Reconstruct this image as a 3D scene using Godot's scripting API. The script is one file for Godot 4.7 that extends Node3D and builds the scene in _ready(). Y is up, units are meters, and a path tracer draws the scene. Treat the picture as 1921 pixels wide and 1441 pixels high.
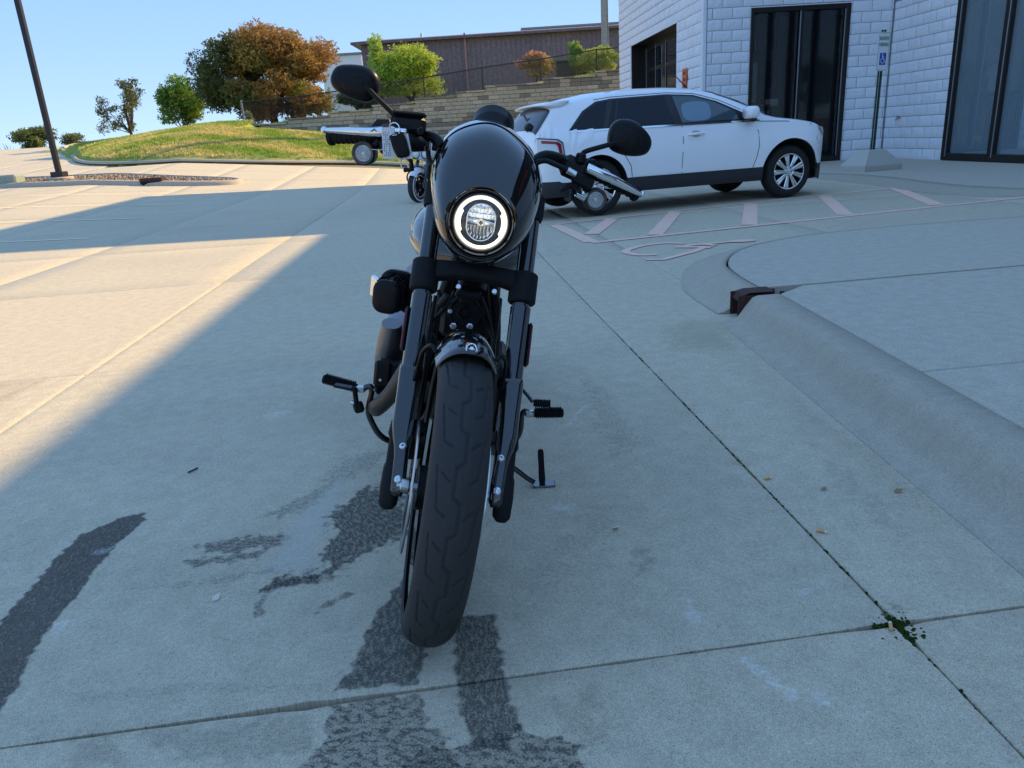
extends Node3D

# ------------------------------------------------------------------ helpers
var R := RandomNumberGenerator.new()
var NZ := FastNoiseLite.new()
var NF := FastNoiseLite.new()
var M := {}
var used := {}
const CAM_H := 1.08

func rr(a: float, b: float) -> float:
	return R.randf_range(a, b)

func lin(r: float, g: float, b: float) -> Color:
	return Color(r, g, b).linear_to_srgb()

func mat(key: String, r: float, g: float, b: float, rough := 0.6, metal := 0.0, spec := 0.5) -> StandardMaterial3D:
	var m := StandardMaterial3D.new()
	m.resource_name = key
	m.albedo_color = lin(r, g, b)
	m.roughness = rough
	m.metallic = metal
	m.metallic_specular = spec
	M[key] = m
	return m

func numbered(called: String) -> String:
	if not used.has(called):
		used[called] = 0
		return called
	used[called] += 1
	return "%s_%03d" % [called, used[called]]

func thing(called: String, label: String, category: String, at := Vector3.ZERO, group := "") -> Node3D:
	var o := Node3D.new()
	o.name = numbered(called)
	add_child(o)
	o.position = at
	tag(o, label, category, group)
	return o

func tag(o: Node, label: String, category: String, group := "") -> void:
	o.set_meta("label", label)
	o.set_meta("category", category)
	if group != "":
		o.set_meta("group", group)

func ST() -> SurfaceTool:
	var st := SurfaceTool.new()
	st.begin(Mesh.PRIMITIVE_TRIANGLES)
	return st

func fin(st: SurfaceTool) -> ArrayMesh:
	st.generate_normals()
	return st.commit()

func node_of(mesh: Mesh, called: String, m: Material, parent: Node) -> MeshInstance3D:
	var o := MeshInstance3D.new()
	if parent == self:
		o.name = numbered(called)
	else:
		var k := 0
		var nm := called
		while parent.has_node(NodePath(nm)):
			k += 1
			nm = "%s_%03d" % [called, k]
		o.name = nm
	o.mesh = mesh
	o.material_override = m
	parent.add_child(o, true)
	return o

func put(st: SurfaceTool, called: String, m: Material, parent: Node) -> MeshInstance3D:
	return node_of(fin(st), called, m, parent)

# many alike pieces under one parent: counter kept by caller
func piece(mesh: Mesh, nm: String, m: Material, parent: Node, xf: Transform3D) -> MeshInstance3D:
	var o := MeshInstance3D.new()
	o.name = nm
	o.mesh = mesh
	o.material_override = m
	o.transform = xf
	parent.add_child(o, true)
	return o

func struct(o: Node) -> Node:
	o.set_meta("kind", "structure")
	return o

func tri(st: SurfaceTool, a: Vector3, b: Vector3, c: Vector3) -> void:
	st.add_vertex(a); st.add_vertex(c); st.add_vertex(b)

func quad(st: SurfaceTool, a: Vector3, b: Vector3, c: Vector3, d: Vector3) -> void:
	tri(st, a, b, c); tri(st, a, c, d)

func flat(st: SurfaceTool) -> void:
	st.set_smooth_group(-1)

func smooth(st: SurfaceTool) -> void:
	st.set_smooth_group(0)

# chamfered box centred on xf
func box(st: SurfaceTool, xf: Transform3D, s: Vector3, bv := 0.0) -> void:
	flat(st)
	var h := s * 0.5
	if bv <= 0.0:
		var p := []
		for i in 8:
			p.append(xf * Vector3(h.x if i & 1 else -h.x, h.y if i & 2 else -h.y, h.z if i & 4 else -h.z))
		quad(st, p[4], p[5], p[7], p[6]); quad(st, p[1], p[0], p[2], p[3])
		quad(st, p[5], p[1], p[3], p[7]); quad(st, p[0], p[4], p[6], p[2])
		quad(st, p[6], p[7], p[3], p[2]); quad(st, p[0], p[1], p[5], p[4])
		return
	bv = minf(bv, minf(h.x, minf(h.y, h.z)) * 0.98)
	var q := {}
	for i in 8:
		var sx := 1.0 if i & 1 else -1.0
		var sy := 1.0 if i & 2 else -1.0
		var sz := 1.0 if i & 4 else -1.0
		q[i * 3] = xf * Vector3(sx * h.x, sy * (h.y - bv), sz * (h.z - bv))
		q[i * 3 + 1] = xf * Vector3(sx * (h.x - bv), sy * h.y, sz * (h.z - bv))
		q[i * 3 + 2] = xf * Vector3(sx * (h.x - bv), sy * (h.y - bv), sz * h.z)
	quad(st, q[14], q[17], q[23], q[20]); quad(st, q[5], q[2], q[8], q[11])
	quad(st, q[15], q[3], q[9], q[21]); quad(st, q[0], q[12], q[18], q[6])
	quad(st, q[19], q[22], q[10], q[7]); quad(st, q[1], q[4], q[16], q[13])
	# edges
	quad(st, q[17], q[15], q[21], q[23]); quad(st, q[12], q[14], q[20], q[18])
	quad(st, q[3], q[5], q[11], q[9]); quad(st, q[2], q[0], q[6], q[8])
	quad(st, q[20], q[23], q[22], q[19]); quad(st, q[11], q[8], q[7], q[10])
	quad(st, q[13], q[16], q[17], q[14]); quad(st, q[4], q[1], q[2], q[5])
	quad(st, q[21], q[9], q[10], q[22]); quad(st, q[6], q[18], q[19], q[7])
	quad(st, q[16], q[4], q[3], q[15]); quad(st, q[1], q[13], q[12], q[0])
	tri(st, q[23], q[21], q[22]); tri(st, q[20], q[19], q[18]); tri(st, q[11], q[10], q[9]); tri(st, q[8], q[6], q[7])
	tri(st, q[17], q[16], q[15]); tri(st, q[14], q[12], q[13]); tri(st, q[5], q[3], q[4]); tri(st, q[2], q[1], q[0])

func X(at: Vector3, b := Basis.IDENTITY) -> Transform3D:
	return Transform3D(b, at)

# basis whose y axis is dir
func up_to(dir: Vector3, side := Vector3.FORWARD) -> Basis:
	var y := dir.normalized()
	var x := y.cross(side)
	if x.length() < 0.01:
		x = y.cross(Vector3.RIGHT)
	x = x.normalized()
	return Basis(x, y, x.cross(y).normalized())

func tube(st: SurfaceTool, pts: Array, rad, sides := 10, cap := true, grp := 0) -> void:
	st.set_smooth_group(grp)
	var n := pts.size()
	var rings := []
	var t0: Vector3 = (pts[1] - pts[0]).normalized()
	var u: Vector3 = t0.cross(Vector3.UP if absf(t0.y) < 0.9 else Vector3.RIGHT).normalized()
	for i in n:
		var t: Vector3
		if i == 0: t = (pts[1] - pts[0]).normalized()
		elif i == n - 1: t = (pts[n - 1] - pts[n - 2]).normalized()
		else: t = ((pts[i + 1] - pts[i]).normalized() + (pts[i] - pts[i - 1]).normalized()).normalized()
		u = (u - t * u.dot(t)).normalized()
		var v := t.cross(u)
		var r: float = rad[i] if rad is Array else rad
		var ring := []
		for k in sides:
			var a := TAU * k / sides
			ring.append(pts[i] + (u * cos(a) + v * sin(a)) * r)
		rings.append(ring)
	skin(st, rings, true)
	if cap:
		flat(st)
		fan(st, rings[0], true)
		fan(st, rings[n - 1], false)

func skin(st: SurfaceTool, rings: Array, closed := true) -> void:
	for i in rings.size() - 1:
		var a: Array = rings[i]
		var b: Array = rings[i + 1]
		var m := a.size()
		for k in (m if closed else m - 1):
			var k2 := (k + 1) % m
			quad(st, a[k], a[k2], b[k2], b[k])

func fan(st: SurfaceTool, ring: Array, flip := false) -> void:
	var c := Vector3.ZERO
	for p in ring: c += p
	c /= ring.size()
	for k in ring.size():
		var k2 := (k + 1) % ring.size()
		if flip: tri(st, c, ring[k2], ring[k])
		else: tri(st, c, ring[k], ring[k2])

# revolve profile (radius, along y) about xf's y axis; profile upward on the outside
func lathe(st: SurfaceTool, xf: Transform3D, prof: Array, segs := 24, crease := true) -> void:
	for i in prof.size() - 1:
		st.set_smooth_group(i + 1 if crease else 0)
		var a: Vector2 = prof[i]
		var b: Vector2 = prof[i + 1]
		for k in segs:
			var t1 := TAU * k / segs
			var t2 := TAU * (k + 1) / segs
			var p1 := xf * Vector3(a.x * cos(t1), a.y, -a.x * sin(t1))
			var p2 := xf * Vector3(a.x * cos(t2), a.y, -a.x * sin(t2))
			var p3 := xf * Vector3(b.x * cos(t2), b.y, -b.x * sin(t2))
			var p4 := xf * Vector3(b.x * cos(t1), b.y, -b.x * sin(t1))
			if a.x < 1e-6: tri(st, p1, p3, p4)
			elif b.x < 1e-6: tri(st, p1, p2, p3)
			else: quad(st, p1, p2, p3, p4)

func cyl(st: SurfaceTool, a: Vector3, b: Vector3, r: float, sides := 16, bv := 0.0) -> void:
	var l := a.distance_to(b)
	if bv <= 0.0: bv = minf(r * 0.12, l * 0.2)
	lathe(st, X(a, up_to(b - a)), [Vector2(0, 0), Vector2(r - bv, 0), Vector2(r, bv), Vector2(r, l - bv), Vector2(r - bv, l), Vector2(0, l)], sides)

# extrude polygon (xy plane of xf, ccw) along +z by depth, with chamfer on the front
func prism(st: SurfaceTool, xf: Transform3D, poly: PackedVector2Array, depth: float, bv := 0.0) -> void:
	flat(st)
	if Geometry2D.is_polygon_clockwise(poly):
		poly = poly.duplicate(); poly.reverse()
	var inner := poly
	if bv > 0.0:
		var off := Geometry2D.offset_polygon(poly, -bv, Geometry2D.JOIN_MITER)
		if off.size() == 1 and off[0].size() == poly.size():
			inner = off[0]
			# align start
			var best := 0
			var bd := 1e9
			for i in inner.size():
				if inner[i].distance_to(poly[0]) < bd:
					bd = inner[i].distance_to(poly[0]); best = i
			var al := PackedVector2Array()
			for i in inner.size(): al.append(inner[(i + best) % inner.size()])
			inner = al
		else:
			bv = 0.0
	var n := poly.size()
	var idx := Geometry2D.triangulate_polygon(inner)
	for i in range(0, idx.size(), 3):
		var a := inner[idx[i]]; var b := inner[idx[i + 1]]; var c := inner[idx[i + 2]]
		if (b - a).cross(c - a) < 0: var sw := b; b = c; c = sw
		tri(st, xf * Vector3(a.x, a.y, depth), xf * Vector3(b.x, b.y, depth), xf * Vector3(c.x, c.y, depth))
	idx = Geometry2D.triangulate_polygon(poly)
	for i in range(0, idx.size(), 3):
		var a := poly[idx[i]]; var b := poly[idx[i + 1]]; var c := poly[idx[i + 2]]
		if (b - a).cross(c - a) < 0: var sw := b; b = c; c = sw
		tri(st, xf * Vector3(a.x, a.y, 0), xf * Vector3(c.x, c.y, 0), xf * Vector3(b.x, b.y, 0))
	for i in n:
		var a := poly[i]; var b := poly[(i + 1) % n]
		var zt := depth - bv
		quad(st, xf * Vector3(a.x, a.y, 0), xf * Vector3(b.x, b.y, 0), xf * Vector3(b.x, b.y, zt), xf * Vector3(a.x, a.y, zt))
		if bv > 0.0:
			var a2 := inner[i]; var b2 := inner[(i + 1) % n]
			quad(st, xf * Vector3(a.x, a.y, zt), xf * Vector3(b.x, b.y, zt), xf * Vector3(b2.x, b2.y, depth), xf * Vector3(a2.x, a2.y, depth))

func spline(pts: Array, per := 6) -> Array:
	var out := []
	var n := pts.size()
	for i in n - 1:
		var p0 = pts[maxi(i - 1, 0)]
		var p1 = pts[i]
		var p2 = pts[i + 1]
		var p3 = pts[mini(i + 2, n - 1)]
		for k in per:
			var t := float(k) / per
			out.append(p1.cubic_interpolate(p2, p0, p3, t))
	out.append(pts[n - 1])
	return out

func rounded_rect(w: float, h: float, r: float, k := 5, c := Vector2.ZERO) -> PackedVector2Array:
	var out := PackedVector2Array()
	var cs := [Vector2(w / 2 - r, h / 2 - r), Vector2(-w / 2 + r, h / 2 - r), Vector2(-w / 2 + r, -h / 2 + r), Vector2(w / 2 - r, -h / 2 + r)]
	for q in 4:
		for i in k + 1:
			var a := PI / 2 * (q + float(i) / k)
			out.append(c + cs[q] + Vector2(cos(a), sin(a)) * r)
	return out

func grid(st: SurfaceTool, rows: Array, flip := false) -> void:
	for i in rows.size() - 1:
		var a: Array = rows[i]
		var b: Array = rows[i + 1]
		for k in a.size() - 1:
			if flip: quad(st, a[k], b[k], b[k + 1], a[k + 1])
			else: quad(st, a[k], a[k + 1], b[k + 1], b[k])

func text_mesh(txt: String, size: float, depth: float, font := "Droid Sans") -> TextMesh:
	var t := TextMesh.new()
	var f := SystemFont.new()
	f.font_names = PackedStringArray([font])
	f.font_weight = 700
	t.font = f
	t.text = txt
	t.font_size = 48
	t.pixel_size = size / 48.0
	t.depth = depth
	t.curve_step = 2.0
	return t

func interp(xs: Array, ys: Array, x: float) -> float:
	if x <= xs[0]: return ys[0]
	for i in xs.size() - 1:
		if x <= xs[i + 1]:
			return lerpf(ys[i], ys[i + 1], (x - xs[i]) / (xs[i + 1] - xs[i]))
	return ys[-1]

# ------------------------------------------------------------------ the lie of the land
func lot_y(x: float, z: float) -> float:
	var zz := maxf(z, -52.0)
	var r := maxf(0.0, -zz - 8.0)
	var k := clampf((-x - 4.2) / 5.5, -0.45, 1.3)
	var f := 1.0 - clampf(x / 3.0, 0.0, 1.0)
	var y := r * 0.026 * k * f + 0.025 * maxf(0.0, -zz - 20.0)
	if z < -50.0:
		y -= 0.06 * (-50.0 - z)
	return y

# ------------------------------------------------------------------ camera, sky, sun
func _ready() -> void:
	R.seed = 20241
	NZ.seed = 7; NZ.frequency = 1.0; NZ.fractal_octaves = 3
	NF.seed = 19; NF.frequency = 1.0; NF.fractal_octaves = 1
	var cam := Camera3D.new()
	cam.name = "camera"
	var pitch := 0.3193
	var roll := -0.063
	var fw := Vector3(0, -sin(pitch), -cos(pitch))
	var up0 := Vector3.RIGHT.cross(fw)
	var rt := Vector3.RIGHT * cos(roll) + up0 * sin(roll)
	var up := -Vector3.RIGHT * sin(roll) + up0 * cos(roll)
	cam.transform = Transform3D(Basis(rt, up, -fw), Vector3(0, CAM_H, 0))
	cam.fov = rad_to_deg(2.0 * atan(720.5 / 1405.0))
	cam.far = 900.0
	cam.near = 0.05
	add_child(cam)
	cam.current = true

	var env := Environment.new()
	env.background_mode = Environment.BG_SKY
	var sky := Sky.new()
	var sm := ProceduralSkyMaterial.new()
	sm.sky_top_color = lin(0.16, 0.30, 0.56)
	sm.sky_horizon_color = lin(0.36, 0.50, 0.62)
	sm.sky_curve = 0.07
	sm.sky_energy_multiplier = 1.0
	sm.ground_bottom_color = lin(0.25, 0.23, 0.2)
	sm.ground_horizon_color = lin(0.45, 0.5, 0.52)
	sm.sun_angle_max = 8.0
	sky.sky_material = sm
	env.sky = sky
	env.tonemap_mode = Environment.TONE_MAPPER_LINEAR
	env.tonemap_exposure = 2.0
	env.sdfgi_enabled = true
	env.ssao_enabled = true
	env.ssil_enabled = true
	var we := WorldEnvironment.new()
	we.name = "world_environment"
	we.environment = env
	add_child(we)

	var sun := DirectionalLight3D.new()
	sun.name = "sun"
	sun.light_energy = 1.3
	sun.light_color = Color(1.0, 0.87, 0.64)
	sun.light_angular_distance = 0.5
	sun.shadow_enabled = true
	var az := Vector3(13.1, 0, -8.2).normalized()
	var el := deg_to_rad(30.0)
	var to_sun := az * cos(el) + Vector3.UP * sin(el)
	add_child(sun)
	sun.basis = Basis.looking_at(-to_sun, Vector3.UP)

	materials()
	build_ground()
	build_storefront()
	build_hillside()
	build_backdrop()
	build_street_furniture()
	build_suv()
	build_touring_motorcycle()
	build_motorcycle()
	build_litter()

# ------------------------------------------------------------------ textures and materials
func noise_bytes(size: int, freq: float, seed_: int, oct := 4, kind := FastNoiseLite.TYPE_SIMPLEX_SMOOTH) -> PackedByteArray:
	var n := FastNoiseLite.new()
	n.seed = seed_
	n.frequency = freq
	n.noise_type = kind
	n.fractal_octaves = oct
	var im := n.get_seamless_image(size, size)
	im.convert(Image.FORMAT_L8)
	return im.get_data()

func tex_l8(size: int, b: PackedByteArray) -> ImageTexture:
	return ImageTexture.create_from_image(Image.create_from_data(size, size, false, Image.FORMAT_L8, b))

func tex_rgb(size: int, b: PackedByteArray) -> ImageTexture:
	return ImageTexture.create_from_image(Image.create_from_data(size, size, false, Image.FORMAT_RGB8, b))

var T := {}

func materials() -> void:
	# concrete: grain, blotches, pits, sand
	var s := 1024
	var a := noise_bytes(s, 0.02, 3, 5)
	var b := noise_bytes(s, 0.11, 5, 3)
	var c := noise_bytes(s, 0.62, 8, 1)
	var col := PackedByteArray(); col.resize(s * s * 3)
	var hgt := PackedByteArray(); hgt.resize(s * s)
	for i in s * s:
		var v := 203.0 + (a[i] - 128) * 0.075 + (b[i] - 128) * 0.10 + (c[i] - 128) * 0.30
		var h := 128.0 + (c[i] - 128) * 0.7 + (b[i] - 128) * 0.12
		var k := R.randi() & 1023
		if k < 5:
			v *= 0.62; h -= 70
		elif k < 9:
			v = minf(v * 1.14, 250)
		elif k < 20:
			v *= 0.87
		var w := (a[(i * 7 + 5011) % (s * s)] - 128) * 0.03
		col[i * 3] = clampi(int(v + w), 0, 255)
		col[i * 3 + 1] = clampi(int(v), 0, 255)
		col[i * 3 + 2] = clampi(int(v - w - 1), 0, 255)
		hgt[i] = clampi(int(h), 0, 255)
	T.conc = tex_rgb(s, col)
	T.conc_h = tex_l8(s, hgt)
	# general grain for triplanar use
	var g := PackedByteArray(); g.resize(512 * 512)
	var g1 := noise_bytes(512, 0.02, 11, 5)
	var g2 := noise_bytes(512, 0.2, 12, 3)
	for i in 512 * 512:
		g[i] = clampi(int(214 + (g1[i] - 128) * 0.22 + (g2[i] - 128) * 0.2), 0, 255)
	T.grain = tex_l8(512, g)
	var gl2 := g.duplicate()
	for i in gl2.size(): gl2[i] = 246 - (246 - 214 + 214 - g[i]) / 3 + 10
	T.grain_light = tex_l8(512, gl2)
	T.bump = tex_l8(512, noise_bytes(512, 0.035, 21, 5))
	T.fine = tex_l8(512, noise_bytes(512, 0.25, 22, 2))

	for key in ["concrete", "concrete_near"]:
		var m := mat(key, 0.92, 0.79, 0.58, 0.88, 0.0, 0.35)
		m.albedo_texture = T.conc
		m.vertex_color_use_as_albedo = true
		m.heightmap_enabled = true
		m.heightmap_texture = T.conc_h
		m.heightmap_scale = 0.12
	M.concrete_near.detail_enabled = true
	M.concrete_near.detail_albedo = stain_texture()
	M.concrete_near.detail_uv_layer = BaseMaterial3D.DETAIL_UV_2
	M.concrete_near.detail_blend_mode = BaseMaterial3D.BLEND_MODE_MIX
	tri_tex(mat("kerb", 0.74, 0.64, 0.50, 0.9, 0, 0.3), T.conc, 0.5, T.conc_h, 0.2)
	tri_tex(mat("precast", 0.80, 0.75, 0.66, 0.9, 0, 0.3), T.conc, 0.8, T.conc_h, 0.25)
	tri_tex(mat("dirt", 0.055, 0.048, 0.036, 1, 0, 0.1), T.grain, 2.0, T.bump, 0.8)
	tri_tex(mat("earth", 0.36, 0.31, 0.22, 1, 0, 0.1), T.grain, 0.7, T.bump, 0.5)
	tri_tex(mat("pink_paint", 0.97, 0.62, 0.47, 0.8, 0, 0.3), T.grain_light, 0.7)
	tri_tex(mat("cream_paint", 0.95, 0.80, 0.52, 0.8, 0, 0.3), T.grain_light, 0.7)
	tri_tex(mat("rust_steel", 0.085, 0.035, 0.024, 0.75, 0.2), T.grain, 3.0, T.bump, 0.2)
	tri_tex(mat("moss", 0.045, 0.07, 0.015, 1, 0, 0.1), T.grain, 8.0)
	var lawn := tri_tex(mat("lawn", 0.50, 0.50, 0.16, 1, 0, 0.1), T.grain, 0.6)
	lawn.vertex_color_use_as_albedo = true
	mat("grass", 1, 1, 1, 0.8, 0, 0.2).vertex_color_use_as_albedo = true
	M.grass.backlight_enabled = true
	M.grass.backlight = Color(0.8, 0.8, 0.8)
	mat("leaf", 1, 1, 1, 0.6, 0, 0.3).vertex_color_use_as_albedo = true
	M.leaf.backlight_enabled = true
	M.leaf.backlight = Color(0.8, 0.8, 0.8)
	tri_tex(mat("bark", 0.10, 0.075, 0.055, 0.95, 0, 0.2), T.grain, 3.0, T.bump, 2.0)
	tri_tex(mat("gravel", 0.42, 0.33, 0.27, 0.95, 0, 0.2), T.grain, 3.0).vertex_color_use_as_albedo = true
	# buildings
	tri_tex(mat("block", 0.84, 0.86, 0.90, 0.75, 0, 0.35), T.grain_light, 1.5, T.bump, 0.5)
	tri_tex(mat("mortar", 0.36, 0.365, 0.39, 0.9, 0, 0.2), T.grain, 4.0)
	tri_tex(mat("wall_block", 0.74, 0.61, 0.43, 0.95, 0, 0.2), T.grain, 1.1, T.bump, 1.0)
	tri_tex(mat("wall_block_dark", 0.40, 0.33, 0.25, 0.95, 0, 0.2), T.grain, 1.1, T.bump, 1.0)
	tri_tex(mat("wall_block_light", 0.88, 0.74, 0.54, 0.95, 0, 0.2), T.grain, 1.1, T.bump, 1.0)
	mat("bronze_frame", 0.022, 0.018, 0.017, 0.35, 0.4)
	mat("alu_strip", 0.30, 0.32, 0.36, 0.35, 0.7)
	tri_tex(mat("metal_siding", 0.30, 0.205, 0.21, 0.5, 0.1), T.grain, 0.4)
	tri_tex(mat("siding_trim", 0.24, 0.165, 0.17, 0.5, 0.1), T.grain, 0.4)
	mat("downspout", 0.42, 0.21, 0.18, 0.5, 0.1)
	mat("white_metal", 0.75, 0.76, 0.76, 0.5)
	mat("galvanised", 0.25, 0.26, 0.27, 0.5, 0.7)
	mat("fence_black", 0.035, 0.032, 0.03, 0.5, 0.3)
	tri_tex(mat("wood_pole", 0.52, 0.48, 0.43, 0.9), T.grain, 1.0)
	mat("pole_bronze", 0.032, 0.03, 0.032, 0.4, 0.5)
	mat("black_void", 0.006, 0.006, 0.006, 0.95)
	mat("cable", 0.03, 0.03, 0.035, 0.6)
	tri_tex(mat("green_box", 0.03, 0.075, 0.06, 0.6), T.grain, 1.0)
	var gl := mat("glass", 0.01, 0.012, 0.014, 0.02, 0, 0.5)
	gl.transparency = BaseMaterial3D.TRANSPARENCY_ALPHA
	gl.albedo_color.a = 0.4
	var gc := mat("glass_clear", 0.02, 0.03, 0.035, 0.02, 0, 0.5)
	gc.transparency = BaseMaterial3D.TRANSPARENCY_ALPHA
	gc.albedo_color.a = 0.12
	var gm := mat("glass_mirror", 0.42, 0.55, 0.62, 0.02, 0.38, 0.6)
	gm.transparency = BaseMaterial3D.TRANSPARENCY_ALPHA
	gm.albedo_color.a = 0.12
	tri_tex(mat("dark_wood", 0.055, 0.026, 0.016, 0.6), T.grain, 0.8)
	mat("ceiling_dark", 0.045, 0.043, 0.045, 0.9)
	mat("floor_dark", 0.12, 0.10, 0.085, 0.5)
	mat("orange", 0.70, 0.115, 0.02, 0.5)
	mat("red_orange_letter", 0.75, 0.10, 0.02, 0.5)
	mat("black_print", 0.015, 0.014, 0.013, 0.6)
	mat("white_print", 0.75, 0.75, 0.72, 0.6)
	mat("cloth_white", 0.62, 0.64, 0.62, 0.9)
	mat("sign_white", 0.80, 0.81, 0.79, 0.45)
	mat("sign_green", 0.02, 0.16, 0.09, 0.5)
	mat("sign_blue", 0.02, 0.09, 0.42, 0.45)
	tri_tex(mat("cover_green", 0.38, 0.46, 0.38, 0.7), T.grain, 2.0)
	mat("post_green", 0.02, 0.075, 0.042, 0.45, 0.3)

func tri_tex(m: StandardMaterial3D, t: Texture2D, scale: float, bump: Texture2D = null, bscale := 0.1) -> StandardMaterial3D:
	m.albedo_texture = t
	m.uv1_triplanar = true
	m.uv1_world_triplanar = true
	m.uv1_scale = Vector3.ONE * scale
	if bump:
		m.heightmap_enabled = true
		m.heightmap_texture = bump
		m.heightmap_scale = bscale
	return m

# ------------------------------------------------------------------ stains of the near slabs (what is spilt, worn and scuffed there)
const SX0 := -2.2
const SX1 := 1.6
const SZ0 := -4.4
const SZ1 := -0.6
const SRES := 0.0028
var sw := 0
var sh := 0
var sdat := PackedFloat32Array()

func P2(s: String) -> PackedVector2Array:
	var out := PackedVector2Array()
	for w in s.split(" ", false):
		var c := w.split(",")
		out.append(Vector2(float(c[0]), float(c[1])))
	return out

# soft-edged patch: col linear, strength, edge softness and raggedness in metres, breakup 0..1, streak = direction of brush marks (radians)
func stain(poly: PackedVector2Array, col: Color, strength: float, soft: float, ragged: float, breakup: float, streak := 0.0, aniso := 4.0) -> void:
	var lo := poly[0]
	var hi := poly[0]
	for p in poly:
		lo = lo.min(p); hi = hi.max(p)
	var pad := ragged + soft
	var x0 := maxi(0, int((lo.x - pad - SX0) / SRES))
	var x1 := mini(sw - 1, int((hi.x + pad - SX0) / SRES))
	var y0 := maxi(0, int((lo.y - pad - SZ0) / SRES))
	var y1 := mini(sh - 1, int((hi.y + pad - SZ0) / SRES))
	var n := poly.size()
	var cs := cos(streak)
	var sn := sin(streak)
	for y in range(y0, y1 + 1):
		var z := SZ0 + y * SRES
		for x in range(x0, x1 + 1):
			var wx := SX0 + x * SRES
			var p := Vector2(wx, z)
			var d := 1e9
			var ins := false
			var q := poly[n - 1]
			for i in n:
				var r := poly[i]
				var e := r - q
				var w := p - q
				var t := clampf(w.dot(e) / e.length_squared(), 0, 1)
				d = minf(d, (w - e * t).length_squared())
				if (q.y > p.y) != (r.y > p.y) and p.x < (r.x - q.x) * (p.y - q.y) / (r.y - q.y) + q.x:
					ins = not ins
				q = r
			d = sqrt(d)
			if not ins:
				if d > pad: continue
				d = -d
			d += NZ.get_noise_2d(wx * 22.0, z * 22.0) * ragged * 1.6
			var al := smoothstep(-soft, soft, d)
			if al <= 0.0: continue
			var br := NZ.get_noise_2d((wx * cs + z * sn) * 30.0, (-wx * sn + z * cs) * 30.0 * aniso)
			var fine := NF.get_noise_2d(wx * 260.0, z * 260.0)
			var th := br * 0.75 + fine * 0.45
			al *= lerpf(1.0, smoothstep(-0.25, 0.2, th + (0.5 - breakup)), breakup)
			al *= strength * (0.86 + 0.14 * fine)
			if al <= 0.003: continue
			var o := (y * sw + x) * 4
			var a0 := sdat[o + 3]
			var an := al + a0 * (1.0 - al)
			var f := al / an
			sdat[o] = lerpf(sdat[o], col.r, f)
			sdat[o + 1] = lerpf(sdat[o + 1], col.g, f)
			sdat[o + 2] = lerpf(sdat[o + 2], col.b, f)
			sdat[o + 3] = an

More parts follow.
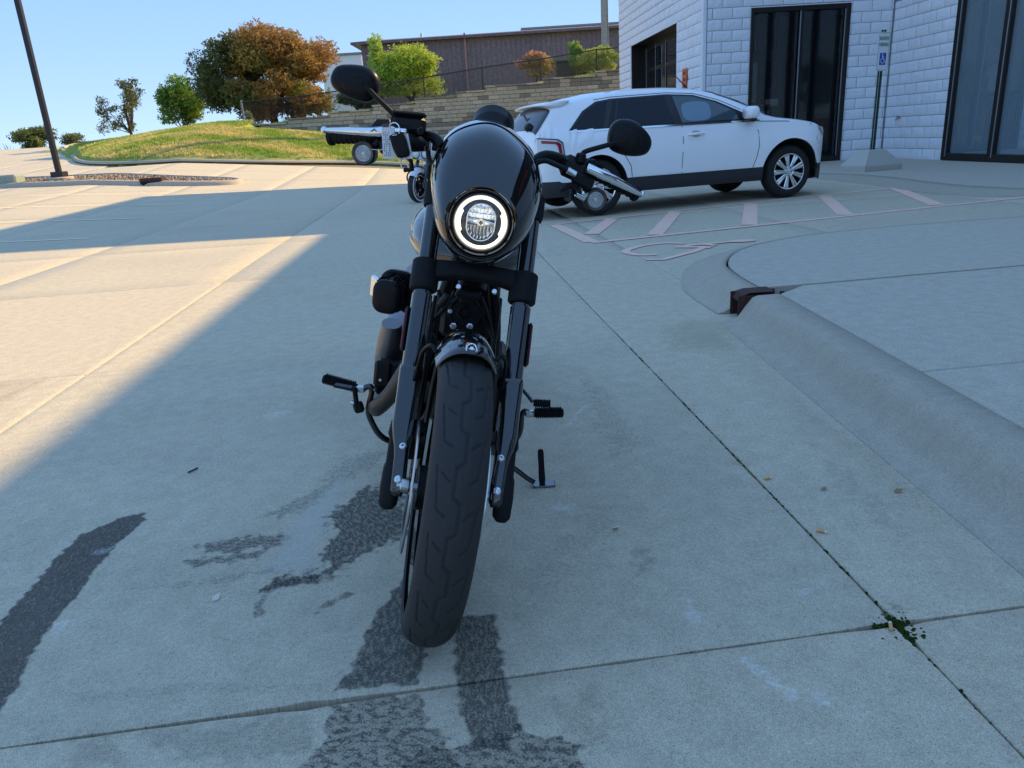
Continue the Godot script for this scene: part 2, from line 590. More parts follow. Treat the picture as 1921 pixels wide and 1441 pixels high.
func stain_texture() -> ImageTexture:
	sw = int((SX1 - SX0) / SRES)
	sh = int((SZ1 - SZ0) / SRES)
	sdat.resize(sw * sh * 4)
	var tar := Color(0.014, 0.014, 0.017)
	var brown := Color(0.16, 0.115, 0.08)
	var rust := Color(0.24, 0.125, 0.065)
	var pale := Color(0.52, 0.50, 0.46)
	var chalk := Color(0.80, 0.80, 0.78)
	# sealer brushed over the cracks, and where it was smeared
	stain(P2("-0.82,-2.12 -0.77,-2.15 -0.68,-2.25 -0.63,-2.34 -0.63,-2.24 -0.67,-2.13 -0.74,-2.09"), tar, 0.75, 0.012, 0.02, 0.75, 0.15)
	stain(P2("-0.96,-1.95 -0.84,-1.98 -0.69,-1.98 -0.70,-1.92 -0.86,-1.89"), tar, 0.9, 0.012, 0.02, 0.55, 0.1)
	stain(P2("-0.95,-1.86 -0.75,-1.90 -0.74,-1.86 -0.91,-1.83"), tar, 0.88, 0.01, 0.016, 0.55, 0.1)
	stain(P2("-0.98,-1.74 -0.74,-1.79 -0.64,-1.82 -0.75,-1.75 -0.93,-1.72"), tar, 0.65, 0.01, 0.016, 0.8, 0.1)
	stain(P2("-0.60,-2.08 -0.49,-2.28 -0.39,-2.23 -0.33,-1.93 -0.45,-1.84 -0.51,-1.75 -0.60,-1.71 -0.67,-1.69 -0.66,-1.75 -0.53,-1.78 -0.57,-1.88 -0.54,-1.96"), tar, 0.95, 0.014, 0.03, 0.42, 1.1, 3.0)
	stain(P2("-0.68,-1.64 -0.68,-1.69 -0.68,-1.72 -0.53,-1.76 -0.47,-1.74 -0.55,-1.71 -0.65,-1.69 -0.67,-1.66 -0.65,-1.58 -0.67,-1.58"), tar, 0.8, 0.008, 0.012, 0.6, 0.1)
	stain(P2("-0.51,-1.58 -0.49,-1.63 -0.45,-1.67 -0.44,-1.65 -0.48,-1.60"), tar, 0.8, 0.008, 0.012, 0.5, 0.8)
	stain(P2("-0.68,-2.35 -0.62,-2.52 -0.53,-2.58 -0.47,-2.55 -0.51,-2.41 -0.60,-2.32"), tar, 0.6, 0.02, 0.035, 0.8, 1.1)
	stain(P2("-0.69,-2.03 -0.67,-2.21 -0.61,-2.33 -0.57,-2.29 -0.59,-2.12 -0.60,-1.98 -0.57,-1.78 -0.70,-1.78 -0.69,-1.87"), pale, 0.5, 0.02, 0.02, 0.4, 1.2)
	stain(P2("-1.20,-1.95 -0.70,-2.05 -0.50,-1.72 -0.75,-1.62 -1.15,-1.72"), tar, 0.3, 0.08, 0.06, 0.9, 0.1, 6.0)
	stain(P2("-1.60,-2.18 -1.40,-2.22 -1.36,-1.75 -1.62,-1.70"), tar, 0.35, 0.05, 0.05, 0.93, 0.1, 5.0)
	stain(P2("-1.32,-1.63 -1.34,-1.84 -1.35,-1.92 -1.35,-2.06 -1.31,-2.11 -1.27,-2.17 -1.21,-2.18 -1.18,-2.13 -1.20,-2.01 -1.20,-1.87 -1.18,-1.75 -1.18,-1.65 -1.16,-1.46 -1.12,-1.36 -1.11,-1.22 -1.30,-1.22"), tar, 0.95, 0.005, 0.008, 0.22, 1.4, 3.0)
	stain(P2("-1.29,-1.75 -1.22,-1.78 -1.18,-1.5 -1.24,-1.45"), Color(0.16, 0.16, 0.16), 0.5, 0.03, 0.03, 0.85, 1.4, 3.0)
	stain(P2("-0.31,-1.73 -0.33,-1.67 -0.35,-1.60 -0.38,-1.46 -0.39,-1.36 -0.41,-1.30 -0.24,-1.30 -0.23,-1.42 -0.21,-1.60 -0.24,-1.78"), tar, 0.93, 0.006, 0.01, 0.38, 1.45, 2.5)
	stain(P2("-0.41,-1.26 -0.24,-1.27 -0.21,-1.20 -0.18,-1.15 -0.15,-1.08 -0.12,-1.00 -0.47,-1.00 -0.41,-1.15"), tar, 0.93, 0.006, 0.016, 0.62, 0.2, 2.0)
	stain(P2("-0.17,-1.52 -0.08,-1.53 -0.06,-1.37 -0.05,-1.28 -0.03,-1.16 -0.05,-1.11 -0.12,-1.12 -0.14,-1.20 -0.16,-1.33 -0.17,-1.42"), tar, 0.93, 0.006, 0.008, 0.42, 1.5, 4.0)
	stain(P2("-0.22,-1.12 -0.12,-1.13 -0.03,-1.16 0.08,-1.11 0.10,-1.0 -0.26,-1.0"), tar, 0.93, 0.006, 0.02, 0.6, 0.3, 1.5)
	stain(P2("-0.99,-1.34 -0.73,-1.35 -0.45,-1.32 -0.42,-1.29 -0.71,-1.32 -0.95,-1.31"), tar, 0.4, 0.008, 0.006, 0.85, 0.0, 8.0)
	stain(P2("-0.80,-1.22 -0.62,-1.22 -0.44,-1.23 -0.41,-1.13 -0.65,-1.13"), tar, 0.3, 0.02, 0.02, 0.5, 0.05, 6.0)
	stain(P2("-0.90,-1.17 -0.89,-1.23 -0.81,-1.21 -0.79,-1.14 -0.85,-1.12"), brown, 0.4, 0.02, 0.03, 0.5)
	# rubber and oil
	stain(P2("0.32,-3.25 0.41,-3.04 0.43,-2.48 0.35,-2.40 0.32,-2.74"), tar, 0.45, 0.03, 0.04, 0.8, 1.4)
	stain(P2("-0.07,-1.53 0.02,-1.71 0.18,-1.99 0.31,-2.08 0.23,-1.86 0.07,-1.63 -0.01,-1.50"), tar, 0.38, 0.03, 0.04, 0.85, 0.9)
	stain(P2("0.30,-1.75 0.32,-1.81 0.34,-1.70 0.29,-1.66"), brown, 0.5, 0.015, 0.02, 0.5)
	stain(P2("0.05,-1.22 0.12,-1.25 0.14,-1.12 0.06,-1.1"), brown, 0.4, 0.02, 0.03, 0.7)
	# what the rain carried along the gutter
	stain(P2("1.35,-4.11 1.32,-3.60 1.34,-3.11 1.37,-2.64 1.38,-2.22 1.40,-1.40 1.34,-1.40 1.34,-2.10 1.31,-2.51 1.26,-2.98 1.24,-3.52 1.28,-4.05"), rust, 0.55, 0.025, 0.02, 0.75, 1.53, 7.0)
	stain(P2("1.14,-2.90 1.16,-2.54 1.20,-2.29 1.19,-1.8 1.13,-1.8 1.11,-2.26 1.10,-2.69"), rust, 0.42, 0.02, 0.02, 0.8, 1.53, 7.0)
	stain(P2("1.02,-2.4 1.06,-2.0 1.04,-1.5 0.99,-1.6 0.99,-2.1"), brown, 0.35, 0.03, 0.03, 0.8, 1.53, 6.0)
	stain(P2("1.0,-3.9 1.30,-4.0 1.26,-1.2 1.05,-1.2"), brown, 0.25, 0.06, 0.03, 0.7, 1.53, 9.0)
	stain(P2("0.85,-4.05 1.05,-4.25 1.25,-4.15 1.10,-3.6 0.84,-3.62"), Color(0.30, 0.25, 0.14), 0.45, 0.08, 0.05, 0.4)
	stain(P2("1.33,-4.05 1.27,-3.9 1.22,-3.5 1.24,-3.5 1.29,-3.8"), chalk, 0.5, 0.008, 0.012, 0.85)
	# scuffs of chalk and plaster
	for sc in ["0.10,-2.05 0.17,-2.06 0.16,-2.03 0.10,-2.02", "0.19,-2.70 0.27,-2.90 0.33,-2.94 0.27,-2.85 0.21,-2.70", "0.37,-1.54 0.39,-1.53 0.41,-1.43 0.38,-1.45", "1.30,-2.73 1.32,-2.69 1.30,-2.57 1.32,-2.45 1.29,-2.41 1.26,-2.55", "0.43,-1.35 0.46,-1.32 0.52,-1.22 0.53,-1.19 0.51,-1.19 0.45,-1.29", "0.56,-1.20 0.59,-1.22 0.57,-1.17 0.54,-1.16", "0.64,-1.54 0.72,-1.57 0.71,-1.55 0.65,-1.52", "1.38,-1.90 1.43,-1.87 1.39,-1.80", "-1.25,-1.96 -1.20,-1.98 -1.21,-1.94 -1.25,-1.93", "-1.17,-1.60 -1.13,-1.62 -1.15,-1.54"]:
		stain(P2(sc), chalk, 0.75, 0.006, 0.012, 0.8, 0.6)
	for k in 26:
		var c := Vector2(rr(-1.6, 1.25), rr(-3.4, -1.05))
		var w := rr(0.01, 0.05)
		stain(PackedVector2Array([c + Vector2(-w, 0), c + Vector2(0, -w * 0.6), c + Vector2(w, 0.2 * w), c + Vector2(0, w)]), [tar, brown, chalk][k % 3], rr(0.2, 0.5), 0.006, 0.015, 0.7)
	# broad mottling: worn and damp places
	for k in 9:
		var c := Vector2(rr(-2.0, 1.0), rr(-4.0, -1.0))
		var w := rr(0.12, 0.3)
		stain(PackedVector2Array([c + Vector2(-w, 0), c + Vector2(0, -w), c + Vector2(w, 0), c + Vector2(0, w)]), brown if k % 2 else Color(0.2, 0.2, 0.2), 0.14, 0.09, 0.06, 0.3)
	var by := PackedByteArray()
	by.resize(sw * sh * 4)
	for i in sw * sh:
		var o := i * 4
		var al := sdat[o + 3]
		if al > 0.0:
			by[o] = int(255.0 * pow(sdat[o], 0.4545))
			by[o + 1] = int(255.0 * pow(sdat[o + 1], 0.4545))
			by[o + 2] = int(255.0 * pow(sdat[o + 2], 0.4545))
			by[o + 3] = int(255.0 * al)
	sdat.clear()
	return ImageTexture.create_from_image(Image.create_from_data(sw, sh, false, Image.FORMAT_RGBA8, by))

# ------------------------------------------------------------------ lot: slabs with open joints, kerbs, markings
const CA := 0.0835
const RB := -0.11
func col_x(x0: float, z: float) -> float: return x0 + CA * z
func cross_at(x0: float, z0: float) -> Vector2:
	var z := (z0 + RB * x0) / (1.0 - CA * RB)
	return Vector2(col_x(x0, z), z)

func edge_jit(p: Vector2, near: bool) -> float:
	# how far the slab edge is broken back from the joint at this spot
	if not near: return 0.004
	var g := 0.0012 + 0.0035 * absf(NZ.get_noise_2d(p.x * 9.0, p.y * 9.0)) + 0.0025 * absf(NF.get_noise_2d(p.x * 60.0, p.y * 60.0))
	var d := Vector2((p.x + 0.46) / 0.26, (p.y + 1.27) / 0.08).length_squared()
	g += 0.010 * exp(-d) * (0.3 + absf(NZ.get_noise_2d(p.x * 25.0, 3.0)) * 1.6)
	d = (p - Vector2(0.81, -1.4)).length_squared() / 0.004
	g += 0.009 * exp(-d) * (0.4 + 1.4 * absf(NZ.get_noise_2d(p.x * 40.0, p.y * 40.0)))
	return g

func slab(c: Array, near: bool, parent: Node, nm: String) -> void:
	var n := 56 if near else 7
	var ts := [0.0, 0.0025]
	for k in range(1, n): ts.append(float(k) / n)
	ts.append(0.9975); ts.append(1.0)
	var m := ts.size()
	var a: Vector2 = c[0]; var b: Vector2 = c[1]; var d: Vector2 = c[2]; var e: Vector2 = c[3]   # a-b along x at near z, e-d far
	var tone := 1.0 + rr(-0.055, 0.055)
	var warm := rr(-0.012, 0.012)
	var off := rr(-0.0015, 0.0015)
	var st := ST()
	smooth(st)
	var rows := []
	var P := []
	for j in m:
		var v: float = ts[j]
		var row := []
		for i in m:
			var u: float = ts[i]
			var p: Vector2 = a.lerp(b, u).lerp(e.lerp(d, u), v)
			var ux := (b - a).normalized(); var vz := (e - a).normalized()
			if u < 0.5: p += ux * edge_jit(a.lerp(e, v), near) * pow(1.0 - u, 60)
			else: p -= ux * edge_jit(b.lerp(d, v), near) * pow(u, 60)
			if v < 0.5: p += vz * edge_jit(a.lerp(b, u), near) * pow(1.0 - v, 60)
			else: p -= vz * edge_jit(e.lerp(d, u), near) * pow(v, 60)
			var y := lot_y(p.x, p.y) + off
			if i == 0 or j == 0 or i == m - 1 or j == m - 1: y -= 0.003
			row.append(Vector3(p.x, y, p.y))
		P.append(row)
	var quadv := func(q: Array) -> void:
		for p: Vector3 in [q[0], q[2], q[1], q[0], q[3], q[2]]:
			var t := tone * (1.0 + 0.07 * NZ.get_noise_2d(p.x * 0.5, p.z * 0.5) + 0.05 * NZ.get_noise_2d(p.x * 2.1 + 40.0, p.z * 2.1))
			st.set_color(Color(t + warm, t, t - warm))
			st.set_uv(Vector2(p.x, p.z) * 0.5)
			st.set_uv2(Vector2((p.x - SX0) / (SX1 - SX0), (p.z - SZ0) / (SZ1 - SZ0)))
			st.add_vertex(p)
	for j in m - 1:
		for i in m - 1:
			quadv.call([P[j][i], P[j][i + 1], P[j + 1][i + 1], P[j + 1][i]])
	st.set_smooth_group(-1)
	var dn := Vector3(0, -0.03, 0)
	for i in m - 1:
		quadv.call([P[0][i] + dn, P[0][i + 1] + dn, P[0][i + 1], P[0][i]])
		quadv.call([P[m - 1][i + 1] + dn, P[m - 1][i] + dn, P[m - 1][i], P[m - 1][i + 1]])
		quadv.call([P[i + 1][0] + dn, P[i][0] + dn, P[i][0], P[i + 1][0]])
		quadv.call([P[i][m - 1] + dn, P[i + 1][m - 1] + dn, P[i + 1][m - 1], P[i][m - 1]])
	var o := MeshInstance3D.new()
	o.name = nm
	o.mesh = fin(st)
	var stained: bool = e.y > SZ0 - 0.5 and a.y < 2.2 and b.x > SX0 and a.x < 1.5 and near
	o.material_override = M.concrete_near if stained else M.concrete
	parent.add_child(o, true)

func strip(st: SurfaceTool, pts: Array, w: float, lift: float) -> void:
	smooth(st)
	var ring := []
	for i in pts.size():
		var t: Vector2
		if i == 0: t = pts[1] - pts[0]
		elif i == pts.size() - 1: t = pts[i] - pts[i - 1]
		else: t = (pts[i + 1] - pts[i]).normalized() + (pts[i] - pts[i - 1]).normalized()
		var n := t.normalized().orthogonal() * w * 0.5
		var p: Vector2 = pts[i]
		var l := p + n; var r := p - n
		ring.append([Vector3(l.x, lot_y(l.x, l.y) + lift, l.y), Vector3(r.x, lot_y(r.x, r.y) + lift, r.y)])
	for i in pts.size() - 1:
		quad(st, ring[i][1], ring[i + 1][1], ring[i + 1][0], ring[i][0])

func sub2(a: Vector2, b: Vector2, step := 0.5) -> Array:
	var n := maxi(1, int(a.distance_to(b) / step))
	var out := []
	for i in n + 1: out.append(a.lerp(b, float(i) / n))
	return out

func build_ground() -> void:
	# the earth under everything, out to the horizon
	var xs := []
	var x := -420.0
	while x < 420.0:
		xs.append(x)
		x += 30.0 if absf(x) > 60.0 else (4.0 if x < -40 or x > 25 else 1.0)
	xs.append(420.0)
	var zs := []
	var z := -420.0
	while z < 420.0:
		zs.append(z)
		z += 30.0 if absf(z) > 75.0 else (4.0 if z > 12.0 or z < -60.0 else 1.0)
	zs.append(420.0)
	var st := ST()
	smooth(st)
	var rows := []
	for zz in zs:
		var row := []
		for xx in xs:
			row.append(Vector3(xx, maxf(lot_y(xx, zz), -6.0) - 0.022, zz))
		rows.append(row)
	grid(st, rows, true)
	struct(put(st, "ground", M.earth, self))

	var lot := Node3D.new()
	lot.name = "parking_lot"
	add_child(lot)
	struct(lot)
	var cx := [-36.2, -33.2, -30.2, -27.4, -24.8, -22.2, -19.6, -17.0, -14.4, -11.8, -9.2, -6.7, -4.3, -1.96, 0.937, 1.75, 3.8, 6.7, 9.6, 12.5]
	var rz := [18.3, 15.5, 12.7, 9.9, 7.1, 4.3, 1.5, -1.31, -4.14, -6.92, -9.75, -12.55, -15.35, -18.15, -20.95, -23.75, -26.55, -29.35, -32.15, -35.0, -38.0, -41.0, -44.0, -47.0, -50.5, -54.0]
	var cnt := 0
	for j in rz.size() - 1:
		for i in cx.size() - 1:
			var c := [cross_at(cx[i], rz[j]), cross_at(cx[i + 1], rz[j]), cross_at(cx[i + 1], rz[j + 1]), cross_at(cx[i], rz[j + 1])]
			var mid: Vector2 = (c[0] + c[2]) * 0.5
			if mid.x > 8.5 or mid.x > 4.9 and mid.y < -15.5: continue
			if mid.x > 1.6 and mid.y > -5.0: continue
			if mid.y > 3.0 and (mid.x < -14.0 or mid.y > 12): continue
			if mid.y < -28.6 and mid.x > -15.0: continue
			if mid.y < -32.6 and mid.x > -18.0: continue
			if mid.y < -38.0 and mid.x > -20.5: continue
			if mid.y > -10 and mid.x < -22 : continue
			var near: bool = mid.y > -7.5 and mid.y < 1.2 and mid.x > -5.5 and mid.x < 3.5
			slab(c, near, lot, "concrete_slab" if cnt == 0 else "concrete_slab_%03d" % cnt)
			cnt += 1
	# painted markings, each a thin sheet above the slabs
	var pm := func(nm: String, pts: Array, w: float, m: Material) -> void:
		var s := ST()
		strip(s, pts, w, 0.005)
		put(s, nm, m, lot)
	var hatch_in := [Vector2(0.88, -7.63), Vector2(6.4, -9.24)]
	pm.call("hatch_border_line", sub2(Vector2(0.9, -7.66), Vector2(6.6, -9.28)), 0.1, M.pink_paint)
	pm.call("hatch_border_line", sub2(Vector2(0.66, -9.6), Vector2(5.9, -11.42)), 0.09, M.pink_paint)
	pm.call("hatch_border_line", sub2(Vector2(0.9, -7.72), Vector2(0.66, -9.54)), 0.15, M.pink_paint)
	for h in [[0.98, -8.35, 1.42, -9.8], [1.6, -7.95, 2.31, -10.11], [2.7, -8.27, 3.44, -10.5], [3.9, -8.6, 4.62, -10.92], [5.16, -8.98, 5.86, -11.34]]:
		pm.call("hatch_stripe", sub2(Vector2(h[0], h[1]), Vector2(h[2], h[3])), 0.17, M.pink_paint)
	# wheelchair mark on the concrete
	var wc := Node3D.new(); wc.name = "wheelchair_marking"; lot.add_child(wc)
	var ws := ST()
	strip(ws, spline([Vector2(1.74, -7.22), Vector2(1.55, -7.32), Vector2(1.31, -7.22), Vector2(1.13, -6.97), Vector2(1.19, -6.72), Vector2(1.36, -6.66)], 5), 0.085, 0.0052)
	put(ws, "wheel_arc", M.pink_paint, wc)
	ws = ST()
	strip(ws, [Vector2(1.22, -6.42), Vector2(1.36, -6.38), Vector2(1.70, -6.70), Vector2(1.86, -6.92)], 0.075, 0.0057)
	put(ws, "leg_mark", M.pink_paint, wc)
	ws = ST()
	strip(ws, [Vector2(1.60, -7.03), Vector2(1.80, -6.94), Vector2(1.90, -6.86)], 0.1, 0.0062)
	strip(ws, [Vector2(1.86, -7.12), Vector2(1.97, -6.96)], 0.08, 0.0067)
	put(ws, "arm_mark", M.pink_paint, wc)
	ws = ST()
	strip(ws, [Vector2(1.70, -7.06), Vector2(2.0, -7.10), Vector2(2.2, -7.14)], 0.07, 0.0072)
	put(ws, "back_mark", M.pink_paint, wc)
	ws = ST()
	smooth(ws)
	var ring := []
	for k in 18: ring.append(Vector3(2.27 + 0.13 * cos(TAU * k / 18), 0.0077, -7.13 - 0.075 * sin(TAU * k / 18)))
	for k in 18: tri(ws, Vector3(2.27, 0.0077, -7.13), ring[k], ring[(k + 1) % 18])
	put(ws, "head_mark", M.pink_paint, wc)
	for s in [[-6.05, -11.2], [-6.5, -13.95], [-6.84, -16.65], [-7.42, -19.25]]:
		pm.call("stall_line", sub2(Vector2(s[0], s[1]), Vector2(s[0] - 6.2, s[1] - 0.12)), 0.09, M.cream_paint)
	pm.call("stall_line", sub2(Vector2(-13.1, -19.5), Vector2(-11.7, -21.1)), 0.09, M.cream_paint)
	pm.call("stall_line", sub2(Vector2(-12.2, -8.6), Vector2(-5.7, -8.5)), 0.09, M.cream_paint)

	build_walks()
	build_island()

func kerb_piece(st: SurfaceTool, secs: Array) -> void:
	smooth(st)
	skin(st, secs, false)

func build_walks() -> void:
	# raised walk on the right, its kerb and its steel drain
	var walk := Node3D.new()
	walk.name = "pavement"
	add_child(walk)
	struct(walk)
	var top := 0.14
	# kerb: straight run towards the camera, then the curve that dies into the lot
	var st := ST()
	var secs := []
	var zz := 6.0
	while zz > -4.17:
		var w := 0.006 * NZ.get_noise_1d(zz * 3.0)
		secs.append([Vector3(1.20, 0.0025, zz), Vector3(1.28 + w, 0.006, zz), Vector3(1.315 + w, 0.022, zz), Vector3(1.36 + w, 0.085, zz), Vector3(1.395 + w, 0.128, zz), Vector3(1.425, top - 0.002, zz), Vector3(1.545, top, zz), Vector3(1.55, top - 0.02, zz)])
		zz -= 0.1
	zz = -4.17
	secs.append([Vector3(1.20, 0.0025, zz), Vector3(1.28, 0.006, zz), Vector3(1.315, 0.022, zz), Vector3(1.36, 0.085, zz), Vector3(1.395, 0.128, zz), Vector3(1.425, top - 0.002, zz), Vector3(1.545, top, zz), Vector3(1.55, top - 0.02, zz)])
	kerb_piece(st, secs)
	flat(st)
	var en: Array = secs[-1]
	for k in range(1, 6):
		tri(st, Vector3(1.5, 0, zz), en[k + 1], en[k])
	put(st, "kerb", M.kerb, walk)
	var inner := spline([Vector2(1.5, -4.34), Vector2(1.50, -4.8), Vector2(1.56, -5.25), Vector2(1.76, -5.7), Vector2(2.05, -6.02), Vector2(2.5, -6.3), Vector2(3.0, -6.45), Vector2(3.7, -6.55), Vector2(4.54, -6.60), Vector2(6.5, -6.75), Vector2(11.0, -7.1)], 5)
	var outer := spline([Vector2(1.25, -4.34), Vector2(1.22, -4.8), Vector2(1.24, -5.2), Vector2(1.42, -5.86), Vector2(1.72, -6.35), Vector2(2.2, -6.8), Vector2(2.75, -7.1), Vector2(3.5, -7.3), Vector2(4.4, -7.45), Vector2(6.5, -7.8), Vector2(11.0, -8.4)], 5)
	st = ST()
	secs = []
	for i in inner.size():
		var a: Vector2 = outer[i]
		var b: Vector2 = inner[i]
		var fr := clampf(float(i) / 14.0, 0, 1)
		var row := []
		for q in [[0.0, 0.003], [0.12, 0.012], [lerpf(0.28, 0.3, fr), lerpf(0.03, 0.035, fr)], [lerpf(0.48, 0.55, fr), lerpf(0.09, 0.075, fr)], [lerpf(0.62, 0.78, fr), lerpf(0.128, 0.115, fr)], [0.78 + 0.12 * fr, 0.136], [0.985, 0.14], [1.0, 0.12]]:
			var p: Vector2 = a.lerp(b, q[0])
			row.append(Vector3(p.x, q[1], p.y))
		secs.append(row)
	kerb_piece(st, secs)
	flat(st)
	en = secs[0]
	for k in range(0, 7):
		tri(st, Vector3(1.5, 0, -4.34), en[k], en[k + 1])
	put(st, "kerb", M.kerb, walk)
	# walk slabs behind the kerb
	var poly := PackedVector2Array()
	for p: Vector2 in inner: poly.append(p + Vector2(0.006, 0.006))
	var edge := []
	for p: Vector2 in inner: edge.append(p)
	var walk_slab := func(pl: PackedVector2Array) -> void:
		var s := ST()
		prism(s, Transform3D(Basis(Vector3.RIGHT, Vector3.FORWARD, Vector3.UP), Vector3(0, -0.01, 0)), pl, top + 0.01, 0.004)
		put(s, "pavement_slab", M.kerb_top, walk)
	tri_tex(mat("kerb_top", 0.84, 0.74, 0.59, 0.9, 0, 0.3), T.conc, 0.5, T.conc_h, 0.12)
	var fl := func(a: Array) -> PackedVector2Array:
		var o := PackedVector2Array()
		for v in a: o.append(Vector2(v.x, -v.y))
		return o
	var far_edge := []
	for p: Vector2 in inner:
		if p.y < -4.36: far_edge.append(p + Vector2(0.012, 0.012))
	var fe := [Vector2(1.512, -4.36)] + far_edge + [Vector2(11.0, -5.4)]
	walk_slab.call(fl.call(fe))
	walk_slab.call(fl.call([Vector2(1.556, -2.69), Vector2(1.556, -4.17), Vector2(1.75, -4.354), Vector2(11.0, -5.392), Vector2(11.0, -3.6)]))
	walk_slab.call(fl.call([Vector2(1.556, 0.6), Vector2(1.556, -2.68), Vector2(11.0, -3.59), Vector2(11.0, -0.4)]))
	walk_slab.call(fl.call([Vector2(1.556, 6.0), Vector2(1.556, 0.61), Vector2(11.0, -0.39), Vector2(11.0, 6.0)]))
	# steel drain through the kerb
	var dr := thing("kerb_drain", "rusty brown steel drain channel cut through the concrete kerb", "drain")
	st = ST()
	var z0 := -4.19; var z1 := -4.335
	var pr := [Vector3(1.315, 0.0, 0), Vector3(1.33, 0.105, 0), Vector3(1.35, 0.138, 0), Vector3(1.39, 0.15, 0), Vector3(1.53, 0.152, 0)]
	smooth(st)
	for k in range(1, pr.size() - 1):
		quad(st, pr[k] + Vector3(0, 0, z0), pr[k + 1] + Vector3(0, 0, z0), pr[k + 1] + Vector3(0, 0, z1), pr[k] + Vector3(0, 0, z1))
	put(st, "cover_plate", M.rust_steel, dr)
	for zq in [z0, z1]:
		st = ST()
		box(st, X(Vector3(1.45, 0.068, zq)), Vector3(0.26, 0.136, 0.008), 0.001)
		put(st, "cheek_plate", M.rust_steel, dr)
	st = ST()
	box(st, X(Vector3(1.343, 0.118, -4.2625), Basis(Vector3.BACK, -0.35)), Vector3(0.008, 0.045, 0.142), 0.001)
	put(st, "lip_plate", M.rust_steel, dr)
	st = ST()
	box(st, X(Vector3(1.62, 0.06, -4.26)), Vector3(0.02, 0.12, 0.14))
	put(st, "back_plate", M.black_void, dr)

	# low walk along the storefront
	var low := Node3D.new()
	low.name = "storefront_pavement"
	add_child(low)
	struct(low)
	var e2 := spline([Vector2(4.3, -16.6), Vector2(5.6, -15.4), Vector2(6.35, -13.9), Vector2(6.45, -12.4), Vector2(6.35, -11.0), Vector2(6.5, -10.0), Vector2(7.1, -9.45), Vector2(11.0, -9.0)], 4)
	st = ST()
	secs = []
	for p: Vector2 in e2:
		var o2 := p + Vector2(-0.55, 0.12)
		secs.append([Vector3(o2.x, 0.003, o2.y), Vector3((o2.x * 2 + p.x) / 3, 0.02, (o2.y * 2 + p.y) / 3), Vector3((o2.x + p.x * 2) / 3, 0.05, (o2.y + 2 * p.y) / 3), Vector3(p.x - 0.012, 0.07, p.y), Vector3(p.x - 0.006, 0.055, p.y)])
	kerb_piece(st, secs)
	put(st, "ramp_edge", M.kerb, low)
	var pl1 := [Vector2(4.3, -19.5)]
	var pl2 := []
	for p: Vector2 in e2:
		if p.y < -12.7: pl1.append(p)
		else: pl2.append(p)
	pl1.append(Vector2(6.46, -12.69)); pl1.append(Vector2(11.0, -13.2)); pl1.append(Vector2(11.0, -19.5))
	var pl3 := [Vector2(6.46, -12.675)] + pl2 + [Vector2(11.0, -13.185)]
	for pl in [pl1, pl3]:
		st = ST()
		prism(st, Transform3D(Basis(Vector3.RIGHT, Vector3.FORWARD, Vector3.UP), Vector3(0, -0.01, 0)), fl.call(pl), 0.08, 0.004)
		put(st, "pavement_slab", M.kerb_top, low)

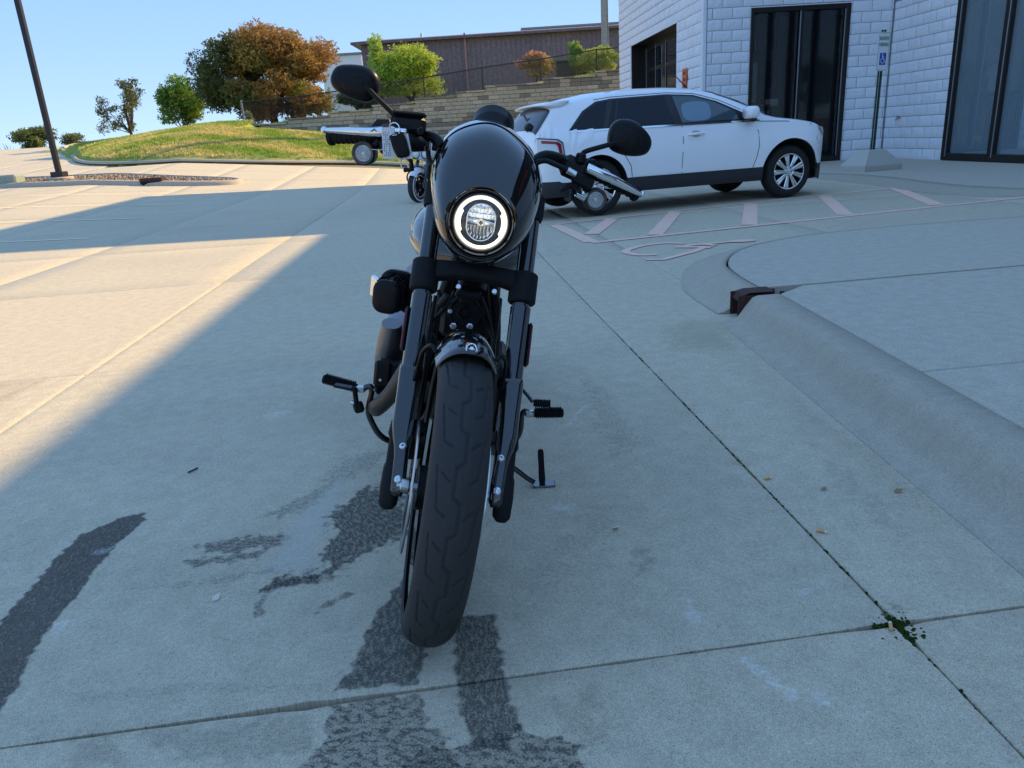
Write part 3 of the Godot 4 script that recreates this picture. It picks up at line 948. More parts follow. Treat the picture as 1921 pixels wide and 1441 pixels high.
func build_island() -> void:
	var isl := Node3D.new()
	isl.name = "traffic_island"
	add_child(isl)
	struct(isl)
	var out: Array = spline([Vector2(-27, -23.4), Vector2(-20, -22.75), Vector2(-14.3, -22.25), Vector2(-12.2, -21.75), Vector2(-9.3, -21.4), Vector2(-7.9, -21.5), Vector2(-7.3, -21.95), Vector2(-7.6, -22.6), Vector2(-9.5, -23.1), Vector2(-12.2, -23.75), Vector2(-18, -24.8), Vector2(-27, -26.0)], 6)
	var n := out.size()
	var st := ST()
	var secs := []
	var inn := []
	for i in n:
		var t: Vector2 = (out[mini(i + 1, n - 1)] - out[maxi(i - 1, 0)]).normalized()
		var nn := Vector2(t.y, -t.x)     # inwards
		var o: Vector2 = out[i]
		var y := lot_y(o.x, o.y)
		var row := []
		for q in [[0.0, -0.02], [0.015, 0.07], [0.045, 0.115], [0.08, 0.13], [0.17, 0.132], [0.185, 0.06]]:
			var p: Vector2 = o + nn * q[0]
			row.append(Vector3(p.x, y + q[1], p.y))
		secs.append(row)
		inn.append(o + nn * 0.18)
	kerb_piece(st, secs)
	put(st, "kerb", M.kerb, isl)
	st = ST()
	smooth(st)
	for i in n / 2:
		var a: Vector2 = inn[i]; var b: Vector2 = inn[i + 1]; var c: Vector2 = inn[n - 2 - i]; var d: Vector2 = inn[n - 1 - i]
		for q in 1:
			quad(st, Vector3(a.x, lot_y(a.x, a.y) + 0.075, a.y), Vector3(b.x, lot_y(b.x, b.y) + 0.075, b.y), Vector3(c.x, lot_y(c.x, c.y) + 0.075, c.y), Vector3(d.x, lot_y(d.x, d.y) + 0.075, d.y))
	put(st, "gravel_bed", M.dirt, isl)
	# loose stones
	var ms := ST()
	lathe(ms, X(Vector3.ZERO), [Vector2(0, -0.5), Vector2(0.75, -0.3), Vector2(1.0, 0.05), Vector2(0.6, 0.5), Vector2(0, 0.62)], 6, false)
	var stone := fin(ms)
	var xf := []
	var cl := []
	var ip := PackedVector2Array(inn)
	while xf.size() < 4200:
		var p := Vector2(rr(-20, -7.3), rr(-24.8, -21.3))
		if not Geometry2D.is_point_in_polygon(p, ip): continue
		if Vector2(p.x + 12.7, (p.y + 22.75)).length() < 0.42: continue
		var s := rr(0.018, 0.042)
		xf.append(Transform3D(Basis.from_euler(Vector3(rr(0, 6), rr(0, 6), rr(0, 6))).scaled(Vector3(s * rr(0.8, 1.4), s, s * rr(0.8, 1.4))), Vector3(p.x, lot_y(p.x, p.y) + 0.08 + rr(0, 0.02), p.y)))
		var t := rr(0.5, 1.5)
		cl.append(Color(t * rr(0.95, 1.1), t, t * rr(0.85, 1.0)))
	var g := multi(stone, xf, cl, "gravel", M.gravel, self)
	g.set_meta("kind", "stuff")
	tag(g, "brown and pale loose gravel filling the kerbed island", "gravel")
	st = ST()
	lathe(st, X(Vector3(-12.7, lot_y(-12.7, -22.75), -22.75)), [Vector2(0.36, 0), Vector2(0.36, 0.14), Vector2(0.33, 0.17), Vector2(0, 0.17)], 28)
	put(st, "pole_footing", M.kerb, isl)
	var dr := thing("island_drain", "low rusty brown steel drain cover on the gravel island kerb", "drain", Vector3(-9.55, lot_y(-9.55, -21.5), -21.62))
	st = ST()
	box(st, X(Vector3(0, 0.1, 0)), Vector3(0.62, 0.2, 0.34), 0.02)
	put(st, "cover_plate", M.rust_steel, dr)
	st = ST()
	box(st, X(Vector3(0, 0.06, 0.175)), Vector3(0.5, 0.09, 0.012), 0.003)
	put(st, "mouth_plate", M.black_void, dr)

func multi(mesh: Mesh, xf: Array, cl: Array, called: String, m: Material, parent: Node) -> MultiMeshInstance3D:
	var mm := MultiMesh.new()
	mm.transform_format = MultiMesh.TRANSFORM_3D
	mm.use_colors = true
	mm.mesh = mesh
	mm.instance_count = xf.size()
	for i in xf.size():
		mm.set_instance_transform(i, xf[i])
		mm.set_instance_color(i, cl[i])
	var o := MultiMeshInstance3D.new()
	o.name = numbered(called) if parent == self else called
	o.multimesh = mm
	o.material_override = m
	parent.add_child(o, true)
	return o

# ------------------------------------------------------------------ storefront of split-face block
const BH := 0.2275
const BW := 0.455
var block_meshes := []
var store: Node3D
var nblock := 0
var nrest: SurfaceTool

func make_block(seed_: int) -> ArrayMesh:
	var st := ST()
	smooth(st)
	var nu := 9
	var nv := 5
	var rows := []
	for j in nv + 1:
		var row := []
		for i in nu + 1:
			var u := float(i) / nu
			var v := float(j) / nv
			var e := minf(minf(u, 1 - u) * 2.0, minf(v, 1 - v))
			var d := 0.006 + 0.015 * smoothstep(0.0, 0.16, e)
			d += smoothstep(0.0, 0.2, e) * (0.011 * NZ.get_noise_3d(u * 3.0, v * 1.6, seed_ * 5.3) + 0.006 * NZ.get_noise_3d(u * 8.0, v * 5.0, seed_ * 9.1))
			row.append(Vector3(u - 0.5, v - 0.5, d))
		rows.append(row)
	grid(st, rows)
	flat(st)
	for i in nu:
		quad(st, rows[0][i] * Vector3(1, 1, 0), rows[0][i + 1] * Vector3(1, 1, 0), rows[0][i + 1], rows[0][i])
		quad(st, rows[nv][i + 1] * Vector3(1, 1, 0), rows[nv][i] * Vector3(1, 1, 0), rows[nv][i], rows[nv][i + 1])
	for j in nv:
		quad(st, rows[j + 1][0] * Vector3(1, 1, 0), rows[j][0] * Vector3(1, 1, 0), rows[j][0], rows[j + 1][0])
		quad(st, rows[j][nu] * Vector3(1, 1, 0), rows[j + 1][nu] * Vector3(1, 1, 0), rows[j + 1][nu], rows[j][nu])
	return fin(st)

# wall frame xf: x along, y up, z outwards. single(x, y) -> bool says which blocks are parts of their own
func block_wall(parent: Node, xf: Transform3D, x0: float, x1: float, y0: float, y1: float, holes: Array, shift: float, single: Rect2, mats: Array) -> void:
	var k0 := int(round((y0 - 0.06) / BH))
	var y := 0.06 + k0 * BH
	var k := k0
	while y < y1 - 0.02:
		var h := minf(BH, y1 - y)
		var x := x0 - (BW * 0.5 if k & 1 else 0.0) + shift
		while x > x0: x -= BW
		while x < x1:
			var spans := [[maxf(x, x0), minf(x + BW, x1)]]
			for hole: Rect2 in holes:
				if y + h * 0.5 > hole.position.y and y + h * 0.5 < hole.end.y:
					var ns := []
					for s in spans:
						if s[1] <= hole.position.x or s[0] >= hole.end.x: ns.append(s)
						else:
							if s[0] < hole.position.x: ns.append([s[0], hole.position.x])
							if s[1] > hole.end.x: ns.append([hole.end.x, s[1]])
					spans = ns
			for s in spans:
				var w: float = s[1] - s[0]
				if w < 0.03: continue
				var b := Basis.IDENTITY
				if R.randi() & 1: b = b.rotated(Vector3.BACK, PI)
				var t := xf * Transform3D(Basis.from_scale(Vector3(w - 0.011, h - 0.011, 1.0)) * b, Vector3((s[0] + s[1]) / 2, y + h / 2, 0))
				var me: ArrayMesh = block_meshes[R.randi() % block_meshes.size()]
				if single.has_point(Vector2((s[0] + s[1]) / 2, y + h / 2)) and nblock < 300:
					piece(me, "block" if nblock == 0 else "block_%03d" % nblock, mats[R.randi() % mats.size()], parent, t)
					nblock += 1
				else:
					nrest.append_from(me, 0, t)
			x += BW
		y += BH
		k += 1

func build_storefront() -> void:
	for i in 7: block_meshes.append(make_block(i))
	store = thing("storefront_building", "pale grey split-face block storefront with tall dark framed windows", "building", Vector3(9.08, 0, -18.38))
	store.rotation.y = 0.06
	nrest = ST()
	var bm := [M.block]
	for k in 3:
		var m2: StandardMaterial3D = M.block.duplicate()
		var c := 0.975 + 0.025 * k
		m2.albedo_color = lin(0.84 * c, 0.86 * c, 0.90 * c)
		bm.append(m2)
	# structure behind the block faces
	var H2 := 8.9
	var H1 := 7.88
	var st := ST()
	var wall := func(st: SurfaceTool, a: Vector3, b: Vector3) -> void:
		box(st, X((a + b) / 2), (b - a).abs())
	var wx0 := -3.29; var wx1 := -1.02; var wt := 3.44
	# window wall, around its opening
	wall.call(st, Vector3(-4.36, -0.2, -0.3), Vector3(wx0, H2, 0))
	wall.call(st, Vector3(wx1, -0.2, -0.3), Vector3(-0.003, H2, -0.002))
	wall.call(st, Vector3(wx0, wt, -0.3), Vector3(wx1, H2, -0.001))
	wall.call(st, Vector3(0, 3.9, -0.3), Vector3(8, H2, -0.004))
	# garage wall
	wall.call(st, Vector3(-4.358, -0.2, -2.0), Vector3(-4.06, H2, -0.302))
	wall.call(st, Vector3(-4.358, -0.2, -8.6), Vector3(-4.06, H2, -6.95))
	wall.call(st, Vector3(-4.357, 3.5, -6.95), Vector3(-4.06, H2, -2.0))
	# back and roof
	wall.call(st, Vector3(-4.06, -0.2, -8.6), Vector3(8, H2, -8.3))
	wall.call(st, Vector3(7.7, -0.2, -8.3), Vector3(8, H2, -0.31))
	wall.call(st, Vector3(-4.05, H2 - 0.3, -8.29), Vector3(7.69, H2 - 0.02, -0.31))
	# door wing
	wall.call(st, Vector3(0.002, -0.2, 0.0), Vector3(0.3, 3.9, 2.33))
	wall.call(st, Vector3(0.002, -0.2, 10.4), Vector3(0.3, 3.9, 40))
	wall.call(st, Vector3(7.7, -0.2, 0.01), Vector3(8, H1, 40))
	wall.call(st, Vector3(0.31, -0.2, 39.7), Vector3(7.69, H1, 39.99))
	put(st, "wall", M.mortar, store)
	st = ST()
	wall.call(st, Vector3(0.05, 3.9, 0.005), Vector3(0.45, H1, 40))
	wall.call(st, Vector3(0.46, H1 - 0.3, 0.01), Vector3(7.69, H1 - 0.03, 39.6))
	put(st, "fascia", M.bronze_frame, store)
	# interiors
	st = ST()
	wall.call(st, Vector3(-4.05, -0.05, -8.29), Vector3(7.69, 0.05, -0.31))
	wall.call(st, Vector3(0.31, -0.05, 0.0), Vector3(7.69, 0.05, 39.6))
	put(st, "floor", M.floor_dark, store)
	st = ST()
	wall.call(st, Vector3(-4.05, 3.75, -8.29), Vector3(7.69, 3.85, -0.31))
	wall.call(st, Vector3(0.31, 4.35, 0.0), Vector3(7.69, 4.45, 39.6))
	put(st, "ceiling", M.ceiling_dark, store)
	st = ST()
	wall.call(st, Vector3(-3.5, 0.051, -4.6), Vector3(7.69, 3.749, -4.5))
	wall.call(st, Vector3(4.5, 0.051, 0.0), Vector3(4.6, 4.349, 39.6))
	wall.call(st, Vector3(0.31, 0.051, -0.29), Vector3(7.69, 4.34, -0.05))
	put(st, "inner_wall", M.dark_wood, store)
	# block faces
	var WX := Transform3D(Basis.IDENTITY, Vector3(0, 0, 0))
	var DX := Transform3D(Basis(Vector3.BACK, Vector3.UP, Vector3.LEFT), Vector3.ZERO)        # x along +z, outwards -x
	var GX := Transform3D(Basis(Vector3.BACK, Vector3.UP, Vector3.LEFT), Vector3(-4.36, 0, 0))
	block_wall(store, WX, -4.285, -0.03, 0.06, 3.75, [Rect2(wx0, -1, wx1 - wx0, wt + 1)], 0.12, Rect2(-5, -1, 6, 4.7), bm)
	block_wall(store, DX, 0.03, 2.33, 0.06, 3.4, [], 0.2, Rect2(-1, -1, 4, 4.5), bm)
	block_wall(store, GX, -8.6, -0.075, 0.06, 5.3, [Rect2(-6.95, -1, 4.95, 4.5)], 0.0, Rect2(-2.6, -1, 3, 6.5), bm)
	block_wall(store, WX, -4.285, -0.03, 3.7, H2, [], 0.12, Rect2(0, 0, 0, 0), bm)
	block_wall(store, GX, -8.6, -0.075, 5.29, H2, [], 0.0, Rect2(0, 0, 0, 0), bm)
	block_wall(store, DX, 0.03, 2.33, 3.38, 3.9, [], 0.2, Rect2(0, 0, 0, 0), bm)
	block_wall(store, DX, 10.4, 30.0, 0.06, 3.9, [], 0.0, Rect2(0, 0, 0, 0), bm)
	var rest := put(nrest, "block_courses", M.block, store)
	rest.set_meta("kind", "stuff")
	# corner bead and control joints
	st = ST()
	box(st, X(Vector3(-4.345, H2 / 2, -0.02)), Vector3(0.09, H2, 0.11), 0.012)
	put(st, "corner_trim", M.block, store)
	st = ST()
	box(st, X(Vector3(-0.012, H2 / 2, 0.012)), Vector3(0.03, H2, 0.03), 0.005)
	put(st, "corner_joint", M.mortar, store)
	# coping
	st = ST()
	box(st, X(Vector3(1.8, H2 - 0.02, -4.3)), Vector3(12.4, 0.1, 8.75), 0.02)
	put(st, "coping", M.bronze_frame, store)

	# window of the front wall
	var win := Node3D.new(); win.name = "window"; store.add_child(win)
	st = ST()
	var zf := -0.03
	box(st, X(Vector3(wx0 + 0.035, wt / 2 + 0.04, zf)), Vector3(0.07, wt - 0.08, 0.13), 0.006)
	box(st, X(Vector3(wx1 - 0.05, wt / 2 + 0.04, zf)), Vector3(0.1, wt - 0.08, 0.13), 0.006)
	box(st, X(Vector3((wx0 + wx1) / 2, wt - 0.055, zf - 0.002)), Vector3(wx1 - wx0 - 0.01, 0.1, 0.125), 0.006)
	box(st, X(Vector3((wx0 + wx1) / 2, 0.13, zf - 0.002)), Vector3(wx1 - wx0 - 0.01, 0.12, 0.125), 0.006)
	box(st, X(Vector3(-2.12, wt / 2 + 0.04, zf - 0.004)), Vector3(0.065, wt - 0.1, 0.12), 0.006)
	put(st, "frame", M.bronze_frame, win)
	st = ST()
	box(st, X(Vector3(-2.165, wt / 2 + 0.04, zf + 0.045)), Vector3(0.022, wt - 0.3, 0.03), 0.003)
	box(st, X(Vector3(wx1 - 0.108, wt / 2 + 0.04, zf + 0.03)), Vector3(0.018, wt - 0.3, 0.03), 0.003)
	put(st, "alu_bead", M.alu_strip, win)
	for q in [[wx0 + 0.07, -2.155], [-2.085, wx1 - 0.1]]:
		st = ST()
		box(st, X(Vector3((q[0] + q[1]) / 2, wt / 2 + 0.04, zf - 0.02)), Vector3(q[1] - q[0], wt - 0.3, 0.008))
		put(st, "pane", M.glass, win)
	st = ST()
	box(st, X(Vector3((wx0 + wx1) / 2, wt + 0.005, 0.012)), Vector3(wx1 - wx0 + 0.02, 0.018, 0.05), 0.004)
	put(st, "lintel", M.block, win)

	# overhead door of the garage, set back in its opening
	var gd := Node3D.new(); gd.name = "overhead_door"; store.add_child(gd)
	st = ST()
	box(st, X(Vector3(-4.1, 1.75, -6.93)), Vector3(0.5, 3.5, 0.03))
	box(st, X(Vector3(-4.1, 1.75, -2.02)), Vector3(0.5, 3.5, 0.03))
	box(st, X(Vector3(-4.1, 3.485, -4.475)), Vector3(0.5, 0.025, 4.86))
	put(st, "jamb", M.bronze_frame, gd)
	st = ST()
	box(st, X(Vector3(-4.365, 1.75, -6.945)), Vector3(0.03, 3.5, 0.03), 0.004)
	box(st, X(Vector3(-4.365, 1.75, -2.005)), Vector3(0.03, 3.5, 0.03), 0.004)
	box(st, X(Vector3(-4.367, 3.492, -4.475)), Vector3(0.028, 0.04, 4.9), 0.004)
	put(st, "edge_trim", M.block, gd)
	st = ST()
	var gz := [-6.9, -5.8, -4.7, -3.6, -2.5, -2.05]
	for z in gz:
		box(st, X(Vector3(-3.88, 1.72, z)), Vector3(0.05, 3.4, 0.06), 0.006)
	for y in [0.1, 0.76, 1.42, 2.08, 2.74, 3.4]:
		box(st, X(Vector3(-3.882, y, -4.475)), Vector3(0.048, 0.1 if y < 3.3 else 0.2, 4.8), 0.006)
	put(st, "frame", M.bronze_frame, gd)
	for z in gz.slice(0, 5):
		st = ST()
		for s in [-0.034]:
			box(st, X(Vector3(-3.912, 1.72, z + 0.034)), Vector3(0.012, 3.3, 0.018), 0.003)
		put(st, "alu_bead", M.alu_strip, gd)
	for i in 5:
		for y in [0.43, 1.09, 1.75, 2.41, 3.02]:
			st = ST()
			box(st, X(Vector3(-3.885, y, (gz[i] + gz[i + 1]) / 2)), Vector3(0.008, 0.6, gz[i + 1] - gz[i] - 0.05))
			put(st, "pane", M.glass, gd)

	# tall glazing of the door wing
	var gw := Node3D.new(); gw.name = "shop_window"; store.add_child(gw)
	var ht := 4.3
	st = ST()
	var posts := [[2.33, 2.50], [3.72, 3.88], [5.25, 5.40], [6.8, 6.95], [8.4, 8.55], [10.23, 10.4]]
	for q in posts:
		box(st, X(Vector3(0.02, ht / 2 + 0.05, (q[0] + q[1]) / 2)), Vector3(0.16, ht - 0.06, q[1] - q[0]), 0.008)
	box(st, X(Vector3(0.018, 0.14, 6.36)), Vector3(0.15, 0.15, 8.0), 0.008)
	put(st, "frame", M.bronze_frame, gw)
	st = ST()
	for q in posts:
		box(st, X(Vector3(-0.062, ht / 2 + 0.05, q[1] - 0.03)), Vector3(0.012, ht - 0.2, 0.022), 0.003)
	put(st, "alu_bead", M.alu_strip, gw)
	for i in 5:
		st = ST()
		box(st, X(Vector3(0.03, ht / 2 + 0.1, (posts[i][1] + posts[i + 1][0]) / 2)), Vector3(0.008, ht - 0.2, posts[i + 1][0] - posts[i][1]))
		put(st, "pane", M.glass_mirror, gw)
	# wall tap
	var tp := Node3D.new(); tp.name = "wall_tap"; tp.position = Vector3(-0.03, 0.93, 0.66); store.add_child(tp)
	st = ST()
	tube(st, [Vector3(0.04, 0.02, 0), Vector3(-0.05, 0.01, 0), Vector3(-0.09, -0.03, 0)], 0.02, 8)
	put(st, "spout", M.downspout, tp)
	st = ST()
	lathe(st, X(Vector3(-0.05, 0.03, 0)), [Vector2(0.008, 0), Vector2(0.008, 0.02), Vector2(0.03, 0.022), Vector2(0.03, 0.03), Vector2(0, 0.032)], 12)
	put(st, "handle", M.bronze_frame, tp)
	# letters on the fascia, out of the frame but mirrored in the bike's paint
	var tm := MeshInstance3D.new()
	tm.name = "sign_letters"
	tm.mesh = text_mesh("HARLEY-DAVIDSON", 1.1, 0.06)
	tm.material_override = M.red_orange_letter
	tm.transform = Transform3D(Basis(Vector3.BACK, Vector3.UP, Vector3.LEFT), Vector3(0.0, 5.3, 17.5))
	store.add_child(tm)

	store_contents()

func in_store(p: Vector3) -> Vector3:
	return store.transform * p

func store_thing(called: String, label: String, cat: String, p: Vector3) -> Node3D:
	var t := thing(called, label, cat, in_store(p))
	t.rotation.y = 0.06
	return t

func store_contents() -> void:
	# orange notice on the pillar
	var t := store_thing("orange_notice", "narrow orange notice with dark lines of text on the block pillar", "sign", Vector3(-4.41, 1.86, -1.22))
	var st := ST()
	box(st, X(Vector3(0, 0.25, 0)), Vector3(0.012, 0.5, 0.33), 0.003)
	put(st, "panel", M.orange, t)
	st = ST()
	for k in 3:
		for q in 3:
			box(st, X(Vector3(-0.0075, 0.40 - k * 0.14 + rr(-0.01, 0.01), -0.07 + q * 0.07)), Vector3(0.004, 0.07, 0.035))
	put(st, "dark_print", M.black_print, t)
	# things seen through the front window
	t = store_thing("window_sign", "black window sign with orange border and white letters above the car bonnet", "sign", Vector3(-2.98, 0.98, -0.26))
	st = ST()
	box(st, X(Vector3(0, 0.22, 0)), Vector3(0.62, 0.44, 0.02), 0.004)
	put(st, "board", M.black_print, t)
	st = ST()
	for q in [[0, 0.43, 0.60, 0.03], [0, 0.015, 0.60, 0.03]]:
		box(st, X(Vector3(q[0], q[1], 0.0125)), Vector3(q[2], q[3], 0.006))
	for q in [-0.29, 0.29]:
		box(st, X(Vector3(q, 0.22, 0.0128)), Vector3(0.035, 0.38, 0.006))
	put(st, "border", M.orange, t)
	var tm := MeshInstance3D.new()
	tm.name = "lettering"
	tm.mesh = text_mesh("ON", 0.27, 0.006)
	tm.material_override = M.white_print
	tm.position = Vector3(0.11, 0.2, 0.014)
	t.add_child(tm)
	t = store_thing("house_board", "brown board shaped like a small house behind the front window", "board", Vector3(-2.52, 0.6, -0.55))
	st = ST()
	prism(st, X(Vector3.ZERO), PackedVector2Array([Vector2(-0.19, 0), Vector2(0.19, 0), Vector2(0.19, 1.0), Vector2(0.1, 1.06), Vector2(0.08, 1.16), Vector2(0, 1.24), Vector2(-0.08, 1.16), Vector2(-0.1, 1.06), Vector2(-0.19, 1.0)]), 0.02, 0.003)
	put(st, "board", M.rust_steel, t)
	st = ST()
	box(st, X(Vector3(0, 0.86, 0.0235)), Vector3(0.32, 0.15, 0.006))
	put(st, "label", M.white_print, t)
	t = store_thing("wall_poster", "pale poster with an orange foot behind the left window pane", "poster", Vector3(-3.02, 1.25, -0.75))
	st = ST()
	box(st, X(Vector3(0, 0.62, 0)), Vector3(0.42, 1.0, 0.01), 0.002)
	put(st, "sheet", M.cloth_white, t)
	st = ST()
	box(st, X(Vector3(-0.02, 0.1, 0.0015)), Vector3(0.38, 0.28, 0.011), 0.002)
	put(st, "orange_band", M.orange, t)
	# roof timbers of the showroom
	t = store_thing("showroom_timbers", "dark brown timber posts and braces inside the front window", "timber frame", Vector3(-2.4, 0.06, -2.2))
	for q in [-0.62, 0.18, 0.72, 1.15]:
		st = ST()
		box(st, X(Vector3(q, 1.8, 0)), Vector3(0.14, 3.6, 0.14), 0.01)
		put(st, "post", M.dark_wood, t)
	st = ST()
	box(st, X(Vector3(-0.2, 1.7, 0.02), Basis(Vector3.BACK, -0.75)), Vector3(0.12, 1.3, 0.1), 0.01)
	put(st, "brace", M.dark_wood, t)
	st = ST()
	box(st, X(Vector3(0.2, 2.55, 0.04)), Vector3(2.6, 0.3, 0.12), 0.01)
	put(st, "beam", M.dark_wood, t)
	# right-hand glazing: shirt, bucket, rack
	t = store_thing("display_rack", "black wire rack with upright rods behind the right window", "rack", Vector3(0.62, 0.06, 3.6))
	st = ST()
	box(st, X(Vector3(0, 1.22, 0)), Vector3(0.5, 0.05, 2.4), 0.006)
	put(st, "shelf", M.bronze_frame, t)
	for k in 2:
		st = ST()
		box(st, X(Vector3(0.0, 0.6, -1.1 + 2.2 * k)), Vector3(0.05, 1.2, 0.05), 0.006)
		put(st, "post", M.bronze_frame, t)
	for k in 30:
		st = ST()
		cyl(st, Vector3(-0.22, 0.2, -1.05 + k * 0.072), Vector3(-0.22, 1.19, -1.05 + k * 0.072), 0.006, 6)
		put(st, "rod", M.alu_strip, t)
	t = store_thing("white_shirt", "white t-shirt hanging behind the right window pane", "t-shirt", Vector3(0.5, 1.34, 2.95))
	st = ST()
	var D := Transform3D(Basis(Vector3.BACK, Vector3.UP, Vector3.LEFT), Vector3.ZERO)
	var sh := [Vector2(-0.17, 0), Vector2(0.19, 0.01), Vector2(0.18, 0.3), Vector2(0.26, 0.27), Vector2(0.3, 0.36), Vector2(0.16, 0.47), Vector2(0.07, 0.5), Vector2(0.0, 0.475), Vector2(-0.07, 0.5), Vector2(-0.16, 0.47), Vector2(-0.29, 0.36), Vector2(-0.25, 0.27), Vector2(-0.18, 0.3)]
	prism(st, D, PackedVector2Array(sh), 0.05, 0.02)
	put(st, "shirt", M.cloth_white, t)
	t = store_thing("orange_bucket", "orange plastic bucket with black handle on the rack shelf", "bucket", Vector3(0.55, 1.305, 3.98))
	st = ST()
	lathe(st, X(Vector3.ZERO), [Vector2(0, 0), Vector2(0.105, 0.0), Vector2(0.135, 0.2), Vector2(0.143, 0.2), Vector2(0.143, 0.225), Vector2(0.13, 0.225), Vector2(0.1, 0.01), Vector2(0, 0.008)], 28)
	put(st, "bucket", M.orange, t)
	st = ST()
	var hp := []
	for k in 9:
		var a := PI * k / 8
		hp.append(Vector3(-0.13 * sin(a) * 0.9 - 0.02, 0.2 - 0.09 * sin(a), -0.14 * cos(a)))
	tube(st, hp, 0.005, 6)
	put(st, "handle", M.black_print, t)

# ------------------------------------------------------------------ lawn bank, retaining wall, fence, trees, buildings behind
const WZ := -34.8
var kerb_line := [Vector2(14, -29.7), Vector2(4, -30.0), Vector2(-2, -30.3), Vector2(-5.3, -30.4), Vector2(-8.5, -28.9), Vector2(-12.1, -28.3), Vector2(-14.6, -29.3), Vector2(-16.6, -31.6), Vector2(-18.6, -35.0), Vector2(-21.0, -39.0), Vector2(-24.5, -45.0), Vector2(-27, -52)]
var kerb_pts := []
const STEP_X := [-10.75, -9.04, -7.19, -5.27, -3.42, -1.60, -0.31, 2.21, 4.50, 8.0]
const CO := 0.163

func wall_top(x: float) -> float:
	var k := 0
	for i in STEP_X.size() - 1:
		if x >= STEP_X[i]: k = i
	return 2.15 + k * CO

func kerb_dist(p: Vector2) -> float:
	var d := 1e9
	for i in kerb_pts.size() - 1:
		var q := Geometry2D.get_closest_point_to_segment(p, kerb_pts[i], kerb_pts[i + 1])
		d = minf(d, q.distance_to(p))
	return d

func bank_y(x: float, z: float) -> float:
	var d := kerb_dist(Vector2(x, z))
	var base := lot_y(x, z) + 0.13
	# front lawn
	var f := base + 1.25 * (1.0 - exp(-d / 3.2)) * clampf((-x + 3.0) / 9.0, 0.25, 1.0)
	f = minf(f, 2.35)
	if x > -10.5: f = minf(f, 2.02 + (x + 10.5) * -0.11)
	if x < -13.0: f = lerpf(f, minf(f, 2.25 + (x + 13.0) * 0.07), 0.8)
	# terrace behind the wall
	var tx := interp([-20.0, -10.7, -9.9, -8.1, -6.2, -4.3, -2.5, -0.95, 0.95, 3.35, 5.0, 12.0], [2.0, 2.14, 2.2, 2.33, 2.47, 2.63, 2.8, 2.97, 3.1, 3.3, 3.48, 3.6], x)
	var back := tx + 0.02 * maxf(0.0, -z - 36.0)
	var w := smoothstep(-11.6, -10.6, x)
	var t: float
	if z > WZ - 0.06: t = 0.0
	elif z < WZ - 0.16: t = 1.0
	else: t = (WZ - 0.06 - z) / 0.1
	var soft := smoothstep(-33.5, -37.0, z)
	return lerpf(lerpf(f, back, soft * 0.6), lerpf(f, back, t), w)

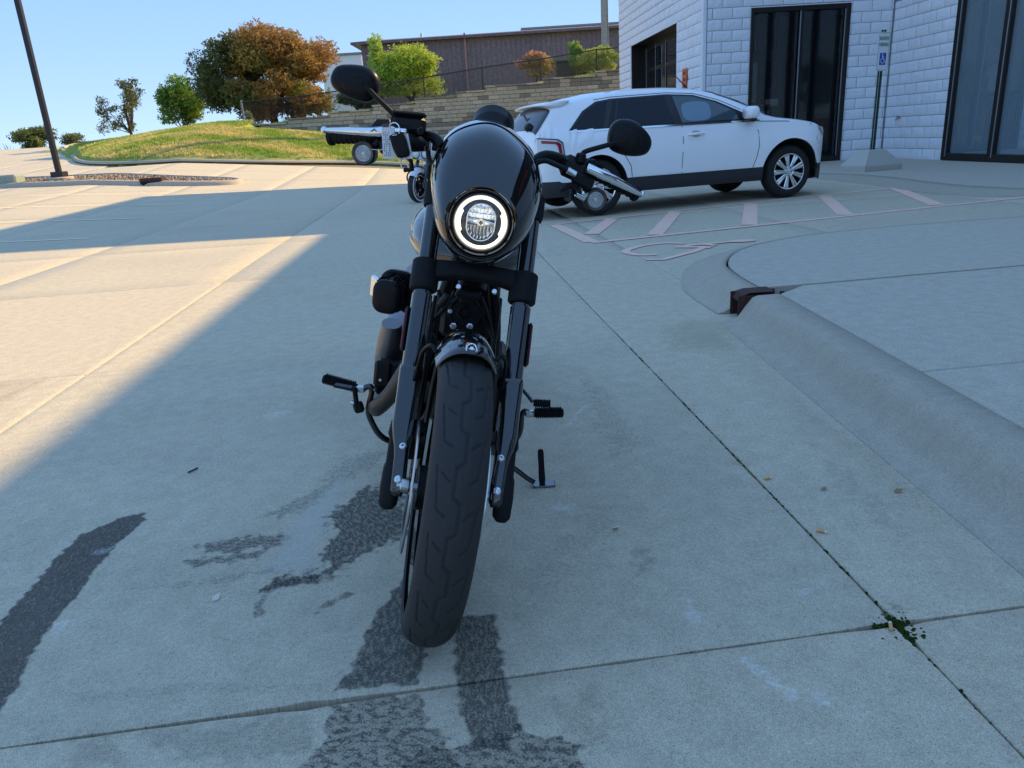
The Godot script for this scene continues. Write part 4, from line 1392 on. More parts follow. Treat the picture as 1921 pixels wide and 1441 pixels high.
func build_hillside() -> void:
	kerb_pts = spline(kerb_line, 5)
	# kerb of the lawn
	var st := ST()
	var secs := []
	var n := kerb_pts.size()
	for i in n:
		var t: Vector2 = (kerb_pts[mini(i + 1, n - 1)] - kerb_pts[maxi(i - 1, 0)]).normalized()
		var nn := Vector2(-t.y, t.x)
		var o: Vector2 = kerb_pts[i]
		var y := lot_y(o.x, o.y)
		var row := []
		for q in [[0.19, 0.06], [0.17, 0.135], [0.08, 0.14], [0.04, 0.125], [0.015, 0.08], [0.0, 0.0], [-0.45, -0.004]]:
			var p: Vector2 = o - nn * q[0]
			row.append(Vector3(p.x, lot_y(p.x, p.y) + q[1] + (0.004 if q[0] < 0 else 0.0), p.y))
		secs.append(row)
	kerb_piece(st, secs)
	var kb := put(st, "lawn_kerb", M.kerb, self)
	struct(kb)
	# bank: one height field with a step at the wall
	var xs := []
	var x := -46.0
	while x < 30.0:
		xs.append(x)
		x += 0.4 if x > -24 and x < 8 else 1.5
	var zs := []
	var z := -27.5
	while z > -80.0:
		zs.append(z)
		var nz := z - (0.3 if z > -40 else 1.5)
		for s in [WZ - 0.06, WZ - 0.16]:
			if z > s and nz < s: zs.append(s)
		z = nz
	st = ST()
	smooth(st)
	var P := []
	var inside := []
	var left := PackedVector2Array()
	for p: Vector2 in kerb_pts: left.append(p)
	left.append(Vector2(-27, -90)); left.append(Vector2(40, -90)); left.append(Vector2(40, -29))
	for zz in zs:
		var row := []
		var ir := []
		for xx in xs:
			var ins := Geometry2D.is_point_in_polygon(Vector2(xx, zz), left)
			ir.append(ins)
			row.append(Vector3(xx, bank_y(xx, zz) if ins else lot_y(xx, zz) - 0.1, zz))
		P.append(row); inside.append(ir)
	for j in zs.size() - 1:
		for i in xs.size() - 1:
			if not (inside[j][i] or inside[j][i + 1] or inside[j + 1][i] or inside[j + 1][i + 1]): continue
			for p: Vector3 in [P[j][i], P[j][i + 1], P[j + 1][i + 1], P[j][i], P[j + 1][i + 1], P[j + 1][i]]:
				var q := NZ.get_noise_2d(p.x * 0.22, p.z * 0.9)
				var dry := clampf(0.5 + q * 1.3, 0, 1)
				st.set_color(Color(0.75, 1.0, 0.75).lerp(Color(1.65, 1.15, 1.25), dry))
				st.add_vertex(p)
	var bank := put(st, "lawn_bank", M.lawn, self)
	struct(bank)
	# blades
	var bl := ST()
	smooth(bl)
	for k in 5:
		var a := k * 1.3
		var o := Vector3(cos(a * 2.0) * 0.05, 0, sin(a * 2.0) * 0.05)
		var w := Vector3(cos(a), 0, sin(a)) * 0.016
		var lean := Vector3(sin(a * 3.1) * 0.03, 0.06 + 0.02 * sin(a * 5.0), cos(a * 1.7) * 0.03)
		tri(bl, o - w, o + w, o + lean)
	var tuft := fin(bl)
	var xf := []
	var cl := []
	while xf.size() < 52000:
		var p := Vector2(rr(-22, 6), rr(-43.0, -27.8))
		if not Geometry2D.is_point_in_polygon(p, left): continue
		if p.y < -37.0 and R.randf() < 0.6: continue
		if kerb_dist(p) < 0.2: continue
		if p.x > -10.9 and absf(p.y - WZ + 0.2) < 0.35: continue
		var s := rr(0.7, 1.4)
		xf.append(Transform3D(Basis(Vector3.UP, rr(0, TAU)).scaled(Vector3(s, s * rr(0.8, 1.3), s)), Vector3(p.x, bank_y(p.x, p.y) - 0.005, p.y)))
		var dry := clampf(0.42 + NZ.get_noise_2d(p.x * 0.22, p.y * 0.9) * 1.5 + rr(-0.25, 0.25), 0, 1)
		var c := Color(0.30, 0.42, 0.07).lerp(Color(0.72, 0.60, 0.25), dry) * rr(0.75, 1.2)
		cl.append(c)
	var g := multi(tuft, xf, cl, "lawn_grass", M.grass, self)
	g.set_meta("kind", "stuff")
	tag(g, "short green and straw coloured grass on the sunlit bank", "grass")

	retaining_wall()
	fence()
	metal_building()
	vegetation()

func retaining_wall() -> void:
	var w := thing("retaining_wall", "stepped tan concrete block retaining wall across the grass bank", "retaining wall", Vector3(0, 0, WZ))
	var bms := []
	for v in 5:
		var st := ST()
		box(st, X(Vector3(0, 0, -0.14)), Vector3(0.452, CO - 0.012, 0.28), 0.008)
		bms.append(fin(st))
	var cap := ST()
	box(cap, X(Vector3(0, 0, -0.13)), Vector3(0.452, 0.07, 0.32), 0.01)
	var capm := fin(cap)
	var bl := 0.455
	var cnt := 0
	var rest := ST()
	var rows := 16
	for r in rows:
		# course r counted down from the top course
		var top := 2.15 + (8 - r) * CO
		var x0 := -10.75
		for i in STEP_X.size() - 1:
			if 2.15 + i * CO >= top - 0.01:
				x0 = STEP_X[i]; break
		var x := x0 + (0.0 if r % 2 == 0 else -bl * 0.5)
		while x < 6.5:
			var a := maxf(x, x0)
			var b := x + bl
			if b - a > 0.06:
				var cx := (a + b) / 2
				var gy := bank_y(cx, WZ + 0.05)
				if top > gy + 0.01:
					var m: Material = M.wall_block
					var q := R.randf()
					if r == 9 or r == 10 or (top > 2.15 + 6.5 * CO) or (cx > 1.0 and top > 2.15 + 5.5 * CO): m = M.wall_block_dark if q < 0.8 else M.wall_block
					elif q < 0.2: m = M.wall_block_light
					elif q < 0.28: m = M.wall_block_dark
					var t := X(Vector3(cx, top - CO / 2, rr(-0.012, 0.012)), Basis.from_scale(Vector3((b - a - 0.006) / bl, 1, 1)))
					if cx > -11 and cx < 5.3 and cnt < 300:
						piece(bms[R.randi() % 5], "block" if cnt == 0 else "block_%03d" % cnt, m, w, t)
						cnt += 1
					else:
						rest.append_from(bms[0], 0, t)
			x += bl
	var o := put(rest, "block_courses", M.wall_block, w)
	o.set_meta("kind", "stuff")
	var cc := 0
	for i in STEP_X.size() - 1:
		var x: float = STEP_X[i] - 0.05
		while x < STEP_X[i + 1] - 0.06:
			var b := minf(x + bl, STEP_X[i + 1] - 0.06)
			piece(capm, "cap_block" if cc == 0 else "cap_block_%03d" % cc, M.wall_block_dark if R.randf() < 0.6 else M.wall_block, w, X(Vector3((x + b) / 2, 2.15 + i * CO + 0.036, 0.03), Basis.from_scale(Vector3((b - x - 0.006) / bl, 1, 1))))
			cc += 1
			x = b

func fence() -> void:
	var f := thing("chain_link_fence", "black chain-link fence running along the top of the block wall", "fence")
	var fz := -35.6
	var px := [-11.17, -8.45, -5.75, -3.05, -0.45, 2.12, 4.6, 7.2]
	var hgt := 1.03
	var tops := []
	for i in px.size():
		var x: float = px[i]
		var y := bank_y(x, fz)
		var st := ST()
		cyl(st, Vector3(x, y - 0.05, fz), Vector3(x, y + hgt + (0.05 if i == 0 else 0.0), fz), 0.045 if i == 0 else 0.03, 10)
		if i == 0:
			cyl(st, Vector3(x, y - 0.02, fz), Vector3(x, y + 0.03, fz), 0.14, 12)
		put(st, "post", M.galvanised if i == 0 else M.fence_black, f)
		tops.append(Vector3(x, y + hgt - 0.03, fz))
	var st := ST()
	tube(st, tops, 0.024, 8)
	put(st, "top_rail", M.fence_black, f)
	for i in px.size() - 1:
		st = ST()
		flat(st)
		var a: Vector3 = tops[i]
		var b: Vector3 = tops[i + 1]
		var L := b.x - a.x
		var hh := hgt - 0.06
		var pitch := 0.075
		var k := -int(hh / pitch) - 1
		while k * pitch < L:
			for dirn in [1.0, -1.0]:
				var u0 := k * pitch
				var u1 := u0 + hh * 0.62
				var v0 := 0.0
				var v1 := hh
				if u0 < 0.0: v0 = -u0 / 0.62; u0 = 0.0
				if u1 > L: v1 -= (u1 - L) / 0.62; u1 = L
				if v1 <= v0: continue
				if dirn < 0: var sv := v0; v0 = hh - v0; v1 = hh - v1; v0 = v0 + 0.0; sv = 0.0
				var p0 := Vector3(a.x + u0, lerpf(a.y, b.y, u0 / L) - hh + v0, fz + 0.004 * dirn)
				var p1 := Vector3(a.x + u1, lerpf(a.y, b.y, u1 / L) - hh + v1, fz + 0.004 * dirn)
				var d := (p1 - p0).normalized()
				var s := Vector3(-d.y, d.x, 0) * 0.0042
				var dz := Vector3(0, 0, 0.0035)
				quad(st, p0 + s, p0 - s + dz * 0, p1 - s, p1 + s)
				quad(st, p0 + dz, p0 - s, p1 - s, p1 + dz)
				quad(st, p0 + s, p0 + dz, p1 + dz, p1 + s)
			k += 1
		put(st, "wire_mesh", M.fence_black, f)

func metal_building() -> void:
	var b := thing("metal_building", "long dark maroon ribbed metal building behind the chain-link fence", "building", Vector3(-7.9, 2.6, -50))
	b.rotation.y = -0.012
	var L := 30.0
	var H := 4.28
	var pw := 0.92
	# ribbed sheet, one mesh shared by all sheets
	var st := ST()
	flat(st)
	var prof := []
	for k in 3:
		var o := k * pw / 3.0
		prof.append_array([Vector2(o, 0), Vector2(o + 0.20, 0), Vector2(o + 0.225, 0.035), Vector2(o + 0.275, 0.035), Vector2(o + 0.3, 0)])
	prof.append(Vector2(pw, 0))
	for i in prof.size() - 1:
		var p: Vector2 = prof[i]; var q: Vector2 = prof[i + 1]
		quad(st, Vector3(p.x, 0, p.y), Vector3(q.x, 0, q.y), Vector3(q.x, H, q.y), Vector3(p.x, H, p.y))
	var sheet := fin(st)
	var mats := [M.metal_siding]
	for k in 3:
		var m: StandardMaterial3D = M.metal_siding.duplicate()
		var c := 0.93 + 0.07 * k
		m.albedo_color = lin(0.30 * c, 0.205 * c, 0.21 * c)
		mats.append(m)
	for i in int(L / pw):
		piece(sheet, "wall_sheet" if i == 0 else "wall_sheet_%03d" % i, mats[R.randi() % 4], b, X(Vector3(i * pw, 0, 0.02)))
	st = ST()
	box(st, X(Vector3(L / 2, H / 2, -6)), Vector3(L - 0.1, H - 0.05, 11.96))
	put(st, "core_wall", M.metal_siding, b)
	# low gable roof and its rake at the left end
	st = ST()
	prism(st, Transform3D(Basis(Vector3.FORWARD, Vector3.UP, Vector3.RIGHT), Vector3(-0.55, 0, 0)), PackedVector2Array([Vector2(-0.35, H + 0.02), Vector2(12.35, H + 0.02), Vector2(12.35, H + 0.14), Vector2(6.0, H + 0.95), Vector2(-0.35, H + 0.14)]), L + 0.8, 0.02)
	put(st, "roof", M.siding_trim, b)
	st = ST()
	box(st, X(Vector3(L / 2 - 0.1, H + 0.06, 0.38)), Vector3(L + 0.9, 0.16, 0.06), 0.01)
	put(st, "eave_trim", M.siding_trim, b)
	st = ST()
	box(st, X(Vector3(6.35, H / 2 + 0.15, 0.1)), Vector3(0.11, H + 0.3, 0.1), 0.01)
	put(st, "downspout", M.downspout, b)
	st = ST()
	box(st, X(Vector3(10.2, 2.1, 0.12)), Vector3(0.22, 0.14, 0.16), 0.02)
	put(st, "wall_light", M.white_metal, b)
	st = ST()
	for q in [[8.9, 0.75, 0.05, 0.9], [9.9, 0.75, 0.05, 0.9]]:
		box(st, X(Vector3(q[0], q[1], 0.09)), Vector3(q[2], q[3], 0.05), 0.005)
	box(st, X(Vector3(9.4, 1.2, 0.09)), Vector3(1.05, 0.05, 0.052), 0.005)
	put(st, "hatch_frame", M.galvanised, b)
	for k in [[0.9, 4.45], [3.6, 4.5]]:
		st = ST()
		cyl(st, Vector3(k[0], H + 0.1, -1.5), Vector3(k[0], H + 0.62, -1.5), 0.08, 10)
		put(st, "roof_vent", M.white_metal, b)
	# pale roofs beyond
	var far := thing("far_warehouse", "pale flat-roofed warehouse far behind the maroon building", "building", Vector3(9.0, 2.0, -78))
	st = ST()
	box(st, X(Vector3(0, 4.1, 0)), Vector3(12, 8.2, 6), 0.05)
	put(st, "wall", M.white_metal, far)
	st = ST()
	box(st, X(Vector3(0, 8.28, 0)), Vector3(12.3, 0.16, 6.3), 0.02)
	put(st, "roof_edge", M.galvanised, far)
	var far2 := thing("far_warehouse", "pale grey building end showing left of the maroon gable", "building", Vector3(-12.9, 2.0, -70))
	st = ST()
	box(st, X(Vector3(0.6, 3.0, 0)), Vector3(3.4, 6.4, 6), 0.05)
	put(st, "wall", M.white_metal, far2)
	st = ST()
	box(st, X(Vector3(0.6, 6.25, 0)), Vector3(3.7, 0.16, 6.3), 0.02)
	put(st, "roof_edge", M.galvanised, far2)

# ------------------------------------------------------------------ plants
var leaf_mesh: ArrayMesh
var needle_mesh: ArrayMesh

func leaf_shapes() -> void:
	var st := ST()
	flat(st)
	# a sprig: five leaves at odd angles, about one unit across
	for k in 5:
		var b := Basis.from_euler(Vector3(rr(-0.9, 0.9), rr(0, TAU), rr(-0.9, 0.9)))
		var o := Vector3(rr(-0.35, 0.35), rr(-0.35, 0.35), rr(-0.35, 0.35))
		var p := [Vector3(0, 0, -0.05), Vector3(0.15, 0.02, 0.14), Vector3(0, -0.04, 0.46), Vector3(-0.15, 0.02, 0.14)]
		tri(st, o + b * p[0], o + b * p[1], o + b * p[2])
		tri(st, o + b * p[0], o + b * p[2], o + b * p[3])
	leaf_mesh = fin(st)

# clumps: [centre, radius vector]; leaves scattered in shells of the clumps
func foliage(parent: Node, clumps: Array, count: int, size: float, cols: Array) -> void:
	var xf := []
	var cl := []
	var tot := 0.0
	for c in clumps: tot += pow(c[1].x * c[1].y * c[1].z, 0.62)
	for c in clumps:
		var n := int(count * pow(c[1].x * c[1].y * c[1].z, 0.62) / tot)
		var base: Color = cols[R.randi() % cols.size()]
		for i in n:
			var d := Vector3(rr(-1, 1), rr(-1, 1), rr(-1, 1))
			if d.length() < 0.05: continue
			d = d.normalized() * pow(R.randf(), 0.45)
			var wob := 1.0 + 0.35 * NZ.get_noise_3d(d.x * 1.6 + c[0].x, d.y * 1.6 + c[0].y, d.z * 1.6)
			var p: Vector3 = c[0] + d * c[1] * wob
			var s := size * rr(0.65, 1.35)
			xf.append(Transform3D(Basis.from_euler(Vector3(rr(0, TAU), rr(0, TAU), rr(0, TAU))).scaled(Vector3.ONE * s), p))
			var q: Color = base.lerp(cols[R.randi() % cols.size()], 0.35)
			cl.append(q * rr(0.75, 1.25))
	var o := multi(leaf_mesh, xf, cl, "crown", M.leaf, parent)
	o.set_meta("kind", "stuff")

func limbs(parent: Node, base: Vector3, clumps: Array, r0: float, fork: float) -> void:
	var st := ST()
	var mid := base + Vector3(rr(-0.1, 0.1), fork, rr(-0.1, 0.1))
	tube(st, [base - Vector3(0, 0.2, 0), base + Vector3(0, fork * 0.5, 0), mid], [r0 * 1.25, r0, r0 * 0.85], 8, false)
	for c in clumps:
		var e: Vector3 = c[0]
		var m := mid.lerp(e, 0.5) + Vector3(rr(-0.15, 0.15), rr(0.0, 0.25), rr(-0.15, 0.15))
		tube(st, [mid, m, e], [r0 * 0.45, r0 * 0.25, r0 * 0.08], 6, false)
	put(st, "trunk", M.bark, parent)

func tree(called: String, label: String, cat: String, at: Vector3, size: Vector3, nclump: int, count: int, leaf: float, cols: Array, fork: float, r0: float, group := "", lean := 0.0) -> Node3D:
	var t := thing(called, label, cat, at, group)
	var cl := []
	for k in nclump:
		var d := Vector3(rr(-1, 1), rr(-1, 1), rr(-1, 1)).normalized() * pow(R.randf(), 0.4)
		var f := 1.0 - 0.25 * absf(d.y)
		var c := Vector3(d.x * size.x * 0.5 * 0.74 * f, fork + (size.y - fork) * (0.5 + 0.40 * d.y), d.z * size.z * 0.5 * 0.74 * f)
		c.x += lean * (c.y / size.y)
		var r := rr(0.15, 0.27)
		cl.append([c, Vector3(size.x * r, (size.y - fork) * r * 0.8, size.z * r)])
	limbs(t, Vector3.ZERO, cl.slice(0, mini(9, cl.size())), r0, fork * 0.8)
	foliage(t, cl, count, leaf, cols)
	return t

func vegetation() -> void:
	leaf_shapes()
	var by := func(x: float, z: float) -> Vector3: return Vector3(x, bank_y(x, z) if z > -79 else 2.2, z)
	# big turning maple: dark side clumps and rust side clumps
	var t := thing("maple_tree", "large broad tree turning rust orange beside the grass bank", "tree", by.call(-11.6, -42.0))
	var cl := []
	var cl2 := []
	var cl3 := []
	for k in 74:
		var d := Vector3(rr(-1, 1), rr(-0.98, 1), rr(-1, 1)).normalized() * pow(R.randf(), 0.38)
		var f := sqrt(maxf(0.12, 1.0 - pow(maxf(0.0, d.y), 2.5)))
		var c := Vector3(d.x * 3.5 * f, 2.35 + d.y * 2.25, d.z * 3.0 * f)
		var r := Vector3(1.0, 0.72, 1.0) * rr(0.6, 1.15)
		var side := d.x + 0.35 * d.y + rr(-0.35, 0.35)
		if side > 0.25: cl.append([c, r])
		elif side > -0.25: cl3.append([c, r])
		else: cl2.append([c, r])
	limbs(t, Vector3.ZERO, cl.slice(0, 6) + cl2.slice(0, 6), 0.2, 0.7)
	foliage(t, cl, 11500, 0.2, [Color(0.40, 0.21, 0.07), Color(0.44, 0.29, 0.09), Color(0.42, 0.25, 0.07), Color(0.48, 0.35, 0.08)])
	foliage(t, cl3, 8000, 0.2, [Color(0.40, 0.20, 0.055), Color(0.28, 0.22, 0.055), Color(0.20, 0.20, 0.045)])
	foliage(t, cl2, 9500, 0.2, [Color(0.12, 0.14, 0.045), Color(0.17, 0.17, 0.05), Color(0.16, 0.17, 0.045)])
	tree("leafy_tree", "small bright green tree against the dark left side of the maple", "tree", by.call(-16.9, -43.5), Vector3(2.6, 3.0, 2.6), 16, 4200, 0.19, [Color(0.18, 0.32, 0.05), Color(0.30, 0.40, 0.07), Color(0.12, 0.22, 0.045)], 0.2, 0.09)
	# thin tree on the crest
	t = thing("young_tree", "thin sparse young tree standing alone on the grass crest", "tree", by.call(-21.0, -46.0))
	cl = []
	for k in 26:
		var a := rr(0, TAU)
		var h := rr(0.5, 3.4)
		var rad := (1.35 - 0.25 * absf(h - 1.6)) * sqrt(R.randf())
		cl.append([Vector3(cos(a) * rad * 1.15 - 0.35, h, sin(a) * rad), Vector3(0.36, 0.3, 0.36)])
	limbs(t, Vector3(0, 0, 0), cl, 0.07, 0.5)
	foliage(t, cl, 1500, 0.17, [Color(0.13, 0.14, 0.055), Color(0.19, 0.18, 0.075), Color(0.10, 0.12, 0.04)])
	t = thing("bare_snag", "short bare broken trunk beside the young tree", "tree trunk", by.call(-20.55, -45.0))
	var st := ST()
	tube(st, [Vector3(0, -0.2, 0), Vector3(-0.03, 1.0, 0), Vector3(-0.12, 2.0, 0)], [0.09, 0.075, 0.06], 8)
	put(st, "trunk", M.bark, t)
	tree("leafy_bush", "bright yellow-green bushy tree behind the fence by the maroon gable", "bush", by.call(-3.9, -37.6), Vector3(3.9, 2.6, 2.6), 26, 9000, 0.17, [Color(0.40, 0.50, 0.06), Color(0.55, 0.62, 0.08), Color(0.28, 0.40, 0.05)], 0.15, 0.07)
	tree("leafy_bush", "taller pale green shrub at the left end of the yellow-green bush", "bush", by.call(-5.3, -38.2), Vector3(1.7, 3.3, 1.6), 12, 3200, 0.16, [Color(0.36, 0.50, 0.10), Color(0.46, 0.56, 0.11)], 0.15, 0.05)
	tree("leafy_bush", "dull green undergrowth at the fence foot below the big mirror", "bush", by.call(-6.3, -37.2), Vector3(2.6, 1.2, 1.4), 12, 3000, 0.15, [Color(0.14, 0.17, 0.05), Color(0.22, 0.2, 0.07), Color(0.10, 0.13, 0.03)], 0.1, 0.04)
	tree("flowering_bush", "round bush with pink tipped leaves behind the fence", "bush", by.call(1.95, -37.6), Vector3(2.3, 1.55, 1.7), 16, 3600, 0.15, [Color(0.22, 0.28, 0.07), Color(0.36, 0.38, 0.11), Color(0.62, 0.28, 0.19), Color(0.5, 0.36, 0.14)], 0.3, 0.05)
	tree("leafy_bush", "yellow-green bush wrapped around the foot of the wooden pole", "bush", by.call(5.0, -38.4), Vector3(2.5, 1.4, 1.5), 14, 3600, 0.15, [Color(0.45, 0.52, 0.08), Color(0.30, 0.40, 0.07), Color(0.6, 0.58, 0.11)], 0.1, 0.05)
	tree("leafy_bush", "tall spiky green shrub left of the wooden pole", "bush", by.call(4.2, -38.7), Vector3(1.2, 1.9, 1.1), 9, 1700, 0.15, [Color(0.38, 0.5, 0.11), Color(0.26, 0.38, 0.09)], 0.1, 0.04)
	tree("fence_shrub", "small grey-green shrub at the end post of the fence", "shrub", by.call(-11.0, -35.9), Vector3(0.45, 0.75, 0.4), 5, 260, 0.1, [Color(0.3, 0.36, 0.28), Color(0.2, 0.27, 0.15)], 0.15, 0.015)
	# scrub on the skyline left of the lamp post and right of it
	tree("skyline_bush", "low green bush on the skyline behind the leaning lamp post", "bush", Vector3(-38.2, 2.0, -66), Vector3(3.4, 2.7, 2.4), 14, 2600, 0.26, [Color(0.14, 0.18, 0.05), Color(0.22, 0.24, 0.07)], 0.1, 0.06)
	tree("skyline_bush", "thin straggling bush where the grass bank meets the drive", "bush", Vector3(-34.8, 1.95, -66), Vector3(3.4, 1.7, 2.0), 9, 700, 0.24, [Color(0.18, 0.2, 0.08)], 0.1, 0.04)
	for q in [[-46.5, 5.0, 3.4, "bare grey-brown tree at the far left of the skyline"], [-42.6, 3.2, 2.2, "small bare shrub second from the left on the skyline"]]:
		t = thing("bare_tree", q[3], "tree", Vector3(q[0], 0.6, -70))
		st = ST()
		for k in 46:
			var a := rr(0, TAU)
			var e := Vector3(cos(a) * q[1] * 0.5 * rr(0.2, 1), q[2] * rr(0.5, 1.15), sin(a) * 1.2)
			tube(st, [Vector3(0, -0.2, 0), e * Vector3(0.35, 0.45, 0.3), e], [0.06, 0.035, 0.012], 4, false)
		put(st, "branches", M.bark, t)
	tree("skyline_bush", "pale scrub at the foot of the bare tree on the skyline", "bush", Vector3(-43.5, 1.2, -68), Vector3(6.0, 1.4, 2.0), 10, 1300, 0.25, [Color(0.24, 0.22, 0.12), Color(0.16, 0.18, 0.07)], 0.1, 0.03)
	# trees across the road behind the photographer, mirrored in glass and paint
	for k in 4:
		tree("roadside_tree", "broad green tree across the road behind the bike, number %s from the left" % ["one", "two", "three", "four", "five", "six", "seven"][k], "tree", Vector3(-42 + k * 11.5 + rr(-2, 2), -0.1, 58 + rr(-5, 6)), Vector3(7.5, rr(6.0, 8.0), 6.5), 14, 1500, 0.55, [Color(0.10, 0.16, 0.04), Color(0.16, 0.19, 0.05)], 1.4, 0.2, "roadside trees")

func build_backdrop() -> void:
	pass

func build_street_furniture() -> void:
	# lamp post on the island
	var y0 := lot_y(-12.7, -22.75) + 0.17
	var p := thing("lamp_post", "tall square dark bronze lamp post standing on the gravel island", "lamp post", Vector3(-12.7, y0, -22.75))
	var st := ST()
	box(st, X(Vector3(0, 4.1, 0)), Vector3(0.135, 8.2, 0.135), 0.008)
	put(st, "post", M.pole_bronze, p)
	st = ST()
	box(st, X(Vector3(0, 0.075, 0)), Vector3(0.34, 0.15, 0.34), 0.012)
	put(st, "base_cover", M.pole_bronze, p)
	st = ST()
	box(st, X(Vector3(-0.35, 8.2, 0)), Vector3(0.8, 0.16, 0.36), 0.03)
	put(st, "lamp_head", M.pole_bronze, p)
	st = ST()
	box(st, X(Vector3(-0.075, 0.82, 0.02)), Vector3(0.04, 0.05, 0.05), 0.005)
	put(st, "hand_hole", M.pole_bronze, p)
	# little green cover at the island's left end
	var g := thing("island_cover", "small pale green utility cover at the left end of the island", "utility cover", Vector3(-13.9, lot_y(-13.9, -22.5) + 0.05, -22.6))
	st = ST()
	box(st, X(Vector3(-0.1, 0.14, 0)), Vector3(0.5, 0.28, 0.5), 0.04)
	put(st, "cover", M.cover_green, g)
	# wooden pole beyond the fence, and wires overhead
	var u := thing("utility_pole", "weathered pale wooden utility pole behind the fence bushes", "utility pole", Vector3(5.6, 3.3, -40.0))
	st = ST()
	tube(st, [Vector3(0, -0.3, 0), Vector3(0, 5, 0), Vector3(0.02, 10.5, 0)], [0.18, 0.165, 0.14], 14)
	put(st, "pole", M.wood_pole, u)
	st = ST()
	cyl(st, Vector3(0.15, -0.2, 0.12), Vector3(0.14, 7.5, 0.12), 0.02, 8)
	put(st, "conduit", M.galvanised, u)
	var gb := thing("transformer_box", "dark green metal utility box behind the fence between two bushes", "utility box", Vector3(3.8, bank_y(3.8, -39.2), -39.2))
	st = ST()
	box(st, X(Vector3(0, 0.42, 0)), Vector3(1.45, 0.86, 1.2), 0.04)
	put(st, "cabinet", M.green_box, gb)
	st = ST()
	box(st, X(Vector3(0, 0.89, 0.03)), Vector3(1.52, 0.08, 1.3), 0.03)
	put(st, "lid", M.green_box, gb)
	for q in [[0.0, -25.5, 7.2, -13.0, 9.6, "lower black power line crossing the sky top left"], [0.0, -26, 8.1, -16.0, 9.5, "upper thin power line in the top left corner of the sky"]]:
		var w := thing("power_line", q[5], "cable")
		st = ST()
		var pts := []
		for k in 25:
			var f := k / 24.0
			var sg := 4.0 * f * (1 - f)
			if q[5].begins_with("lower"): pts.append(Vector3(lerpf(-45, 3, f), lerpf(9.6, 14.2, f) - 0.5 * sg, -40.0))
			else: pts.append(Vector3(lerpf(-45, 0, f), lerpf(11.4, 14.6, f) - 0.4 * sg, -40.5))
		tube(st, pts, 0.016, 5)
		put(st, "wire", M.cable, w)
	reserved_sign()

